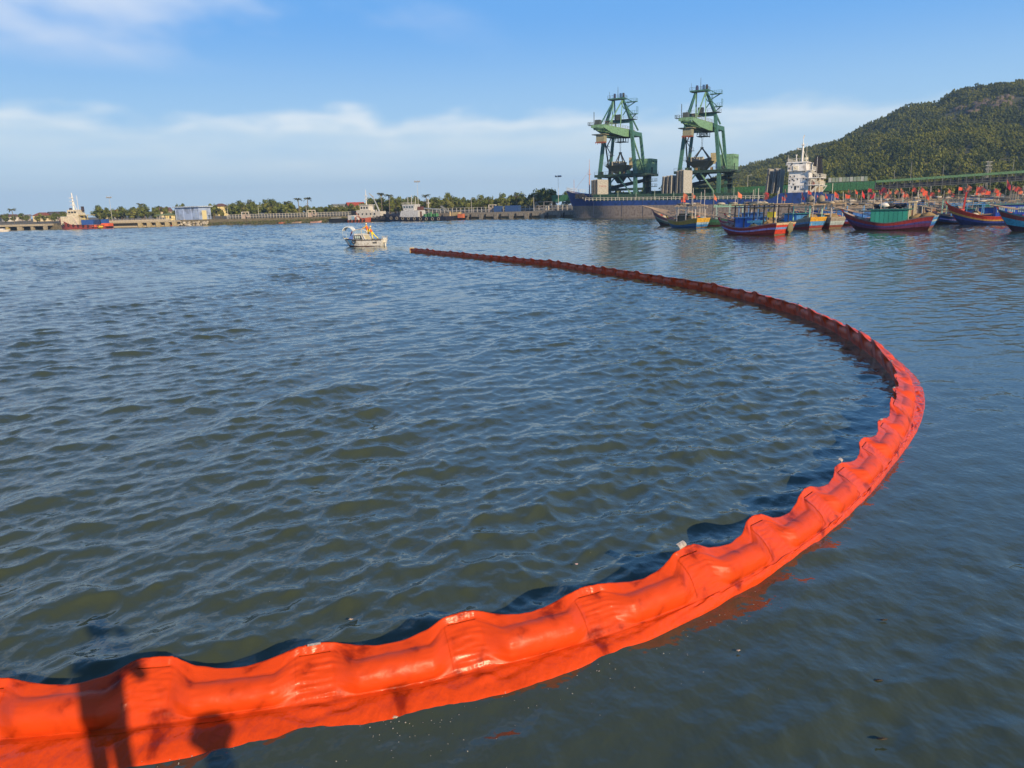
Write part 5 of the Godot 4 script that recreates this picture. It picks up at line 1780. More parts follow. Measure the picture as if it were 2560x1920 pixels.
func flag_on(t: Node3D, at: Vector3, h: float, size: float, color: Color, sd: int, lean := 0.0) -> void:
	var mb := MB.new()
	var top := at + Vector3(lean, h, lean * 0.4)
	mb.tube(at, top, 0.045, 0.03, 5)
	var pole := part("flag_pole", mb, mat(0.36, 0.3, 0.22, 0.7), t)
	mb = MB.new()
	mb.st.set_smooth_group(0)
	var rr := RandomNumberGenerator.new()
	rr.seed = sd
	var a := rr.randf_range(-0.5, 0.5)
	var droop := rr.randf_range(0.3, 1.0)
	var pt := func(i: int, j: int) -> Vector3:
		var u := i / 5.0
		var v := j / 4.0
		var x := u * size * (1.0 - 0.55 * droop)
		return top + Vector3(cos(a) * x, -0.05 - v * size * 0.8 * (1.0 - 0.3 * u) - u * size * droop * 0.75, sin(a) * x + 0.1 * size * sin(u * 7.0 + v * 3.0 + sd))
	for i in 5:
		for j in 4: mb.quad(pt.call(i, j), pt.call(i + 1, j), pt.call(i + 1, j + 1), pt.call(i, j + 1))
	var m := mat(color.r, color.g, color.b, 0.8)
	m.backlight_enabled = true
	m.backlight = Color(0.5, 0.5, 0.5)
	part("flag", mb, m, pole)

const RED := Color(0.62, 0.02, 0.012)
const ORANGE := Color(0.78, 0.09, 0.015)
const PALE := Color(0.75, 0.2, 0.07)

func fishing_boat(label: String, at: Vector3, turn: float, c: Dictionary) -> Node3D:
	var t := thing("fishing_boat", label, "fishing boat", at, turn, "wooden fishing boats in the harbour")
	var L: float = c.L
	var B: float = c.B
	var wood := mat(0.2, 0.14, 0.09, 0.8, 2.0)
	var ks := [0.0, 0.42, 0.60, 0.72, 0.93, 1.0]
	var colors: Array = c.hull        # lower, band, stripe, upper, gunwale
	for i in 5:
		var col: Color = colors[i]
		part(["hull_bottom", "hull_strake", "hull_stripe", "hull_strake", "gunwale"][i], boat_band(c, ks[i], ks[i + 1], [0.0, 0.01, 0.025, 0.01, 0.045][i]), mat(col.r * 1.35, col.g * 1.35, col.b * 1.35, 0.5, 2.5), t)
	# transom boards
	var tc: Array = c.transom
	for i in tc.size():
		var k0 := lerpf(0.33, 1.0, float(i) / tc.size())
		var k1 := lerpf(0.33, 1.0, float(i + 1) / tc.size())
		var mb := MB.new()
		var d := Vector3(0.06, 0, 0)
		mb.hexa([boat_pt(1, k0, -1, c), boat_pt(1, k0, 1, c), boat_pt(1, k0, 1, c) + d, boat_pt(1, k0, -1, c) + d, boat_pt(1, k1 - 0.006, -1, c), boat_pt(1, k1 - 0.006, 1, c), boat_pt(1, k1 - 0.006, 1, c) + d, boat_pt(1, k1 - 0.006, -1, c) + d])
		part("transom_board", mb, mat(tc[i].r, tc[i].g, tc[i].b, 0.5, 2.5), t)
	var mb := MB.new()
	mb.quad(boat_pt(1, 0, -1, c), boat_pt(1, 0, 1, c), boat_pt(1, 0.34, 1, c), boat_pt(1, 0.34, -1, c))
	for i in N_ST:
		var q := []
		for e in [[i, 1.0], [i + 1, 1.0], [i + 1, -1.0], [i, -1.0]]:
			q.append(boat_pt(float(e[0]) / N_ST, 0.86, e[1], c))
		mb.quad(q[0], q[1], q[2], q[3])
	part("deck", mb, wood, t)
	# stem post
	mb = MB.new()
	mb.beam(boat_pt(0, 0.35, 1, c), boat_pt(0, 1.0, 1, c) + Vector3(-0.12, 0.28, 0), 0.14, 0.2)
	part("stem", mb, mat(colors[3].r, colors[3].g, colors[3].b, 0.6), t)
	var X := func(f: float) -> float: return (f - 0.42) * L
	var dk := func(f: float) -> float: return lerpf(-0.5, boat_sheer(f, c), 0.86)
	# cabin
	if c.has("cabin"):
		var cb: Dictionary = c.cabin
		var x0: float = X.call(cb.a)
		var x1: float = X.call(cb.b)
		var y0: float = dk.call(cb.a) - 0.25
		var h: float = cb.h
		var w: float = B * cb.get("w", 0.62)
		mb = MB.new()
		mb.box(Vector3((x0 + x1) * 0.5, y0 + h * 0.5, 0), Vector3(x1 - x0, h, w))
		var wall := part("cabin", mb, mat(cb.col.r, cb.col.g, cb.col.b, 0.5, 2.0), t)
		mb = MB.new()
		mb.box(Vector3((x0 + x1) * 0.5, y0 + h + 0.06, 0), Vector3(x1 - x0 + 0.5, 0.14, w + 0.4))
		part("cabin_roof", mb, mat(cb.roof.r, cb.roof.g, cb.roof.b, 0.6, 2.0), t)
		var n := maxi(2, int((x1 - x0) / 0.55))
		for i in n:
			mb = MB.new()
			mb.box(Vector3(lerpf(x0, x1, (i + 0.5) / n), y0 + h * 0.5, w * 0.5 + 0.012), Vector3((x1 - x0) / n * 0.86, h * 0.92, 0.03))
			var k := 0.86 + 0.28 * rng.randf()
			part("wall_board", mb, mat(cb.col.r * k, cb.col.g * k, cb.col.b * k, 0.5), wall)
		if cb.has("win"):
			for i in cb.n:
				var cx := lerpf(x0, x1, (i + 0.5) / cb.n)
				mb = MB.new()
				mb.box(Vector3(cx, y0 + h * 0.67, w * 0.5 + 0.04), Vector3((x1 - x0) / cb.n * 0.7, h * 0.36, 0.05))
				part("shutter", mb, mat(cb.win.r, cb.win.g, cb.win.b, 0.5), wall)
				for m in 3:
					mb = MB.new()
					mb.box(Vector3(cx + (m - 1) * (x1 - x0) / cb.n * 0.22, y0 + h * 0.67, w * 0.5 + 0.07), Vector3((x1 - x0) / cb.n * 0.05, h * 0.36, 0.04))
					part("shutter_bar", mb, mat(cb.col.r, cb.col.g, cb.col.b, 0.5), wall)
		mb = MB.new()
		mb.box(Vector3(x1 + 0.02, y0 + h * 0.5, -w * 0.12), Vector3(0.06, h * 0.8, w * 0.35))
		part("cabin_door", mb, mat(cb.col.r * 0.6, cb.col.g * 0.6, cb.col.b * 0.6, 0.5), wall)
	# canopy of poles
	if c.has("canopy"):
		var cp: Dictionary = c.canopy
		var x0: float = X.call(cp.a)
		var x1: float = X.call(cp.b)
		var y0: float = dk.call(cp.a)
		var h: float = cp.h
		var w := B * 0.72
		for i in cp.n:
			var x := lerpf(x0, x1, float(i) / (cp.n - 1))
			for z in [-w * 0.5, w * 0.5]:
				mb = MB.new()
				mb.beam(Vector3(x, y0 - 0.3, z), Vector3(x + 0.05, h, z), 0.13 if z > 0 else 0.1)
				part("canopy_post", mb, mat(cp.post.r, cp.post.g, cp.post.b, 0.6), t)
		for z in [-w * 0.5, w * 0.5]:
			for yy in [h, h - 0.28]:
				mb = MB.new()
				mb.beam(Vector3(x0 - 0.5, yy, z), Vector3(x1 + 0.5, yy + 0.05, z), 0.12)
				part("canopy_beam", mb, mat(cp.beam.r, cp.beam.g, cp.beam.b, 0.7), t)
		for i in 7:
			mb = MB.new()
			mb.beam(Vector3(lerpf(x0 - 0.4, x1 + 0.4, i / 6.0), h + 0.1, -w * 0.6), Vector3(lerpf(x0 - 0.4, x1 + 0.4, i / 6.0), h + 0.1, w * 0.6), 0.09)
			part("roof_pole", mb, mat(0.3, 0.22, 0.14, 0.7), t)
		for i in 4:      # gear stowed on the roof poles
			mb = MB.new()
			mb.blob(Vector3(lerpf(x0, x1, rng.randf()), h + 0.28, rng.randf_range(-0.5, 0.5)), Vector3(rng.randf_range(0.5, 0.95), 0.2, 0.45), 0.25, 8, 5, i + int(at.x * 3))
			part("roof_bundle", mb, [mat(0.5, 0.42, 0.3, 0.9, 1.0), mat(0.25, 0.2, 0.15, 0.9, 1.0), mat(0.42, 0.38, 0.32, 0.9), mat(0.1, 0.11, 0.12, 0.9)][(i + int(absf(at.z))) % 4], t)
	# long poles over the bow
	for i in c.get("spars", 2):
		mb = MB.new()
		mb.tube(boat_pt(0.02, 1.0, 0, c) + Vector3(-0.9 - 0.3 * i, 0.5 + 0.12 * i, 0.15 * i), Vector3(X.call(0.45), boat_sheer(0.4, c) + 0.45 + 0.2 * i, 0.4 - 0.5 * i), 0.06, 0.05, 5)
		part("bow_pole", mb, mat(0.42, 0.32, 0.24, 0.7), t)
	# things on the foredeck and aft
	for i in c.get("bow_gear", 6):
		mb = MB.new()
		var f := rng.randf_range(0.10, 0.33)
		var s := rng.randf_range(0.18, 0.42)
		mb.blob(Vector3(X.call(f), dk.call(f) + s * 0.5, rng.randf_range(-0.6, 0.6) * boat_half(f, B)), Vector3(s * 1.5, s * 0.7, s), 0.28, 8, 5, i * 5)
		part("deck_gear", mb, [mat(0.5, 0.26, 0.19, 0.8), mat(0.32, 0.24, 0.15, 0.9), mat(0.5, 0.45, 0.36, 0.9), mat(0.45, 0.09, 0.08, 0.7), mat(0.2, 0.3, 0.4, 0.7)][(i + int(absf(at.x))) % 5], t)
	for i in c.get("nets", 1):
		mb = MB.new()
		var f := rng.randf_range(0.74, 0.92)
		mb.blob(Vector3(X.call(f), dk.call(f) + 0.3, 0.2), Vector3(0.9, 0.5, B * 0.3), 0.2, 10, 6, i * 7 + 2)
		part("net_heap", mb, mat(0.3, 0.21, 0.1, 0.95, 0.8), t)
	for q in c.get("flags", []):
		flag_on(t, Vector3(X.call(q[0]), q[1], q[2]), q[3], q[4], q[5], int(at.x * 7.0 + q[0] * 100.0), q[6] if q.size() > 6 else 0.0)
	for q in c.get("masts", []):
		mb = MB.new()
		mb.tube(Vector3(X.call(q[0]), 0.6, q[1]), Vector3(X.call(q[0]) + q[3], q[2], q[1]), 0.06, 0.045, 5)
		part("mast", mb, mat(0.5, 0.46, 0.4, 0.6), t)
	return t

func K(r: float, g: float, b: float) -> Color: return Color(r, g, b)

func build_fleet() -> void:
	var shaded_red := K(0.26, 0.03, 0.028)  # the transom's red with the hull side's shade put into the colour
	var plum := K(0.13, 0.03, 0.085)
	var lilac := K(0.26, 0.25, 0.58)
	var blue := K(0.03, 0.13, 0.5)
	var sky := K(0.12, 0.42, 0.62)
	var navy := K(0.015, 0.035, 0.13)
	var tan_ := K(0.42, 0.3, 0.2)
	var black := K(0.02, 0.02, 0.024)
	var cream := K(0.62, 0.55, 0.33)
	var teal := K(0.03, 0.26, 0.2)
	fishing_boat("red and lilac striped boat with blue cabin and red transom, nearest the camera", Vector3(32.1, 0, -105.6), -0.92, {"L": 10.6, "B": 4.5, "bow": 2.0, "mid": 1.02, "stern": 1.62, "hull": [K(0.22, 0.025, 0.03), shaded_red, lilac, shaded_red, K(0.3, 0.18, 0.2)], "transom": [K(0.62, 0.06, 0.03), K(0.62, 0.06, 0.03), K(0.2, 0.3, 0.62), K(0.62, 0.06, 0.03), K(0.66, 0.5, 0.32)],
		"cabin": {"a": 0.36, "b": 0.60, "h": 1.55, "w": 0.7, "col": blue, "roof": K(0.05, 0.2, 0.55)}, "canopy": {"a": 0.36, "b": 0.92, "h": 3.85, "n": 5, "post": black, "beam": K(0.12, 0.1, 0.08)}, "spars": 2, "bow_gear": 9, "nets": 1,
		"flags": [[0.62, 3.9, -0.6, 1.5, 1.0, ORANGE, 0.1], [0.99, 3.9, 0.5, 1.9, 0.9, ORANGE], [0.86, 3.9, -1.0, 1.0, 0.6, RED]], "masts": [[0.68, 1.5, 6.0, 0.05], [0.93, 1.3, 5.6, 0.15], [0.46, 1.2, 4.4, 0.1]]})
	var b1 := get_child(get_child_count() - 1)
	var mb := MB.new()
	mb.box(Vector3(3.1, 3.95, 1.2), Vector3(3.6, 0.28, 0.2))
	mb.box(Vector3(3.2, 3.5, 1.2), Vector3(3.3, 0.22, 0.16))
	part("yellow_beam", mb, mat(cream.r, cream.g, cream.b, 0.6, 2.0), b1)
	mb = MB.new()
	mb.box(Vector3(2.5, 1.75, 0.6), Vector3(2.2, 0.3, 2.2))
	mb.box(Vector3(2.5, 1.2, 0.6), Vector3(2.0, 0.8, 2.0))
	part("fish_hold", mb, mat(sky.r, sky.g, sky.b, 0.5, 2.0), b1)
	mb = MB.new()
	mb.box(Vector3(3.6, 2.6, -0.4), Vector3(0.9, 0.7, 0.5))
	part("yellow_drum", mb, mat(0.75, 0.62, 0.03, 0.5), b1)
	mb = MB.new()
	mb.blob(Vector3(2.6, 1.1, 1.78), Vector3(0.95, 0.32, 0.12), 0.25, 10, 6, 4)
	mb.blob(Vector3(6.1, 0.95, -1.0), Vector3(0.22, 0.75, 0.6), 0.22, 10, 6, 9)
	part("hanging_net", mb, mat(0.2, 0.18, 0.1, 0.95, 0.6), b1)
	fishing_boat("plum hulled boat with long green boarded cabin and blue transom", Vector3(51.8, 0, -109.0), -0.62, {"L": 12.0, "B": 4.5, "bow": 2.7, "mid": 1.05, "stern": 1.95, "hull": [K(0.08, 0.015, 0.02), plum, K(0.07, 0.05, 0.2), shaded_red, K(0.14, 0.11, 0.12)], "transom": [K(0.3, 0.09, 0.06), blue * 1.0, K(0.06, 0.3, 0.72), K(0.5, 0.62, 0.7), K(0.06, 0.3, 0.72), K(0.3, 0.42, 0.5)],
		"cabin": {"a": 0.34, "b": 0.72, "h": 1.95, "w": 0.72, "col": teal, "roof": K(0.03, 0.17, 0.15)}, "spars": 2, "bow_gear": 11, "nets": 2, "masts": [[0.44, 1.4, 4.4, 0.0], [0.73, 1.4, 2.9, 0.05]],
		"flags": [[0.40, 3.2, -0.9, 2.7, 1.0, RED], [0.86, 1.6, -1.0, 3.4, 0.9, ORANGE]]})
	b1 = get_child(get_child_count() - 1)
	mb = MB.new()
	for k in 3: mb.blob(Vector3(-0.2 + k * 1.3, 3.25, -0.2), Vector3(0.8, 0.3, 0.8), 0.2, 9, 5, k + 3)
	part("black_tarpaulin", mb, mat(0.025, 0.025, 0.03, 0.8), b1)
	mb = MB.new()
	mb.blob(Vector3(0.5, 3.4, 0.6), Vector3(0.65, 0.32, 0.4), 0.15, 9, 5, 1)
	part("white_sack", mb, mat(0.66, 0.64, 0.6, 0.8), b1)
	mb = MB.new()
	for z in [0.9, -0.4]:
		mb.beam(Vector3(3.7, 1.4, z), Vector3(3.7, 3.7, z), 0.14)
		mb.beam(Vector3(4.3, 1.4, z), Vector3(4.3, 3.7, z), 0.14)
	mb.box(Vector3(4.0, 3.75, 0.25), Vector3(1.0, 0.2, 1.6))
	part("cream_frame", mb, mat(0.6, 0.5, 0.32, 0.6), b1)
	mb = MB.new()
	mb.box(Vector3(2.9, 2.0, 0.9), Vector3(0.9, 1.5, 0.9))
	part("green_locker", mb, mat(0.2, 0.5, 0.3, 0.5), b1)
	fishing_boat("red and blue boat with yellow stripe and blue windowed wheelhouse", Vector3(72.4, 0, -119.0), -0.45, {"L": 12.4, "B": 4.2, "bow": 3.3, "mid": 1.25, "stern": 1.5, "hull": [K(0.02, 0.03, 0.12), K(0.03, 0.05, 0.22), K(0.5, 0.28, 0.06), K(0.4, 0.04, 0.025), K(0.45, 0.06, 0.035)], "transom": [navy, K(0.3, 0.04, 0.03), K(0.03, 0.1, 0.4)],
		"cabin": {"a": 0.52, "b": 0.84, "h": 2.15, "w": 0.66, "col": K(0.015, 0.06, 0.36), "roof": K(0.08, 0.2, 0.2), "win": K(0.3, 0.42, 0.42), "n": 3}, "spars": 0, "bow_gear": 5, "nets": 0, "flags": [[0.28, 2.4, 0.2, 3.4, 1.2, ORANGE, 0.3], [0.5, 3.4, 0, 2.0, 0.8, ORANGE], [0.62, 3.4, -0.5, 3.2, 1.3, RED], [0.72, 3.4, 0.4, 2.2, 0.9, ORANGE], [0.94, 1.5, 0.3, 3.8, 1.0, PALE]]})
	b1 = get_child(get_child_count() - 1)
	mb = MB.new()
	mb.beam(Vector3(-3.0, 1.0, 0.4), Vector3(-2.7, 4.9, 0.4), 0.24)
	part("red_bitt", mb, mat(0.4, 0.03, 0.025, 0.6), b1)
	mb = MB.new()
	mb.beam(Vector3(-5.6, 4.6, 0.3), Vector3(3.0, 3.7, 0.3), 0.16)
	part("dark_spar", mb, mat(0.03, 0.03, 0.035, 0.6), b1)
	fishing_boat("teal and blue hulled boat cut by the right edge", Vector3(63.6, 0, -93.5), -0.50, {"L": 10.5, "B": 3.6, "bow": 2.7, "mid": 1.5, "stern": 1.7, "hull": [K(0.05, 0.02, 0.035), K(0.05, 0.28, 0.42), K(0.05, 0.28, 0.42), K(0.2, 0.04, 0.035), K(0.06, 0.16, 0.2)], "transom": [navy, sky, navy],
		"cabin": {"a": 0.30, "b": 0.62, "h": 1.7, "w": 0.74, "col": K(0.03, 0.09, 0.22), "roof": K(0.16, 0.4, 0.42), "win": K(0.2, 0.42, 0.25), "n": 3}, "spars": 2, "bow_gear": 3, "nets": 0, "flags": [[0.3, 3.2, -0.8, 2.6, 0.9, PALE], [0.36, 3.2, -0.6, 2.9, 0.8, K(0.72, 0.4, 0.06)]]})
	# left group
	fishing_boat("dark boat with long pale bow poles, leftmost of the fishing boats", Vector3(33.4, 0, -158.5), -0.50, {"L": 10.5, "B": 3.2, "bow": 3.2, "mid": 1.2, "stern": 1.4, "hull": [K(0.03, 0.015, 0.02), K(0.06, 0.1, 0.09), K(0.2, 0.22, 0.2), K(0.12, 0.05, 0.08), K(0.3, 0.2, 0.16)], "transom": [navy, tan_, navy],
		"cabin": {"a": 0.55, "b": 0.85, "h": 1.5, "w": 0.6, "col": K(0.06, 0.05, 0.03), "roof": K(0.1, 0.1, 0.09)}, "canopy": {"a": 0.55, "b": 0.95, "h": 3.9, "n": 3, "post": K(0.4, 0.38, 0.34), "beam": K(0.4, 0.33, 0.25)}, "spars": 5, "bow_gear": 5, "flags": [[0.62, 3.9, 0.3, 2.6, 1.5, PALE], [0.57, 3.9, 0, 1.6, 1.1, ORANGE], [0.78, 3.9, 0.2, 2.4, 1.1, PALE]], "masts": [[0.95, 0.6, 6.4, 0.2]]})
	fishing_boat("boat with yellow and blue transom second from the left", Vector3(31.6, 0, -142.5), -1.02, {"L": 9.4, "B": 3.4, "bow": 2.0, "mid": 1.2, "stern": 1.75, "hull": [K(0.015, 0.06, 0.15), K(0.02, 0.09, 0.2), K(0.3, 0.2, 0.03), K(0.3, 0.2, 0.03), K(0.3, 0.22, 0.1)], "transom": [K(0.04, 0.2, 0.5), K(0.3, 0.45, 0.6), K(0.72, 0.42, 0.05), K(0.72, 0.42, 0.05)],
		"cabin": {"a": 0.4, "b": 0.7, "h": 1.3, "w": 0.6, "col": K(0.07, 0.06, 0.03), "roof": K(0.1, 0.09, 0.06)}, "canopy": {"a": 0.42, "b": 0.9, "h": 3.7, "n": 3, "post": K(0.55, 0.5, 0.45), "beam": K(0.5, 0.45, 0.36)}, "spars": 1, "masts": [[0.8, 1.0, 6.9, 0.15], [0.9, -1.0, 6.6, 0.0]]})
	fishing_boat("dark green hulled boat with a white triangle mark beside the yellow transom", Vector3(38.2, 0, -147.0), -0.35, {"L": 11.5, "B": 3.4, "bow": 2.6, "mid": 1.3, "stern": 1.5, "hull": [K(0.05, 0.012, 0.015), K(0.03, 0.07, 0.04), K(0.03, 0.09, 0.05), K(0.03, 0.11, 0.065), K(0.05, 0.09, 0.06)], "transom": [navy, K(0.2, 0.3, 0.2), navy],
		"canopy": {"a": 0.5, "b": 0.9, "h": 3.8, "n": 3, "post": K(0.3, 0.42, 0.4), "beam": K(0.25, 0.55, 0.38)}, "spars": 2, "flags": [[0.45, 1.5, 0.3, 4.4, 1.1, PALE], [0.82, 3.8, 0.2, 2.4, 1.2, PALE]]})
	b1 = get_child(get_child_count() - 1)
	mb = MB.new()
	mb.prism([Vector3(-1.4, 0.75, 1.72), Vector3(-0.9, 0.75, 1.74), Vector3(-1.15, 1.2, 1.78)], Vector3(0, 0, 0.05))
	part("white_triangle", mb, mat(0.65, 0.65, 0.6, 0.6), b1)
	fishing_boat("boat with a blue canopy frame behind the nearest striped boat", Vector3(40.2, 0, -131.0), -0.7, {"L": 10.0, "B": 3.4, "bow": 2.2, "mid": 1.2, "stern": 1.5, "hull": [shaded_red, plum, K(0.2, 0.2, 0.25), shaded_red, tan_], "transom": [shaded_red, tan_, shaded_red],
		"cabin": {"a": 0.35, "b": 0.62, "h": 1.6, "w": 0.66, "col": K(0.03, 0.1, 0.33), "roof": K(0.04, 0.14, 0.36)}, "canopy": {"a": 0.3, "b": 0.8, "h": 3.7, "n": 4, "post": K(0.1, 0.24, 0.5), "beam": K(0.1, 0.24, 0.5)}, "masts": [[0.2, 0.5, 5.4, 0.0], [0.5, 1.0, 6.2, 0.3]], "flags": [[0.7, 3.7, 0.3, 2.2, 0.9, RED]]})
	fishing_boat("boat with orange and blue transom and pale green frame", Vector3(44.0, 0, -122.0), -1.12, {"L": 9.6, "B": 3.5, "bow": 2.2, "mid": 1.2, "stern": 1.85, "hull": [shaded_red, K(0.08, 0.05, 0.06), K(0.1, 0.2, 0.35), K(0.25, 0.22, 0.18), K(0.42, 0.38, 0.3)], "transom": [K(0.3, 0.05, 0.04), K(0.1, 0.32, 0.62), K(0.1, 0.32, 0.62), K(0.75, 0.4, 0.04), K(0.75, 0.4, 0.04)],
		"cabin": {"a": 0.4, "b": 0.66, "h": 1.5, "w": 0.64, "col": K(0.05, 0.22, 0.55), "roof": K(0.05, 0.3, 0.3)}, "canopy": {"a": 0.6, "b": 0.93, "h": 3.5, "n": 2, "post": K(0.3, 0.6, 0.45), "beam": K(0.5, 0.42, 0.28)}, "masts": [[0.97, 1.1, 5.4, 0.3]], "flags": [[0.65, 3.4, 0.2, 2.2, 1.1, RED], [0.5, 1.8, 0.6, 1.8, 0.9, RED]]})
	fishing_boat("boat with weathered grey transom right of the orange one", Vector3(47.4, 0, -123.0), -1.12, {"L": 9.6, "B": 3.4, "bow": 2.2, "mid": 1.2, "stern": 1.8, "hull": [shaded_red, K(0.12, 0.08, 0.07), K(0.3, 0.3, 0.28), K(0.3, 0.27, 0.22), K(0.42, 0.36, 0.28)], "transom": [K(0.22, 0.06, 0.04), K(0.35, 0.42, 0.46), K(0.42, 0.5, 0.52), K(0.34, 0.3, 0.26), K(0.4, 0.35, 0.28)],
		"cabin": {"a": 0.5, "b": 0.8, "h": 1.4, "w": 0.7, "col": K(0.14, 0.36, 0.6), "roof": K(0.6, 0.4, 0.2)}, "canopy": {"a": 0.55, "b": 0.95, "h": 3.6, "n": 3, "post": K(0.45, 0.42, 0.4), "beam": K(0.5, 0.36, 0.22)}, "spars": 1})
	b1 = get_child(get_child_count() - 1)
	for k in 2:
		mb = MB.new()
		mb.blob(Vector3(-0.6 + k * 2.0, 4.3, -0.6), Vector3(0.7, 0.75, 0.5), 0.1, 9, 6, k)
		part("basket_float", mb, mat(0.3, 0.25, 0.18, 0.9, 1.0), b1)
	# the crowd of boats behind
	var hulls := [shaded_red, navy, K(0.04, 0.1, 0.1), K(0.09, 0.04, 0.05), K(0.02, 0.05, 0.16), K(0.14, 0.03, 0.03)]
	var cabs := [K(0.03, 0.1, 0.38), K(0.03, 0.2, 0.2), K(0.05, 0.16, 0.45), K(0.3, 0.34, 0.33), K(0.02, 0.06, 0.24), K(0.35, 0.2, 0.12)]
	var where := ["behind the grey transom boat", "with sky blue frame behind the plum hulled boat", "in the second row right of the white tower", "in the second row behind the long green cabin", "with rosy bow right of the long green cabin", "in the third row under the green gallery", "in the third row below the panel parapet", "in the third row left of the red and blue boat", "in the second row over the red and blue boat's bow", "behind the blue windowed wheelhouse", "in the third row behind the blue wheelhouse", "right of the blue wheelhouse near the edge", "in the second row near the right edge", "in the back row below the conveyor bridge's left end", "in the back row below the first bare masts", "in the back row below the bridge's middle", "in the back row near the right edge", "moored farthest right in the third row", "just left of the second row's sky blue frame", "tucked behind the teal boat at the right edge", "left of the ship's stern in the back row", "under the ship's blue stern", "in the fourth row below the green gallery", "in the fourth row left of the bare masts", "in the fourth row under the bridge", "in the last row by the quay under the panels", "in the last row by the quay right of the panels", "in the last row near the right edge"]
	var spots := [[58, -132], [64, -128], [66, -143], [70, -136], [72, -127], [71, -160], [80, -155], [88, -150], [82, -136], [86, -130], [97, -146], [91, -124], [97, -133], [88, -172], [98, -168], [108, -164], [117, -160], [112, -146], [57, -141], [80, -113], [60, -156], [68, -172], [79, -168], [92, -160], [106, -152], [86, -186], [100, -182], [122, -170]]
	for i in spots.size():
		var p: Array = spots[i]
		var h: Color = hulls[i % 6]
		var up: Color = hulls[(i * 3 + 1) % 6]
		var cb: Color = cabs[(i * 5 + 2) % 6]
		var fl := []
		for k in 2 + (i * 7) % 3: fl.append([0.3 + 0.25 * k + 0.05 * (i % 3), 3.0, 0.5 - 0.5 * k, 2.2 + 0.5 * ((i + k) % 3), 0.9 + 0.2 * (k % 2), [ORANGE, PALE, RED, ORANGE, PALE][(i + k * 2) % 5], 0.2 * (k - 1)])
		var c := {"L": 9.5 + (i % 4) * 0.7, "B": 3.4, "bow": 2.2 + 0.25 * (i % 3), "mid": 1.2, "stern": 1.5, "hull": [K(0.05, 0.015, 0.02), h, [lilac, tan_, sky, K(0.5, 0.3, 0.08)][i % 4], up, K(0.3, 0.22, 0.17)], "transom": [h, [sky, tan_, K(0.5, 0.08, 0.05), K(0.3, 0.5, 0.5)][i % 4], up],
			"canopy": {"a": 0.32 + 0.1 * (i % 3), "b": 0.86, "h": 3.2 + 0.25 * (i % 4), "n": 3, "post": [K(0.1, 0.3, 0.6), K(0.42, 0.38, 0.32), K(0.16, 0.14, 0.12), K(0.3, 0.55, 0.45)][i % 4], "beam": [K(0.3, 0.24, 0.17), K(0.12, 0.34, 0.62), K(0.5, 0.42, 0.3)][i % 3]}, "spars": 1 + i % 3, "bow_gear": 4, "nets": 1, "flags": fl, "masts": [[0.4 + 0.1 * (i % 5), 0.8, 4.6 + 0.5 * (i % 4), 0.3 * ((i % 3) - 1)], [0.75 - 0.1 * (i % 4), -0.7, 5.2 - 0.4 * (i % 3), 0.2]]}
		if i % 5 != 1: c.cabin = {"a": 0.42, "b": 0.72, "h": 1.5 + 0.12 * (i % 4), "w": 0.66, "col": cb, "roof": [K(0.1, 0.12, 0.13), K(0.05, 0.2, 0.2), K(0.3, 0.28, 0.25)][i % 3]}
		fishing_boat("fishing boat " + where[i], Vector3(p[0], 0, p[1]), -0.35 - 0.14 * ((i * 5) % 6), c)

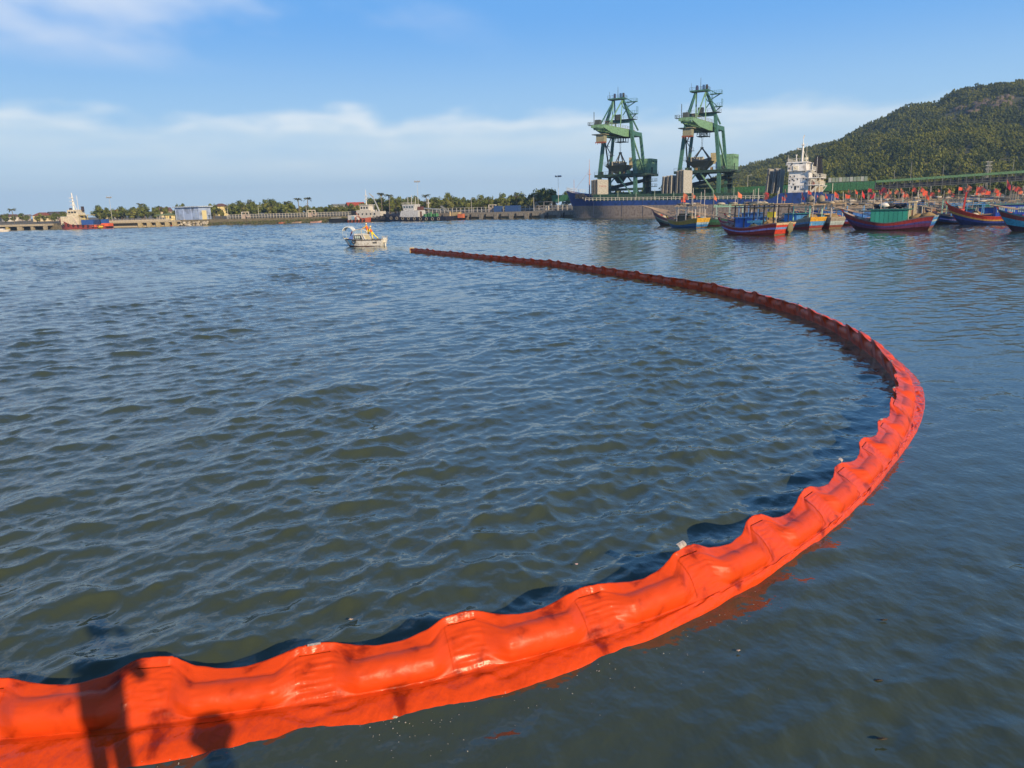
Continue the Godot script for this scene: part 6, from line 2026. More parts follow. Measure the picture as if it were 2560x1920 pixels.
# ---------------------------------------------------------------- people: one smooth surface round a skeleton
# bones: [from, to, radius there, radius here, colour]; flesh is joined with a smooth minimum and meshed as surface nets
func flesh(bones: Array, cell: float, soft: float, st: Dictionary) -> void:
	var lo := Vector3.ONE * 1e9
	var hi := -lo
	for b in bones:
		var r: float = maxf(b[2], b[3]) + cell * 2.0
		for k in 2:
			lo = lo.min(b[k] - Vector3.ONE * r)
			hi = hi.max(b[k] + Vector3.ONE * r)
	var n := Vector3i(((hi - lo) / cell).ceil()) + Vector3i.ONE
	var f := PackedFloat32Array()
	f.resize(n.x * n.y * n.z)
	f.fill(1.0)
	var who := PackedInt32Array()
	who.resize(f.size())
	var nearest := f.duplicate()
	for bi in bones.size():
		var b: Array = bones[bi]
		var a: Vector3 = b[0]
		var d: Vector3 = b[1] - b[0]
		var dd := maxf(d.length_squared(), 1e-9)
		var r: float = maxf(b[2], b[3]) + soft + cell * 2.0
		var p0 := Vector3i(((a.min(b[1]) - Vector3.ONE * r - lo) / cell).floor()).clamp(Vector3i.ZERO, n - Vector3i.ONE)
		var p1 := Vector3i(((a.max(b[1]) + Vector3.ONE * r - lo) / cell).ceil()).clamp(Vector3i.ZERO, n - Vector3i.ONE)
		for z in range(p0.z, p1.z + 1):
			for y in range(p0.y, p1.y + 1):
				for x in range(p0.x, p1.x + 1):
					var p := lo + Vector3(x, y, z) * cell
					var t := clampf((p - a).dot(d) / dd, 0.0, 1.0)
					var v: float = p.distance_to(a + d * t) - lerpf(b[2], b[3], t)
					var i := x + n.x * (y + n.y * z)
					var h := clampf(0.5 + 0.5 * (f[i] - v) / soft, 0.0, 1.0)
					f[i] = lerpf(f[i], v, h) - soft * h * (1.0 - h)
					if v < nearest[i]:
						nearest[i] = v
						who[i] = bi
	var vert := {}
	var pos: PackedVector3Array = st.pos
	var col: PackedColorArray = st.col
	var ix: PackedInt32Array = st.ix
	var step := [1, n.x, n.x * n.y]
	for z in n.z - 1:
		for y in n.y - 1:
			for x in n.x - 1:
				var i := x + n.x * (y + n.y * z)
				var inside := 0
				for c in 8:
					if f[i + (c & 1) + ((c >> 1) & 1) * step[1] + (c >> 2) * step[2]] < 0.0: inside += 1
				if inside == 0 or inside == 8: continue
				var sum := Vector3.ZERO
				var m := 0
				for c in 8:
					for ax in 3:
						if c & (1 << ax): continue
						var va := f[i + (c & 1) + ((c >> 1) & 1) * step[1] + (c >> 2) * step[2]]
						var c2 := c | (1 << ax)
						var vb := f[i + (c2 & 1) + ((c2 >> 1) & 1) * step[1] + (c2 >> 2) * step[2]]
						if (va < 0.0) == (vb < 0.0): continue
						var e := Vector3(c & 1, (c >> 1) & 1, c >> 2)
						e[ax] += va / (va - vb)
						sum += e
						m += 1
				vert[i] = pos.size()
				pos.append(lo + (Vector3(x, y, z) + sum / m) * cell)
				col.append(bones[who[i]][4])
	for i in vert:
		var x: int = i % n.x
		var y: int = (i / n.x) % n.y
		var z: int = i / step[2]
		for ax in 3:
			var u := (ax + 1) % 3
			var w := (ax + 2) % 3
			var q := Vector3i(x, y, z)
			if q[u] == 0 or q[w] == 0: continue
			var va := f[i]
			var vb := f[i + step[ax]]
			if (va < 0.0) == (vb < 0.0): continue
			var a = vert.get(i)
			var b = vert.get(i - step[u])
			var c = vert.get(i - step[u] - step[w])
			var d = vert.get(i - step[w])
			if a == null or b == null or c == null or d == null: continue
			if va < 0.0: ix.append_array([a, c, b, a, d, c])
			else: ix.append_array([a, b, c, a, c, d])
	st.pos = pos
	st.col = col
	st.ix = ix

func flesh_mesh(st: Dictionary) -> ArrayMesh:
	var pos: PackedVector3Array = st.pos
	var ix: PackedInt32Array = st.ix
	var nor := PackedVector3Array()
	nor.resize(pos.size())
	for i in range(0, ix.size(), 3):
		var k := (pos[ix[i + 2]] - pos[ix[i]]).cross(pos[ix[i + 1]] - pos[ix[i]])
		for j in 3: nor[ix[i + j]] += k
	for i in nor.size(): nor[i] = nor[i].normalized()
	return mesh_of(pos, nor, ix, PackedVector2Array(), st.col)

# a hand: palm, four bent fingers of unequal length, a thumb from the side; d points to the fingertips, up is the back of the hand
func hand_bones(w: Vector3, d: Vector3, up: Vector3, side: float, curl: float, skin: Color) -> Array:
	d = d.normalized()
	var x := d.cross(up).normalized() * side
	up = x.cross(d).normalized() * side
	var out := []
	for k in 3: out.append([w + x * (k - 1) * 0.018, w + d * 0.08 + x * (k - 1) * 0.025, 0.017, 0.015, skin])
	for k in 4:
		var base := w + d * 0.085 + x * (k - 1.5) * 0.021
		var len: float = [0.07, 0.08, 0.075, 0.058][k]
		var d2 := (d - up * curl).normalized()
		var d3 := (d - up * curl * 2.2).normalized()
		out.append([base, base + d2 * len * 0.55, 0.0095, 0.0088, skin])
		out.append([base + d2 * len * 0.55, base + d2 * len * 0.55 + d3 * len * 0.5, 0.0088, 0.0075, skin])
	var tb := w + d * 0.025 - x * 0.032
	var td := (d * 0.75 - x * 0.6 - up * 0.2).normalized()
	out.append([tb, tb + td * 0.04, 0.0125, 0.011, skin])
	out.append([tb + td * 0.04, tb + td * 0.04 + (td + d * 0.5 - up * curl * 0.6).normalized() * 0.03, 0.011, 0.009, skin])
	return out

# joints in metres; every figure has the same build
func person(label: String, j: Dictionary, suit: Color, legs: Color, skin: Color, boots: Color, vest: Color, cap: Color) -> Node3D:
	var t := thing("person", label, "person")
	var o: Vector3 = j.at
	t.position = o
	var bones := []
	var hip: Vector3 = j.hip
	var chest: Vector3 = j.chest
	var neck: Vector3 = j.neck
	var head: Vector3 = j.head
	var face: Vector3 = (j.face as Vector3).normalized()
	var across: Vector3 = (j.across as Vector3).normalized()
	for s in [-1.0, 1.0]:
		bones.append([hip + across * 0.075 * s, chest + across * 0.085 * s, 0.115, 0.118, suit])
		bones.append([chest + across * 0.06 * s, neck + across * 0.02 * s, 0.11, 0.055, suit])
		var sh: Vector3 = neck.lerp(chest, 0.25) + across * 0.185 * s
		bones.append([neck + across * 0.04 * s, sh, 0.06, 0.062, suit])
		var el: Vector3 = j.elbow_r if s > 0 else j.elbow_l
		var wr: Vector3 = j.wrist_r if s > 0 else j.wrist_l
		bones.append([sh, el, 0.062, 0.048, suit])
		bones.append([el, wr, 0.047, 0.033, suit])
		bones.append([wr, wr + (wr - el).normalized() * 0.03, 0.026, 0.024, skin])
		var kn: Vector3 = j.knee_r if s > 0 else j.knee_l
		var an: Vector3 = j.foot_r if s > 0 else j.foot_l
		bones.append([hip + across * 0.09 * s, kn, 0.1, 0.066, legs])
		bones.append([kn, an + Vector3(0, 0.09, 0), 0.066, 0.045, legs])
		var toe: Vector3 = (j.toes as Vector3).normalized()
		bones.append([an + Vector3(0, 0.055, 0) - toe * 0.05, an + Vector3(0, 0.045, 0) + toe * 0.15, 0.05, 0.04, boots])
	bones.append([neck, head - Vector3(0, 0.04, 0), 0.055, 0.055, skin])
	bones.append([head + Vector3(0, 0.02, 0) - face * 0.015, head - Vector3(0, 0.045, 0) + face * 0.02, 0.098, 0.075, skin])
	var st := {"pos": PackedVector3Array(), "col": PackedColorArray(), "ix": PackedInt32Array()}
	flesh(bones, 0.028, 0.035, st)
	# head's features on a finer grid
	var fx := face.cross(Vector3.UP).normalized()
	var hb := [[head + face * 0.085 + Vector3(0, 0.005, 0), head + face * 0.112 - Vector3(0, 0.03, 0), 0.012, 0.016, skin], [head + face * 0.088 - Vector3(0, 0.062, 0) - fx * 0.018, head + face * 0.088 - Vector3(0, 0.062, 0) + fx * 0.018, 0.011, 0.011, skin.darkened(0.35)], [head + face * 0.075 - Vector3(0, 0.095, 0), head + face * 0.06 - Vector3(0, 0.09, 0), 0.024, 0.03, skin]]
	for s in [-1.0, 1.0]:
		hb.append([head + face * 0.083 + fx * 0.033 * s + Vector3(0, 0.012, 0), head + face * 0.086 + fx * 0.036 * s + Vector3(0, 0.012, 0), 0.012, 0.012, Color(0.03, 0.02, 0.02)])
		hb.append([head + fx * 0.096 * s + Vector3(0, 0.02, 0), head + fx * 0.094 * s - Vector3(0, 0.025, 0), 0.018, 0.013, skin])
	flesh(hb, 0.007, 0.012, st)
	for s in [-1.0, 1.0]:
		var el: Vector3 = j.elbow_r if s > 0 else j.elbow_l
		var wr: Vector3 = j.wrist_r if s > 0 else j.wrist_l
		var d := (wr - el).normalized()
		var up: Vector3 = Vector3.UP if absf(d.y) < 0.8 else across * s
		flesh(hand_bones(wr + d * 0.02, d, up, s, 0.5, skin), 0.0065, 0.008, st)
	var m := StandardMaterial3D.new()
	m.vertex_color_use_as_albedo = true
	m.roughness = 0.7
	part("body", flesh_mesh(st), m, t)
	if vest.a > 0.5:
		st = {"pos": PackedVector3Array(), "col": PackedColorArray(), "ix": PackedInt32Array()}
		var vb := []
		for s in [-1.0, 1.0]:
			vb.append([hip.lerp(chest, 0.4) + across * 0.075 * s, chest + across * 0.085 * s, 0.145, 0.145, vest])
			vb.append([chest + across * 0.07 * s, neck.lerp(chest, 0.3) + across * 0.07 * s, 0.135, 0.09, vest])
		flesh(vb, 0.028, 0.03, st)
		part("life_vest", flesh_mesh(st), m, t)
	st = {"pos": PackedVector3Array(), "col": PackedColorArray(), "ix": PackedInt32Array()}
	flesh([[head + Vector3(0, 0.055, 0) - face * 0.02, head + Vector3(0, 0.06, 0) - face * 0.03, 0.108, 0.105, cap], [head + Vector3(0, 0.06, 0) + face * 0.06, head + Vector3(0, 0.055, 0) + face * 0.12, 0.05, 0.02, cap]], 0.02, 0.02, st)
	part("helmet", flesh_mesh(st), m, t)
	return t

func build_workboat() -> void:
	var turn := -0.25
	var at := Vector3(-19.05, 0, -101.0)
	var t := thing("workboat", "small white cabin workboat with blue bow patch towing the orange boom", "boat", at, turn)
	var c := {"L": 5.7, "B": 2.2, "bow": 1.12, "mid": 0.86, "stern": 0.84}
	var white := mat(0.68, 0.68, 0.66, 0.4, 3.0)
	var ks := [0.0, 0.43, 0.93, 1.0]
	var cols := [mat(0.06, 0.012, 0.018, 0.5), white, mat(0.03, 0.02, 0.022, 0.6)]
	for i in 3: part(["hull_bottom", "hull_side", "rubbing_strake"][i], boat_band(c, ks[i], ks[i + 1], [0.0, 0.012, 0.05][i]), cols[i], t)
	var mb := MB.new()
	mb.st.set_smooth_group(0)
	for i in 3:
		var q := []
		for e in [[i, 0.46], [i, 0.91], [i + 1, 0.91], [i + 1, 0.46]]:
			var p := boat_pt(0.12 + (e[0] + (0.5 if e[1] < 0.6 else 0.0)) * 0.045, e[1], 1.0, c)
			p.z += 0.02
			q.append(p)
		mb.quad(q[0], q[1], q[2], q[3])
	part("blue_patch", mb, mat(0.10, 0.28, 0.5, 0.4), t)
	mb = MB.new()
	mb.quad(boat_pt(1, 0.36, -1, c), boat_pt(1, 0.36, 1, c), boat_pt(1, 1, 1, c), boat_pt(1, 1, -1, c))
	part("transom", mb, mat(0.74, 0.72, 0.66, 0.4), t)
	mb = MB.new()
	for i in N_ST:
		var q := []
		for e in [[i, 1.0], [i + 1, 1.0], [i + 1, -1.0], [i, -1.0]]: q.append(boat_pt(float(e[0]) / N_ST, 0.96, e[1], c))
		mb.quad(q[0], q[1], q[2], q[3])
	part("deck", mb, mat(0.55, 0.5, 0.4, 0.6, 2.0), t)
	# registration marks
	for i in 7:
		mb = MB.new()
		var p := boat_pt(0.80 + i * 0.016, 0.72, 1.0, c)
		mb.box(p + Vector3(0, 0, 0.02), Vector3(0.06, 0.16, 0.02))
		part("registration_mark", mb, mat(0.06, 0.07, 0.08, 0.6), t)
	# lower cabin with black framed side window
	mb = MB.new()
	mb.hexa([Vector3(-0.75, 0.8, -0.75), Vector3(1.2, 0.8, -0.75), Vector3(1.2, 0.8, 0.75), Vector3(-0.75, 0.8, 0.75), Vector3(-0.55, 1.55, -0.68), Vector3(0.85, 1.55, -0.68), Vector3(0.85, 1.55, 0.68), Vector3(-0.55, 1.55, 0.68)])
	part("cabin", mb, white, t)
	mb = MB.new()
	mb.hexa([Vector3(-0.62, 0.92, 0.76), Vector3(0.62, 0.88, 0.76), Vector3(0.62, 0.88, 0.78), Vector3(-0.62, 0.92, 0.78), Vector3(-0.55, 1.42, 0.71), Vector3(0.36, 1.42, 0.71), Vector3(0.36, 1.42, 0.73), Vector3(-0.55, 1.42, 0.73)])
	var wf := part("side_window", mb, mat(0.015, 0.02, 0.03, 0.3), t)
	for k in 3:
		mb = MB.new()
		mb.box(Vector3(-0.34 + k * 0.26, 1.17, 0.765), Vector3(0.2, 0.32, 0.03))
		part("pane", mb, mat(0.42, 0.5, 0.46, 0.15), wf)
	mb = MB.new()
	mb.hexa([Vector3(0.9, 0.9, 0.77), Vector3(1.9, 0.86, 0.77), Vector3(1.9, 0.86, 0.8), Vector3(0.9, 0.9, 0.8), Vector3(0.78, 1.45, 0.72), Vector3(1.5, 1.42, 0.72), Vector3(1.5, 1.42, 0.75), Vector3(0.78, 1.45, 0.75)])
	part("after_screen", mb, mat(0.5, 0.45, 0.3, 0.3), t)
	mb = MB.new()
	mb.beam(Vector3(0.62, 1.55, 0.74), Vector3(1.05, 0.84, 0.86), 0.1)
	mb.beam(Vector3(0.6, 1.52, 0.74), Vector3(1.7, 1.46, 0.7), 0.09)
	part("cabin_frame", mb, white, t)
	# glazed upper screen
	mb = MB.new()
	var arc := []
	for i in 9:
		var f := i / 8.0
		arc.append(Vector3(lerpf(-0.62, 1.35, f), 1.58 + 0.62 * pow(sin(PI * clampf(f * 0.86 + 0.12, 0, 1)), 0.6), 0.0))
	for z in [-0.66, 0.66]:
		for i in 8: mb.beam(arc[i] + Vector3(0, 0, z), arc[i + 1] + Vector3(0, 0, z), 0.08)
		mb.beam(Vector3(-0.62, 1.58, z), Vector3(1.35, 1.58, z), 0.08)
		mb.beam(Vector3(0.5, 1.58, z), Vector3(0.42, 2.18, z), 0.08)
	part("screen_frame", mb, white, t)
	mb = MB.new()
	for i in range(1, 8): mb.quad(arc[i] + Vector3(0, 0.02, -0.7), arc[i] + Vector3(0, 0.02, 0.7), arc[i + 1 if i < 8 else 8] + Vector3(0, 0.02, 0.7), arc[i + 1 if i < 8 else 8] + Vector3(0, 0.02, -0.7))
	part("cabin_roof", mb, white, t)
	var glass := StandardMaterial3D.new()
	glass.albedo_color = Color(0.7, 0.8, 0.85, 0.25)
	glass.transparency = BaseMaterial3D.TRANSPARENCY_ALPHA
	glass.roughness = 0.05
	for q in [[-0.5, 0.42], [0.52, 1.2]]:
		mb = MB.new()
		mb.box(Vector3((q[0] + q[1]) * 0.5, 1.84, 0.66), Vector3(q[1] - q[0], 0.46, 0.01))
		part("windscreen", mb, glass, t)
	# folded bow hood, blue tarpaulin, furled flag
	mb = MB.new()
	for i in 7:
		var a0 := PI * (0.12 + i * 0.11)
		var a1 := PI * (0.12 + (i + 1) * 0.11)
		mb.hexa([Vector3(-1.55 - cos(a0) * 0.75, 1.7 + sin(a0) * 0.75, -0.5), Vector3(-1.55 - cos(a1) * 0.75, 1.7 + sin(a1) * 0.75, -0.5), Vector3(-1.55 - cos(a1) * 0.75, 1.7 + sin(a1) * 0.75, 0.5), Vector3(-1.55 - cos(a0) * 0.75, 1.7 + sin(a0) * 0.75, 0.5),
			Vector3(-1.55 - cos(a0) * 0.8, 1.74 + sin(a0) * 0.8, -0.5), Vector3(-1.55 - cos(a1) * 0.8, 1.74 + sin(a1) * 0.8, -0.5), Vector3(-1.55 - cos(a1) * 0.8, 1.74 + sin(a1) * 0.8, 0.5), Vector3(-1.55 - cos(a0) * 0.8, 1.74 + sin(a0) * 0.8, 0.5)])
	part("bow_hood", mb, mat(0.66, 0.7, 0.7, 0.6), t)
	mb = MB.new()
	for z in [-0.48, 0.48]:
		mb.tube(Vector3(-2.2, 0.95, z), Vector3(-2.25, 1.9, z), 0.02, -1, 5)
		mb.tube(Vector3(-0.8, 1.0, z), Vector3(-0.85, 2.0, z), 0.02, -1, 5)
	part("hood_post", mb, mat(0.5, 0.55, 0.55, 0.4), t)
	mb = MB.new()
	mb.hexa([Vector3(-1.6, 0.92, -0.55), Vector3(-0.55, 0.9, -0.55), Vector3(-0.55, 0.9, 0.6), Vector3(-1.6, 0.92, 0.6), Vector3(-1.1, 1.42, -0.3), Vector3(-0.95, 1.42, -0.3), Vector3(-0.95, 1.42, 0.2), Vector3(-1.1, 1.42, 0.2)])
	part("blue_tarpaulin", mb, mat(0.08, 0.16, 0.42, 0.7), t)
	mb = MB.new()
	mb.tube(Vector3(-1.25, 1.3, 0.3), Vector3(-0.85, 2.2, 0.3), 0.025, -1, 5)
	var staff := part("flag_staff", mb, mat(0.2, 0.1, 0.08, 0.6), t)
	mb = MB.new()
	mb.tube(Vector3(-1.08, 1.68, 0.3), Vector3(-0.88, 2.12, 0.3), 0.09, 0.05, 6)
	part("furled_flag", mb, mat(0.16, 0.025, 0.04, 0.8), staff)
	mb = MB.new()
	mb.tube(Vector3(-1.28, 1.32, 0.3), Vector3(-1.1, 1.68, 0.3), 0.06, 0.09, 6)
	part("furled_flag", mb, mat(0.03, 0.05, 0.16, 0.8), staff)
	mb = MB.new()
	mb.ring(Vector3(-0.45, 0.62, 1.14), 0.24, 0.055, Basis(Vector3.RIGHT, -0.1), 12, 6)
	part("tyre_fender", mb, mat(0.015, 0.016, 0.022, 0.9), t)
	mb = MB.new()
	mb.box(Vector3(-1.75, 1.02, 0.2), Vector3(0.7, 0.14, 0.5))
	part("bow_cushion", mb, mat(0.6, 0.62, 0.55, 0.7), t)
	mb = MB.new()
	mb.box(Vector3(3.35, 0.75, 0), Vector3(0.35, 0.6, 0.35))
	mb.box(Vector3(3.4, 0.15, 0), Vector3(0.14, 0.9, 0.16))
	part("outboard_motor", mb, mat(0.7, 0.68, 0.6, 0.5), t)
	mb = MB.new()
	for z in [-0.8, 0.8]: mb.tube(Vector3(3.3, 0.85, z), Vector3(3.35, 1.2, z), 0.025, -1, 5)
	mb.tube(Vector3(3.35, 1.2, -0.8), Vector3(3.35, 1.2, 0.8), 0.025, -1, 5)
	part("stern_rail", mb, mat(0.6, 0.5, 0.3, 0.5), t)
	# towing line
	mb = MB.new()
	var p0 := at + Vector3(3.35, 0.9, 0.2).rotated(Vector3.UP, turn)
	var p1 := Vector3(-10.9, 0.1, -84.2)
	var pts := []
	for i in 11:
		var f := i / 10.0
		pts.append(p0.lerp(p1, f) - Vector3(0, 0.35 * sin(PI * f) + 0.0, 0))
	mb.path(pts, 0.014, 4)
	tag(part("towing_line", mb, mat(0.45, 0.42, 0.34, 0.8), self), "thin pale towing line between the workboat's stern and the boom's end plate", "rope")
	# the crew
	var yellow := Color(0.72, 0.45, 0.02)
	var lime := Color(0.78, 0.62, 0.03)
	var skin := Color(0.42, 0.24, 0.15)
	var orange := Color(0.72, 0.13, 0.02)
	var B := Basis(Vector3.UP, turn)
	var w := func(x: float, y: float, z: float) -> Vector3: return B * Vector3(x, y, z)
	var o1: Vector3 = at + B * Vector3(1.15, 1.1, 0.1)
	person("person in yellow overalls leaning on the workboat's cabin roof, arm stretched forward", {"at": o1, "hip": w.call(0.0, 0.92, 0), "chest": w.call(-0.13, 1.26, 0), "neck": w.call(-0.2, 1.48, 0), "head": w.call(-0.22, 1.66, 0), "face": w.call(-1, -0.1, 0.1), "across": w.call(0, 0, 1), "elbow_r": w.call(-0.45, 1.2, 0.2), "wrist_r": w.call(-0.72, 1.12, 0.16), "elbow_l": w.call(-0.46, 1.28, -0.22), "wrist_l": w.call(-0.75, 1.26, -0.2),
		"knee_r": w.call(0.0, 0.47, 0.1), "knee_l": w.call(0.02, 0.47, -0.1), "foot_r": w.call(0.05, -0.02, 0.1), "foot_l": w.call(0.05, -0.02, -0.1), "toes": w.call(-1, 0, 0)}, yellow, yellow, skin, Color(0.05, 0.03, 0.02), orange, Color(0.8, 0.72, 0.45))
	var o2: Vector3 = at + B * Vector3(2.0, 0.87, 0.55)
	person("person in lime overalls with an orange life vest bracing one leg back on the stern", {"at": o2, "hip": w.call(-0.12, 0.86, 0), "chest": w.call(-0.3, 1.14, 0.02), "neck": w.call(-0.34, 1.36, 0.02), "head": w.call(-0.3, 1.54, 0.03), "face": w.call(-1, -0.2, 0.35), "across": w.call(0.2, 0, 1), "elbow_r": w.call(-0.42, 0.98, 0.3), "wrist_r": w.call(-0.62, 0.85, 0.22), "elbow_l": w.call(-0.5, 1.06, -0.2), "wrist_l": w.call(-0.7, 0.95, -0.15),
		"knee_r": w.call(-0.08, 0.44, 0.12), "knee_l": w.call(0.28, 0.46, -0.02), "foot_r": w.call(-0.02, 0, 0.12), "foot_l": w.call(0.66, 0.0, 0.0), "toes": w.call(-0.8, 0, 0.6)}, lime, lime, skin, Color(0.03, 0.025, 0.02), orange, Color(0.8, 0.68, 0.3))

# ---------------------------------------------------------------- the boom
func jr(i: int, k: int) -> float:     # a fixed random number in -1..1 for joint i
	return fposmod(sin(i * 12.9898 + k * 78.233) * 43758.5453, 2.0) - 1.0

const REACH := [[0.0, 0.6], [5.4, 0.58], [7.8, 0.52], [9.6, 0.48], [10.4, 0.39], [11.3, 0.31], [12.5, 0.22], [18.0, 0.21], [20.7, 0.31], [23.0, 0.39], [25.0, 0.44], [27.0, 0.42], [30.0, 0.28], [34.0, 0.2], [200.0, 0.19]]
func reach(s: float) -> float:      # how far out the skirt meets the water
	for i in REACH.size() - 1:
		if s < REACH[i + 1][0]: return lerpf(REACH[i][1], REACH[i + 1][1], (s - REACH[i][0]) / (REACH[i + 1][0] - REACH[i][0]))
	return 0.19

# cross-section at arc length s; t runs 0-1 inner side, 1-2 hem, 2-3 outer side of the float, 3-4 skirt
func boom_at(s: float, t: float, lift := 0.0) -> Vector3:
	var f := (s - joint0) / PITCH
	var ji := int(roundf(f))
	var d := (f - ji) * PITCH
	var ad := absf(d)
	var w := 1.0 - clampf((ad - 0.15) / 0.22, 0.0, 1.0)
	w = lerpf(w, w * w * (3.0 - 2.0 * w), 0.35)
	var j0 := jr(ji, 1)
	var lean := 0.05 * jr(ji, 2) * w
	var up := 0.06 * j0 * w + 0.02 * sin(s * 0.7) + 0.012 * sin(s * 2.1 + 1.0)
	var mid := 1.0 - w
	var away := sm(27.0, 38.0, s)
	var c := along(s)
	var o := out_at(s)
	var a := Vector2.ZERO     # float's own section
	var b := Vector2.ZERO     # joint's section
	var fi := int(floorf(f))
	var R := 0.172 + 0.012 * jr(fi, 5)
	R += 0.02 * away
	var cy := 0.165 + 0.03 * away
	var wh := 0.5 + 0.5 * cos(TAU * d / PITCH)
	wh = lerpf(wh, w, 0.25) * (1.0 - 0.45 * away) + 0.45 * away
	var k := 0.0
	if t < 1.0:
		if t < 0.3:
			k = t / 0.3
			a = Vector2(-0.15, -0.18).lerp(Vector2(-R * cos(0.55), cy - R * sin(0.55)), k)
		else:
			k = (t - 0.3) / 0.7
			var th := lerpf(PI + 0.55, deg_to_rad(128.0), k)
			a = Vector2(cos(th) * R, cy + sin(th) * R)
		b = Vector2(-0.09, -0.18).lerp(Vector2(-0.23, 0.36), t)
	elif t < 2.0:
		k = t - 1.0
		var base := Vector2(cos(deg_to_rad(128.0)) * R, cy + sin(deg_to_rad(128.0)) * R)
		var crest := Vector2(cos(deg_to_rad(106.0)) * R, cy + sin(deg_to_rad(106.0)) * R)
		var top := Vector2(-0.155, 0.36).lerp(Vector2(-0.25, 0.475), wh)
		if k < 0.45:
			a = base.lerp(Vector2(-0.23, 0.36), w).lerp(top + Vector2(-0.006, 0), k / 0.45)
		elif k < 0.55:
			var q := (k - 0.45) / 0.1
			a = top + Vector2(-0.006 + 0.012 * q, 0.006 * sin(q * PI))
		else:
			a = (top + Vector2(0.006, 0)).lerp(crest.lerp(Vector2(-0.20, 0.405), w), (k - 0.55) / 0.45)
		b = a
	elif t < 3.0:
		k = t - 2.0
		if k < 0.82:
			var th := lerpf(deg_to_rad(106.0), deg_to_rad(-22.0), k / 0.82)
			a = Vector2(cos(th) * R, cy + sin(th) * R)
		else:
			a = Vector2(cos(deg_to_rad(-22.0)) * R, cy + sin(deg_to_rad(-22.0)) * R).lerp(Vector2(0.17, 0.085), (k - 0.82) / 0.18)
		b = Vector2(-0.20, 0.405).lerp(Vector2(0.17, 0.085), k) + Vector2(0.4, 0.6) * 0.05 * sin(k * PI)
		# creases that run along the joint panel
		var cr := sin(k * 30.0 + 3.0 * noise.get_noise_2d(s * 3.0, ji * 7.3) + 4.0 * noise.get_noise_2d(k * 3.0, ji * 3.1)) * 0.35 + 1.2 * noise.get_noise_2d(k * 11.0 + ji * 5.0, s * 2.5)
		b += Vector2(0.45, 0.7) * 0.0075 * cr * sm(0.42, 0.1, ad)
		# gathers at the float's ends
		a += Vector2(0.6, 0.6) * 0.007 * mid * sm(0.6, 0.25, ad) * noise.get_noise_2d(k * 12.0 + ji * 4.0, s * 2.0)
		a += Vector2(0.6, 0.7) * 0.005 * noise.get_noise_2d(s * 5.0, k * 3.0 + 9.0)
	else:
		k = t - 3.0
		var uw := reach(s)
		var flat := sm(19.0, 21.0, s) * (1.0 - sm(28.0, 32.0, s))
		if k < 0.55:
			var q := k / 0.55
			a = Vector2(lerpf(0.17, uw, q), lerpf(0.085 * (1.0 - pow(q, 2.4)), lerpf(0.085, 0.012, pow(q, 0.35)), flat))
		else:
			var q := (k - 0.55) / 0.45
			a = Vector2(uw + q * (0.02 + 0.25 * (uw - 0.17)), -0.22 * q + 0.012 * flat * (1.0 - q))
		b = a
		var fold := noise.get_noise_2d(s * 1.6 + 2.5 * k, k * 1.0 + 50.0) + 0.55 * noise.get_noise_2d(s * 4.5 - 2.0 * k, k * 1.4 + 80.0)
		var pinch := exp(-pow(d / 0.32, 2.0))
		var amp := (0.018 + 0.022 * pinch * sin(minf(k * 2.2, 1.0) * PI)) * sin(minf(k * 3.0, 1.0) * PI * 0.5) * (1.0 - sm(0.15, 0.45, k) * (1.0 - 0.6 * flat)) * (1.0 - sm(0.5, 0.7, k))
		var off := fold * amp + 0.016 * pinch * sin(k * 13.0 + d * 14.0 * (1.0 if j0 > 0 else -1.0)) * sin(minf(k * 2.0, 1.0) * PI) * (1.0 - sm(0.15, 0.42, k))
		off += 0.003 * noise.get_noise_2d(s * 11.0, k * 4.0) * sm(0.0, 0.2, k)
		off += flat * 0.013 * (1.0 - sm(0.4, 0.6, k)) * noise.get_noise_2d(s * 7.0 + k * 1.5, k * 0.8 + 30.0)
		a += Vector2(0.25, 0.97) * off
		b = a
	if t > 1.0 and t < 2.0:
		var pk := 0.006 * noise.get_noise_1d(s * 24.0) * w + 0.008 * noise.get_noise_1d(s * 6.0)
		a.x += pk
		b.x += pk
	var u := a.lerp(b, w)
	var hold := sm(0.0, 0.4, u.y) if t < 3.0 else 0.25 * (1.0 - (t - 3.0))
	if t >= 3.0: hold = sm(0.0, 0.4, 0.085) * (4.0 - t)
	u.y += up * hold
	u.x += lean * hold
	if lift > 0.0: u += Vector2(0.75, 0.66) * lift if t >= 2.0 else Vector2(-0.9, 0.1) * lift
	return Vector3(c.x + o.x * u.x, u.y, c.y + o.y * u.x)

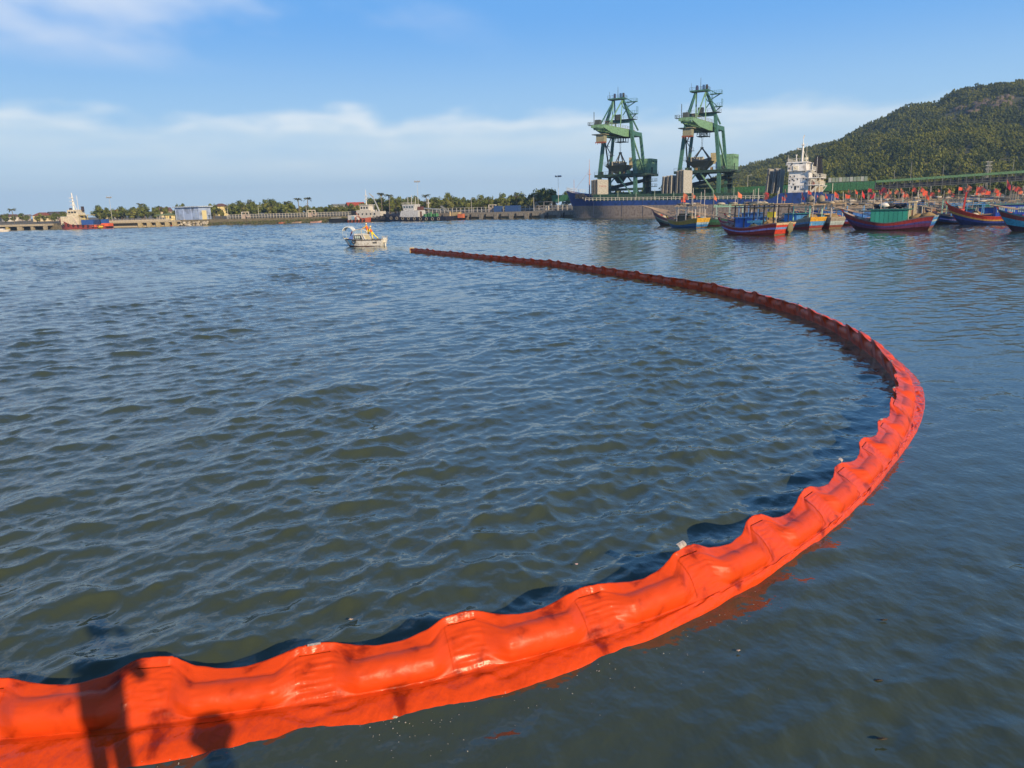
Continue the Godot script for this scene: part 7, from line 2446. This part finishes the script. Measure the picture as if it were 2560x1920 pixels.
# patches: a list of [s0, s1, t0, t1, steps across, lift]
func boom_mesh(patches: Array, ds: float) -> ArrayMesh:
	var pos := PackedVector3Array()
	var nor := PackedVector3Array()
	var uv := PackedVector2Array()
	var ix := PackedInt32Array()
	for q in patches:
		var s0: float = q[0]
		var s1: float = q[1]
		var t0: float = q[2]
		var t1: float = q[3]
		var nt: int = q[4]
		var lift: float = q[5] if q.size() > 5 else 0.0
		var ns := maxi(2, int(ceil((s1 - s0) / ds)))
		var first := pos.size()
		var g := PackedVector3Array()
		for i in range(-1, ns + 2):
			for j in range(-1, nt + 2):
				var t := clampf(lerpf(t0, t1, float(j) / nt), 0.0, 3.9999)
				g.append(boom_at(lerpf(s0, s1, float(i) / ns), t, lift))
		var wd := nt + 3
		for i in ns + 1:
			for j in nt + 1:
				var at := (i + 1) * wd + j + 1
				pos.append(g[at])
				nor.append((g[at + wd] - g[at - wd]).cross(g[at + 1] - g[at - 1]).normalized())
				uv.append(Vector2(lerpf(s0, s1, float(i) / ns), lerpf(t0, t1, float(j) / nt) * 0.4))
		for i in ns:
			for j in nt:
				var a := first + i * (nt + 1) + j
				ix.append_array([a, a + 1, a + nt + 1, a + 1, a + nt + 2, a + nt + 1])
		# turned-in rim of a lifted panel, so that it has thickness
	return mesh_of(pos, nor, ix, uv)

func build_boom() -> void:
	var b := thing("containment_boom", "long orange floating oil boom curving across the water from the lower left", "oil boom")
	var pvc := StandardMaterial3D.new()
	pvc.albedo_color = lin(0.63, 0.060, 0.008)
	pvc.roughness = 0.42
	pvc.metallic_specular = 0.36
	pvc.normal_enabled = true
	pvc.normal_texture = normal_noise(11, 0.05, 3, 512, 4.0)
	pvc.normal_scale = 0.1
	pvc.uv1_scale = Vector3(0.5, 0.5, 1)
	var stain := FastNoiseLite.new()
	stain.seed = 77
	stain.frequency = 0.008
	stain.fractal_octaves = 5
	var st := NoiseTexture2D.new()
	st.width = 512
	st.height = 512
	st.seamless = true
	st.noise = stain
	var g := Gradient.new()
	g.offsets = PackedFloat32Array([0.12, 0.3, 0.5, 1.0])
	g.colors = PackedColorArray([Color(0.66, 0.6, 0.58), Color(0.93, 0.92, 0.91), Color(1, 1, 1), Color(1, 1, 1)])
	st.color_ramp = g
	pvc.albedo_texture = st
	var wet: StandardMaterial3D = pvc.duplicate()
	wet.roughness = 0.16
	wet.normal_scale = 0.5
	wet.normal_texture = normal_noise(19, 0.02, 3, 1024, 6.0)
	var panel: StandardMaterial3D = pvc.duplicate()
	panel.roughness = 0.3
	panel.normal_scale = 0.16
	var total := (bp.size() - 1) * 0.05
	var n := int((total - joint0) / PITCH)
	for i in n + 1:
		var sj := joint0 + i * PITCH
		var dist := along(sj).length()
		var ds := 0.024 if dist < 14.0 else (0.045 if dist < 32.0 else 0.09)
		var nt := 30 if dist < 14.0 else (16 if dist < 32.0 else 8)
		var half := 0.155
		if i > 0:
			part("joint_panel", boom_mesh([[sj - half * (1.1 + 0.2 * absf(jr(i, 8))), sj + half * 1.08, 2.02, 3.0, nt, 0.006], [sj + half * 1.08, sj + half * 1.08 + 0.003, 2.02, 3.0, nt, 0.002], [sj - half * (1.1 + 0.2 * absf(jr(i, 8))) - 0.004, sj - half * (1.1 + 0.2 * absf(jr(i, 8))), 2.02, 3.0, nt, 0.004], [sj - half, sj + half, 0.0, 1.0, maxi(4, nt / 3)]], minf(ds, 0.05)), panel, b)
		if i == n: break
		part("float_chamber", boom_mesh([[sj + half - 0.012, sj + PITCH - half + 0.012, 2.0, 3.0, nt], [sj + half, sj + PITCH - half, 0.0, 1.0, maxi(5, nt / 2)]], ds), pvc, b)
	var hems := []
	var skirts := []
	var s := 0.0
	while s < total - 0.1:
		var e := minf(s + 4.0, joint0 + n * PITCH + 0.15)
		if e <= s: break
		hems.append([s, e])
		skirts.append([s, e])
		s = e
	var hp := []
	var sp := []
	var hf := []
	var sf := []
	for q in hems:
		var near := along(q[0]).length() < 18.0
		(hp if near else hf).append([q[0], q[1], 1.0, 2.0, 12 if near else 6])
		(sp if near else sf).append([q[0], q[1], 3.0, 4.0, 26 if near else 9])
	var bands := []
	var bands_far := []
	for q in hems: (bands if along(q[0]).length() < 18.0 else bands_far).append([q[0], q[1], 2.93, 3.09, 6, 0.006])
	part("seam_band", boom_mesh(bands, 0.025), panel, b)
	part("seam_band", boom_mesh(bands_far, 0.09), panel, b)
	part("top_hem", boom_mesh(hp, 0.022), panel, b)
	part("top_hem", boom_mesh(hf, 0.08), panel, b)
	part("skirt", boom_mesh(sp, 0.022), wet, b)
	part("skirt", boom_mesh(sf, 0.07), wet, b)
	# the end plate with its towing eye
	var end := along(joint0 + n * PITCH + 0.15)
	var eo := out_at(joint0 + n * PITCH)
	var dirv := Vector3(eo.y, 0, -eo.x)
	var mb := MB.new()
	mb.box(Vector3(end.x, 0.2, end.y), Vector3(0.52, 0.55, 0.08), Basis(Vector3(eo.x, 0, eo.y), Vector3.UP, dirv))
	part("end_plate", mb, mat(0.55, 0.42, 0.22, 0.5), b)
	mb = MB.new()
	mb.box(Vector3(end.x, 0.2, end.y), Vector3(0.2, 0.2, 0.1), Basis(Vector3(eo.x, 0, eo.y), Vector3.UP, dirv))
	part("towing_eye", mb, mat(0.05, 0.04, 0.03, 0.5), b)
	# pale cloth tags sewn to the hem at some joints
	var cloth := mat(0.5, 0.46, 0.42, 0.8, 0.3)
	for q in [[0, 0.0, 0.5], [3, -0.1, 1.2], [6, 0.05, 0.9], [8, 0.05, 0.2], [10, 0.0, 0.5], [12, 0.05, 0.3], [15, 0.0, 0.7], [18, -0.05, 0.4], [20, 0.0, 0.9], [23, 0.0, 0.3], [26, 0.05, 0.6], [28, 0.0, 0.2], [31, 0.0, 0.6], [34, 0, 0.4], [44, 0, 0.8], [45, 0, 0.3]]:
		var sj: float = joint0 + (q[0] + tag_first()) * PITCH + q[1]
		if sj > total - 1.0: continue
		var p0 := boom_at(sj, 1.5)
		var tw := boom_at(sj + 0.06, 1.5) - boom_at(sj - 0.06, 1.5)
		var outv := out_at(sj)
		var o3 := Vector3(outv.x, 0, outv.y)
		mb = MB.new()
		var last := p0
		for k in range(1, 7):
			var an: float = k / 6.0 * 2.4 + q[2] * 0.5
			var nx := p0 + o3 * (0.07 * sin(an) - 0.02) + Vector3.UP * (0.035 * (1 - cos(an)) * (1.0 if q[2] > 0.6 else -0.2) + 0.012)
			mb.hexa([last - tw * 0.5, last + tw * 0.5, nx + tw * 0.5, nx - tw * 0.5, last - tw * 0.5 + Vector3.UP * 0.004, last + tw * 0.5 + Vector3.UP * 0.004, nx + tw * 0.5 + Vector3.UP * 0.004, nx - tw * 0.5 + Vector3.UP * 0.004])
			last = nx
		part("cloth_tag", mb, cloth, b)

func tag_first() -> int:      # number of the joint that stands at x -1.9
	var best := 1e9
	var at := 0
	for i in 20:
		var d := along(joint0 + i * PITCH).distance_to(Vector2(-1.91, -6.5))
		if d < best:
			best = d
			at = i
	return at

# ---------------------------------------------------------------- the landing behind the camera, litter on the water
func build_small_things() -> void:
	# quay edge that the photographer's party stands on; its upper side is at 2.5 m
	var mb := MB.new()
	mb.box(Vector3(0, 0.62, 3.1), Vector3(40, 4.26, 6.0))
	tag(part("landing_stage", mb, mat(0.25, 0.23, 0.2, 0.9, 3.0), self), "concrete landing edge below the viewpoint", "landing")
	# the photographer, hands round the camera at the eye; elbows out
	var o := Vector3(0.02, 2.75, 0.42)
	var dark := Color(0.03, 0.035, 0.05)
	person("person in dark clothes with raised elbows, whose shadow falls on the boom's left end", {"at": o, "hip": Vector3(0, 0.92, 0), "chest": Vector3(0, 1.27, 0), "neck": Vector3(0, 1.48, -0.02), "head": Vector3(0, 1.66, -0.04), "face": Vector3(0, -0.1, -1), "across": Vector3(1, 0, 0), "elbow_r": Vector3(0.31, 1.2, -0.12), "wrist_r": Vector3(0.12, 1.42, -0.3), "elbow_l": Vector3(-0.31, 1.2, -0.12), "wrist_l": Vector3(-0.14, 1.42, -0.3),
		"knee_r": Vector3(0.1, 0.48, -0.03), "knee_l": Vector3(-0.1, 0.48, -0.03), "foot_r": Vector3(0.12, 0, 0), "foot_l": Vector3(-0.12, 0, 0), "toes": Vector3(0, 0, -1)}, dark, dark, Color(0.42, 0.24, 0.15), Color(0.02, 0.02, 0.02), Color(0.05, 0.05, 0.06, 0.0), Color(0.3, 0.3, 0.32))
	mb = MB.new()
	var b := Vector3(0.86, 2.75, 0.32)
	mb.tube(b, b + Vector3(0, 0.08, 0), 0.24, 0.2, 14)
	mb.tube(b + Vector3(0, 0.08, 0), b + Vector3(0, 0.55, 0), 0.12, 0.1, 14)
	mb.tube(b + Vector3(0, 0.55, 0), b + Vector3(0, 0.66, 0), 0.1, 0.19, 14)
	mb.tube(b + Vector3(0, 0.66, 0), b + Vector3(0, 0.78, 0), 0.19, 0.12, 14)
	tag(part("mooring_bollard", mb, mat(0.06, 0.06, 0.06, 0.6), self), "black mooring bollard on the landing edge", "bollard")
	# bits of plastic foam that have drifted against the boom
	var foam := mat(0.5, 0.40, 0.33, 0.85, 0.4)
	var k := 0
	for q in [[-1.93, -5.33, 0.055, "largest pale scrap of foam floating below the boom"], [-1.78, -5.38, 0.032, "small pale scrap just right of the largest one"], [-1.64, -5.30, 0.03, "flat pinkish scrap right of the largest one"], [-2.36, -5.33, 0.028, "small grey scrap left of the largest one"], [-1.55, -5.95, 0.024, "cream flake close under the boom's skirt"], [-2.62, -5.32, 0.03, "small dull scrap at the bottom edge, farthest left"],
		[-1.12, -6.0, 0.03, "pinkish scrap among the foam under the skirt"], [2.2, -6.9, 0.02, "ring of foam drifting right of the boom"], [0.75, -8.9, 0.022, "white flake on the water beyond the boom's middle"], [-1.85, -7.7, 0.026, "white flake on the water behind the boom's left half"]]:
		mb = MB.new()
		mb.blob(Vector3(q[0], 0.012, q[1]), Vector3(q[2], q[2] * 0.28, q[2] * 0.75), 0.3, 7, 4, k * 3)
		k += 1
		tag(part("plastic_scrap", mb, foam if k % 3 else mat(0.6, 0.42, 0.42, 0.8), self), q[3], "litter", "scraps floating near the boom")
	for q in [[3.0, -5.55, 0.05, 0.6, "small dark leaf afloat near the bottom edge, right of the middle"], [3.35, -6.35, 0.04, 2.2, "brown leaf afloat just above the small dark leaf"], [3.9, -7.4, 0.045, 1.0, "dark twig afloat on the open water right of the boom"]]:
		mb = MB.new()
		mb.blob(Vector3(q[0], 0.012, q[1]), Vector3(q[2], 0.008, q[2] * 0.3), 0.25, 7, 4, int(q[3] * 5))
		tag(part("floating_leaf", mb, mat(0.03, 0.022, 0.012, 0.7), self), q[4], "leaf")
	# froth and specks too many to count
	var st := MB.new()
	for i in 300:
		var s := rng.randf_range(5.0, 12.5)
		var off := 0.42 + absf(rng.randfn()) * 0.28
		if i % 3 == 0: s = rng.randf_range(6.0, 9.0)
		var c := along(s) + out_at(s) * off
		if i % 4 == 3:
			c = Vector2(rng.randf_range(-3.0, 8.0), rng.randf_range(-11.0, -5.2))
			if noise.get_noise_2d(c.x * 0.6, c.y * 0.6) < 0.1: continue
		var r := rng.randf_range(0.0025, 0.006) * (1.6 if i % 17 == 0 else 1.0)
		var p := Vector3(c.x, 0.006, c.y)
		var pts := []
		for e in 5: pts.append(p + Vector3(cos(e * TAU / 5.0) * r * rng.randf_range(0.6, 1.6), rng.randf_range(0.0, 0.008), sin(e * TAU / 5.0) * r))
		for e in 5: st.tri(p + Vector3(0, r * 0.6, 0), pts[e], pts[(e + 1) % 5])
	tag(part("froth", st, mat(0.34, 0.32, 0.27, 0.8), self), "specks of froth and litter strewn along the boom's near side", "froth", "", "stuff")
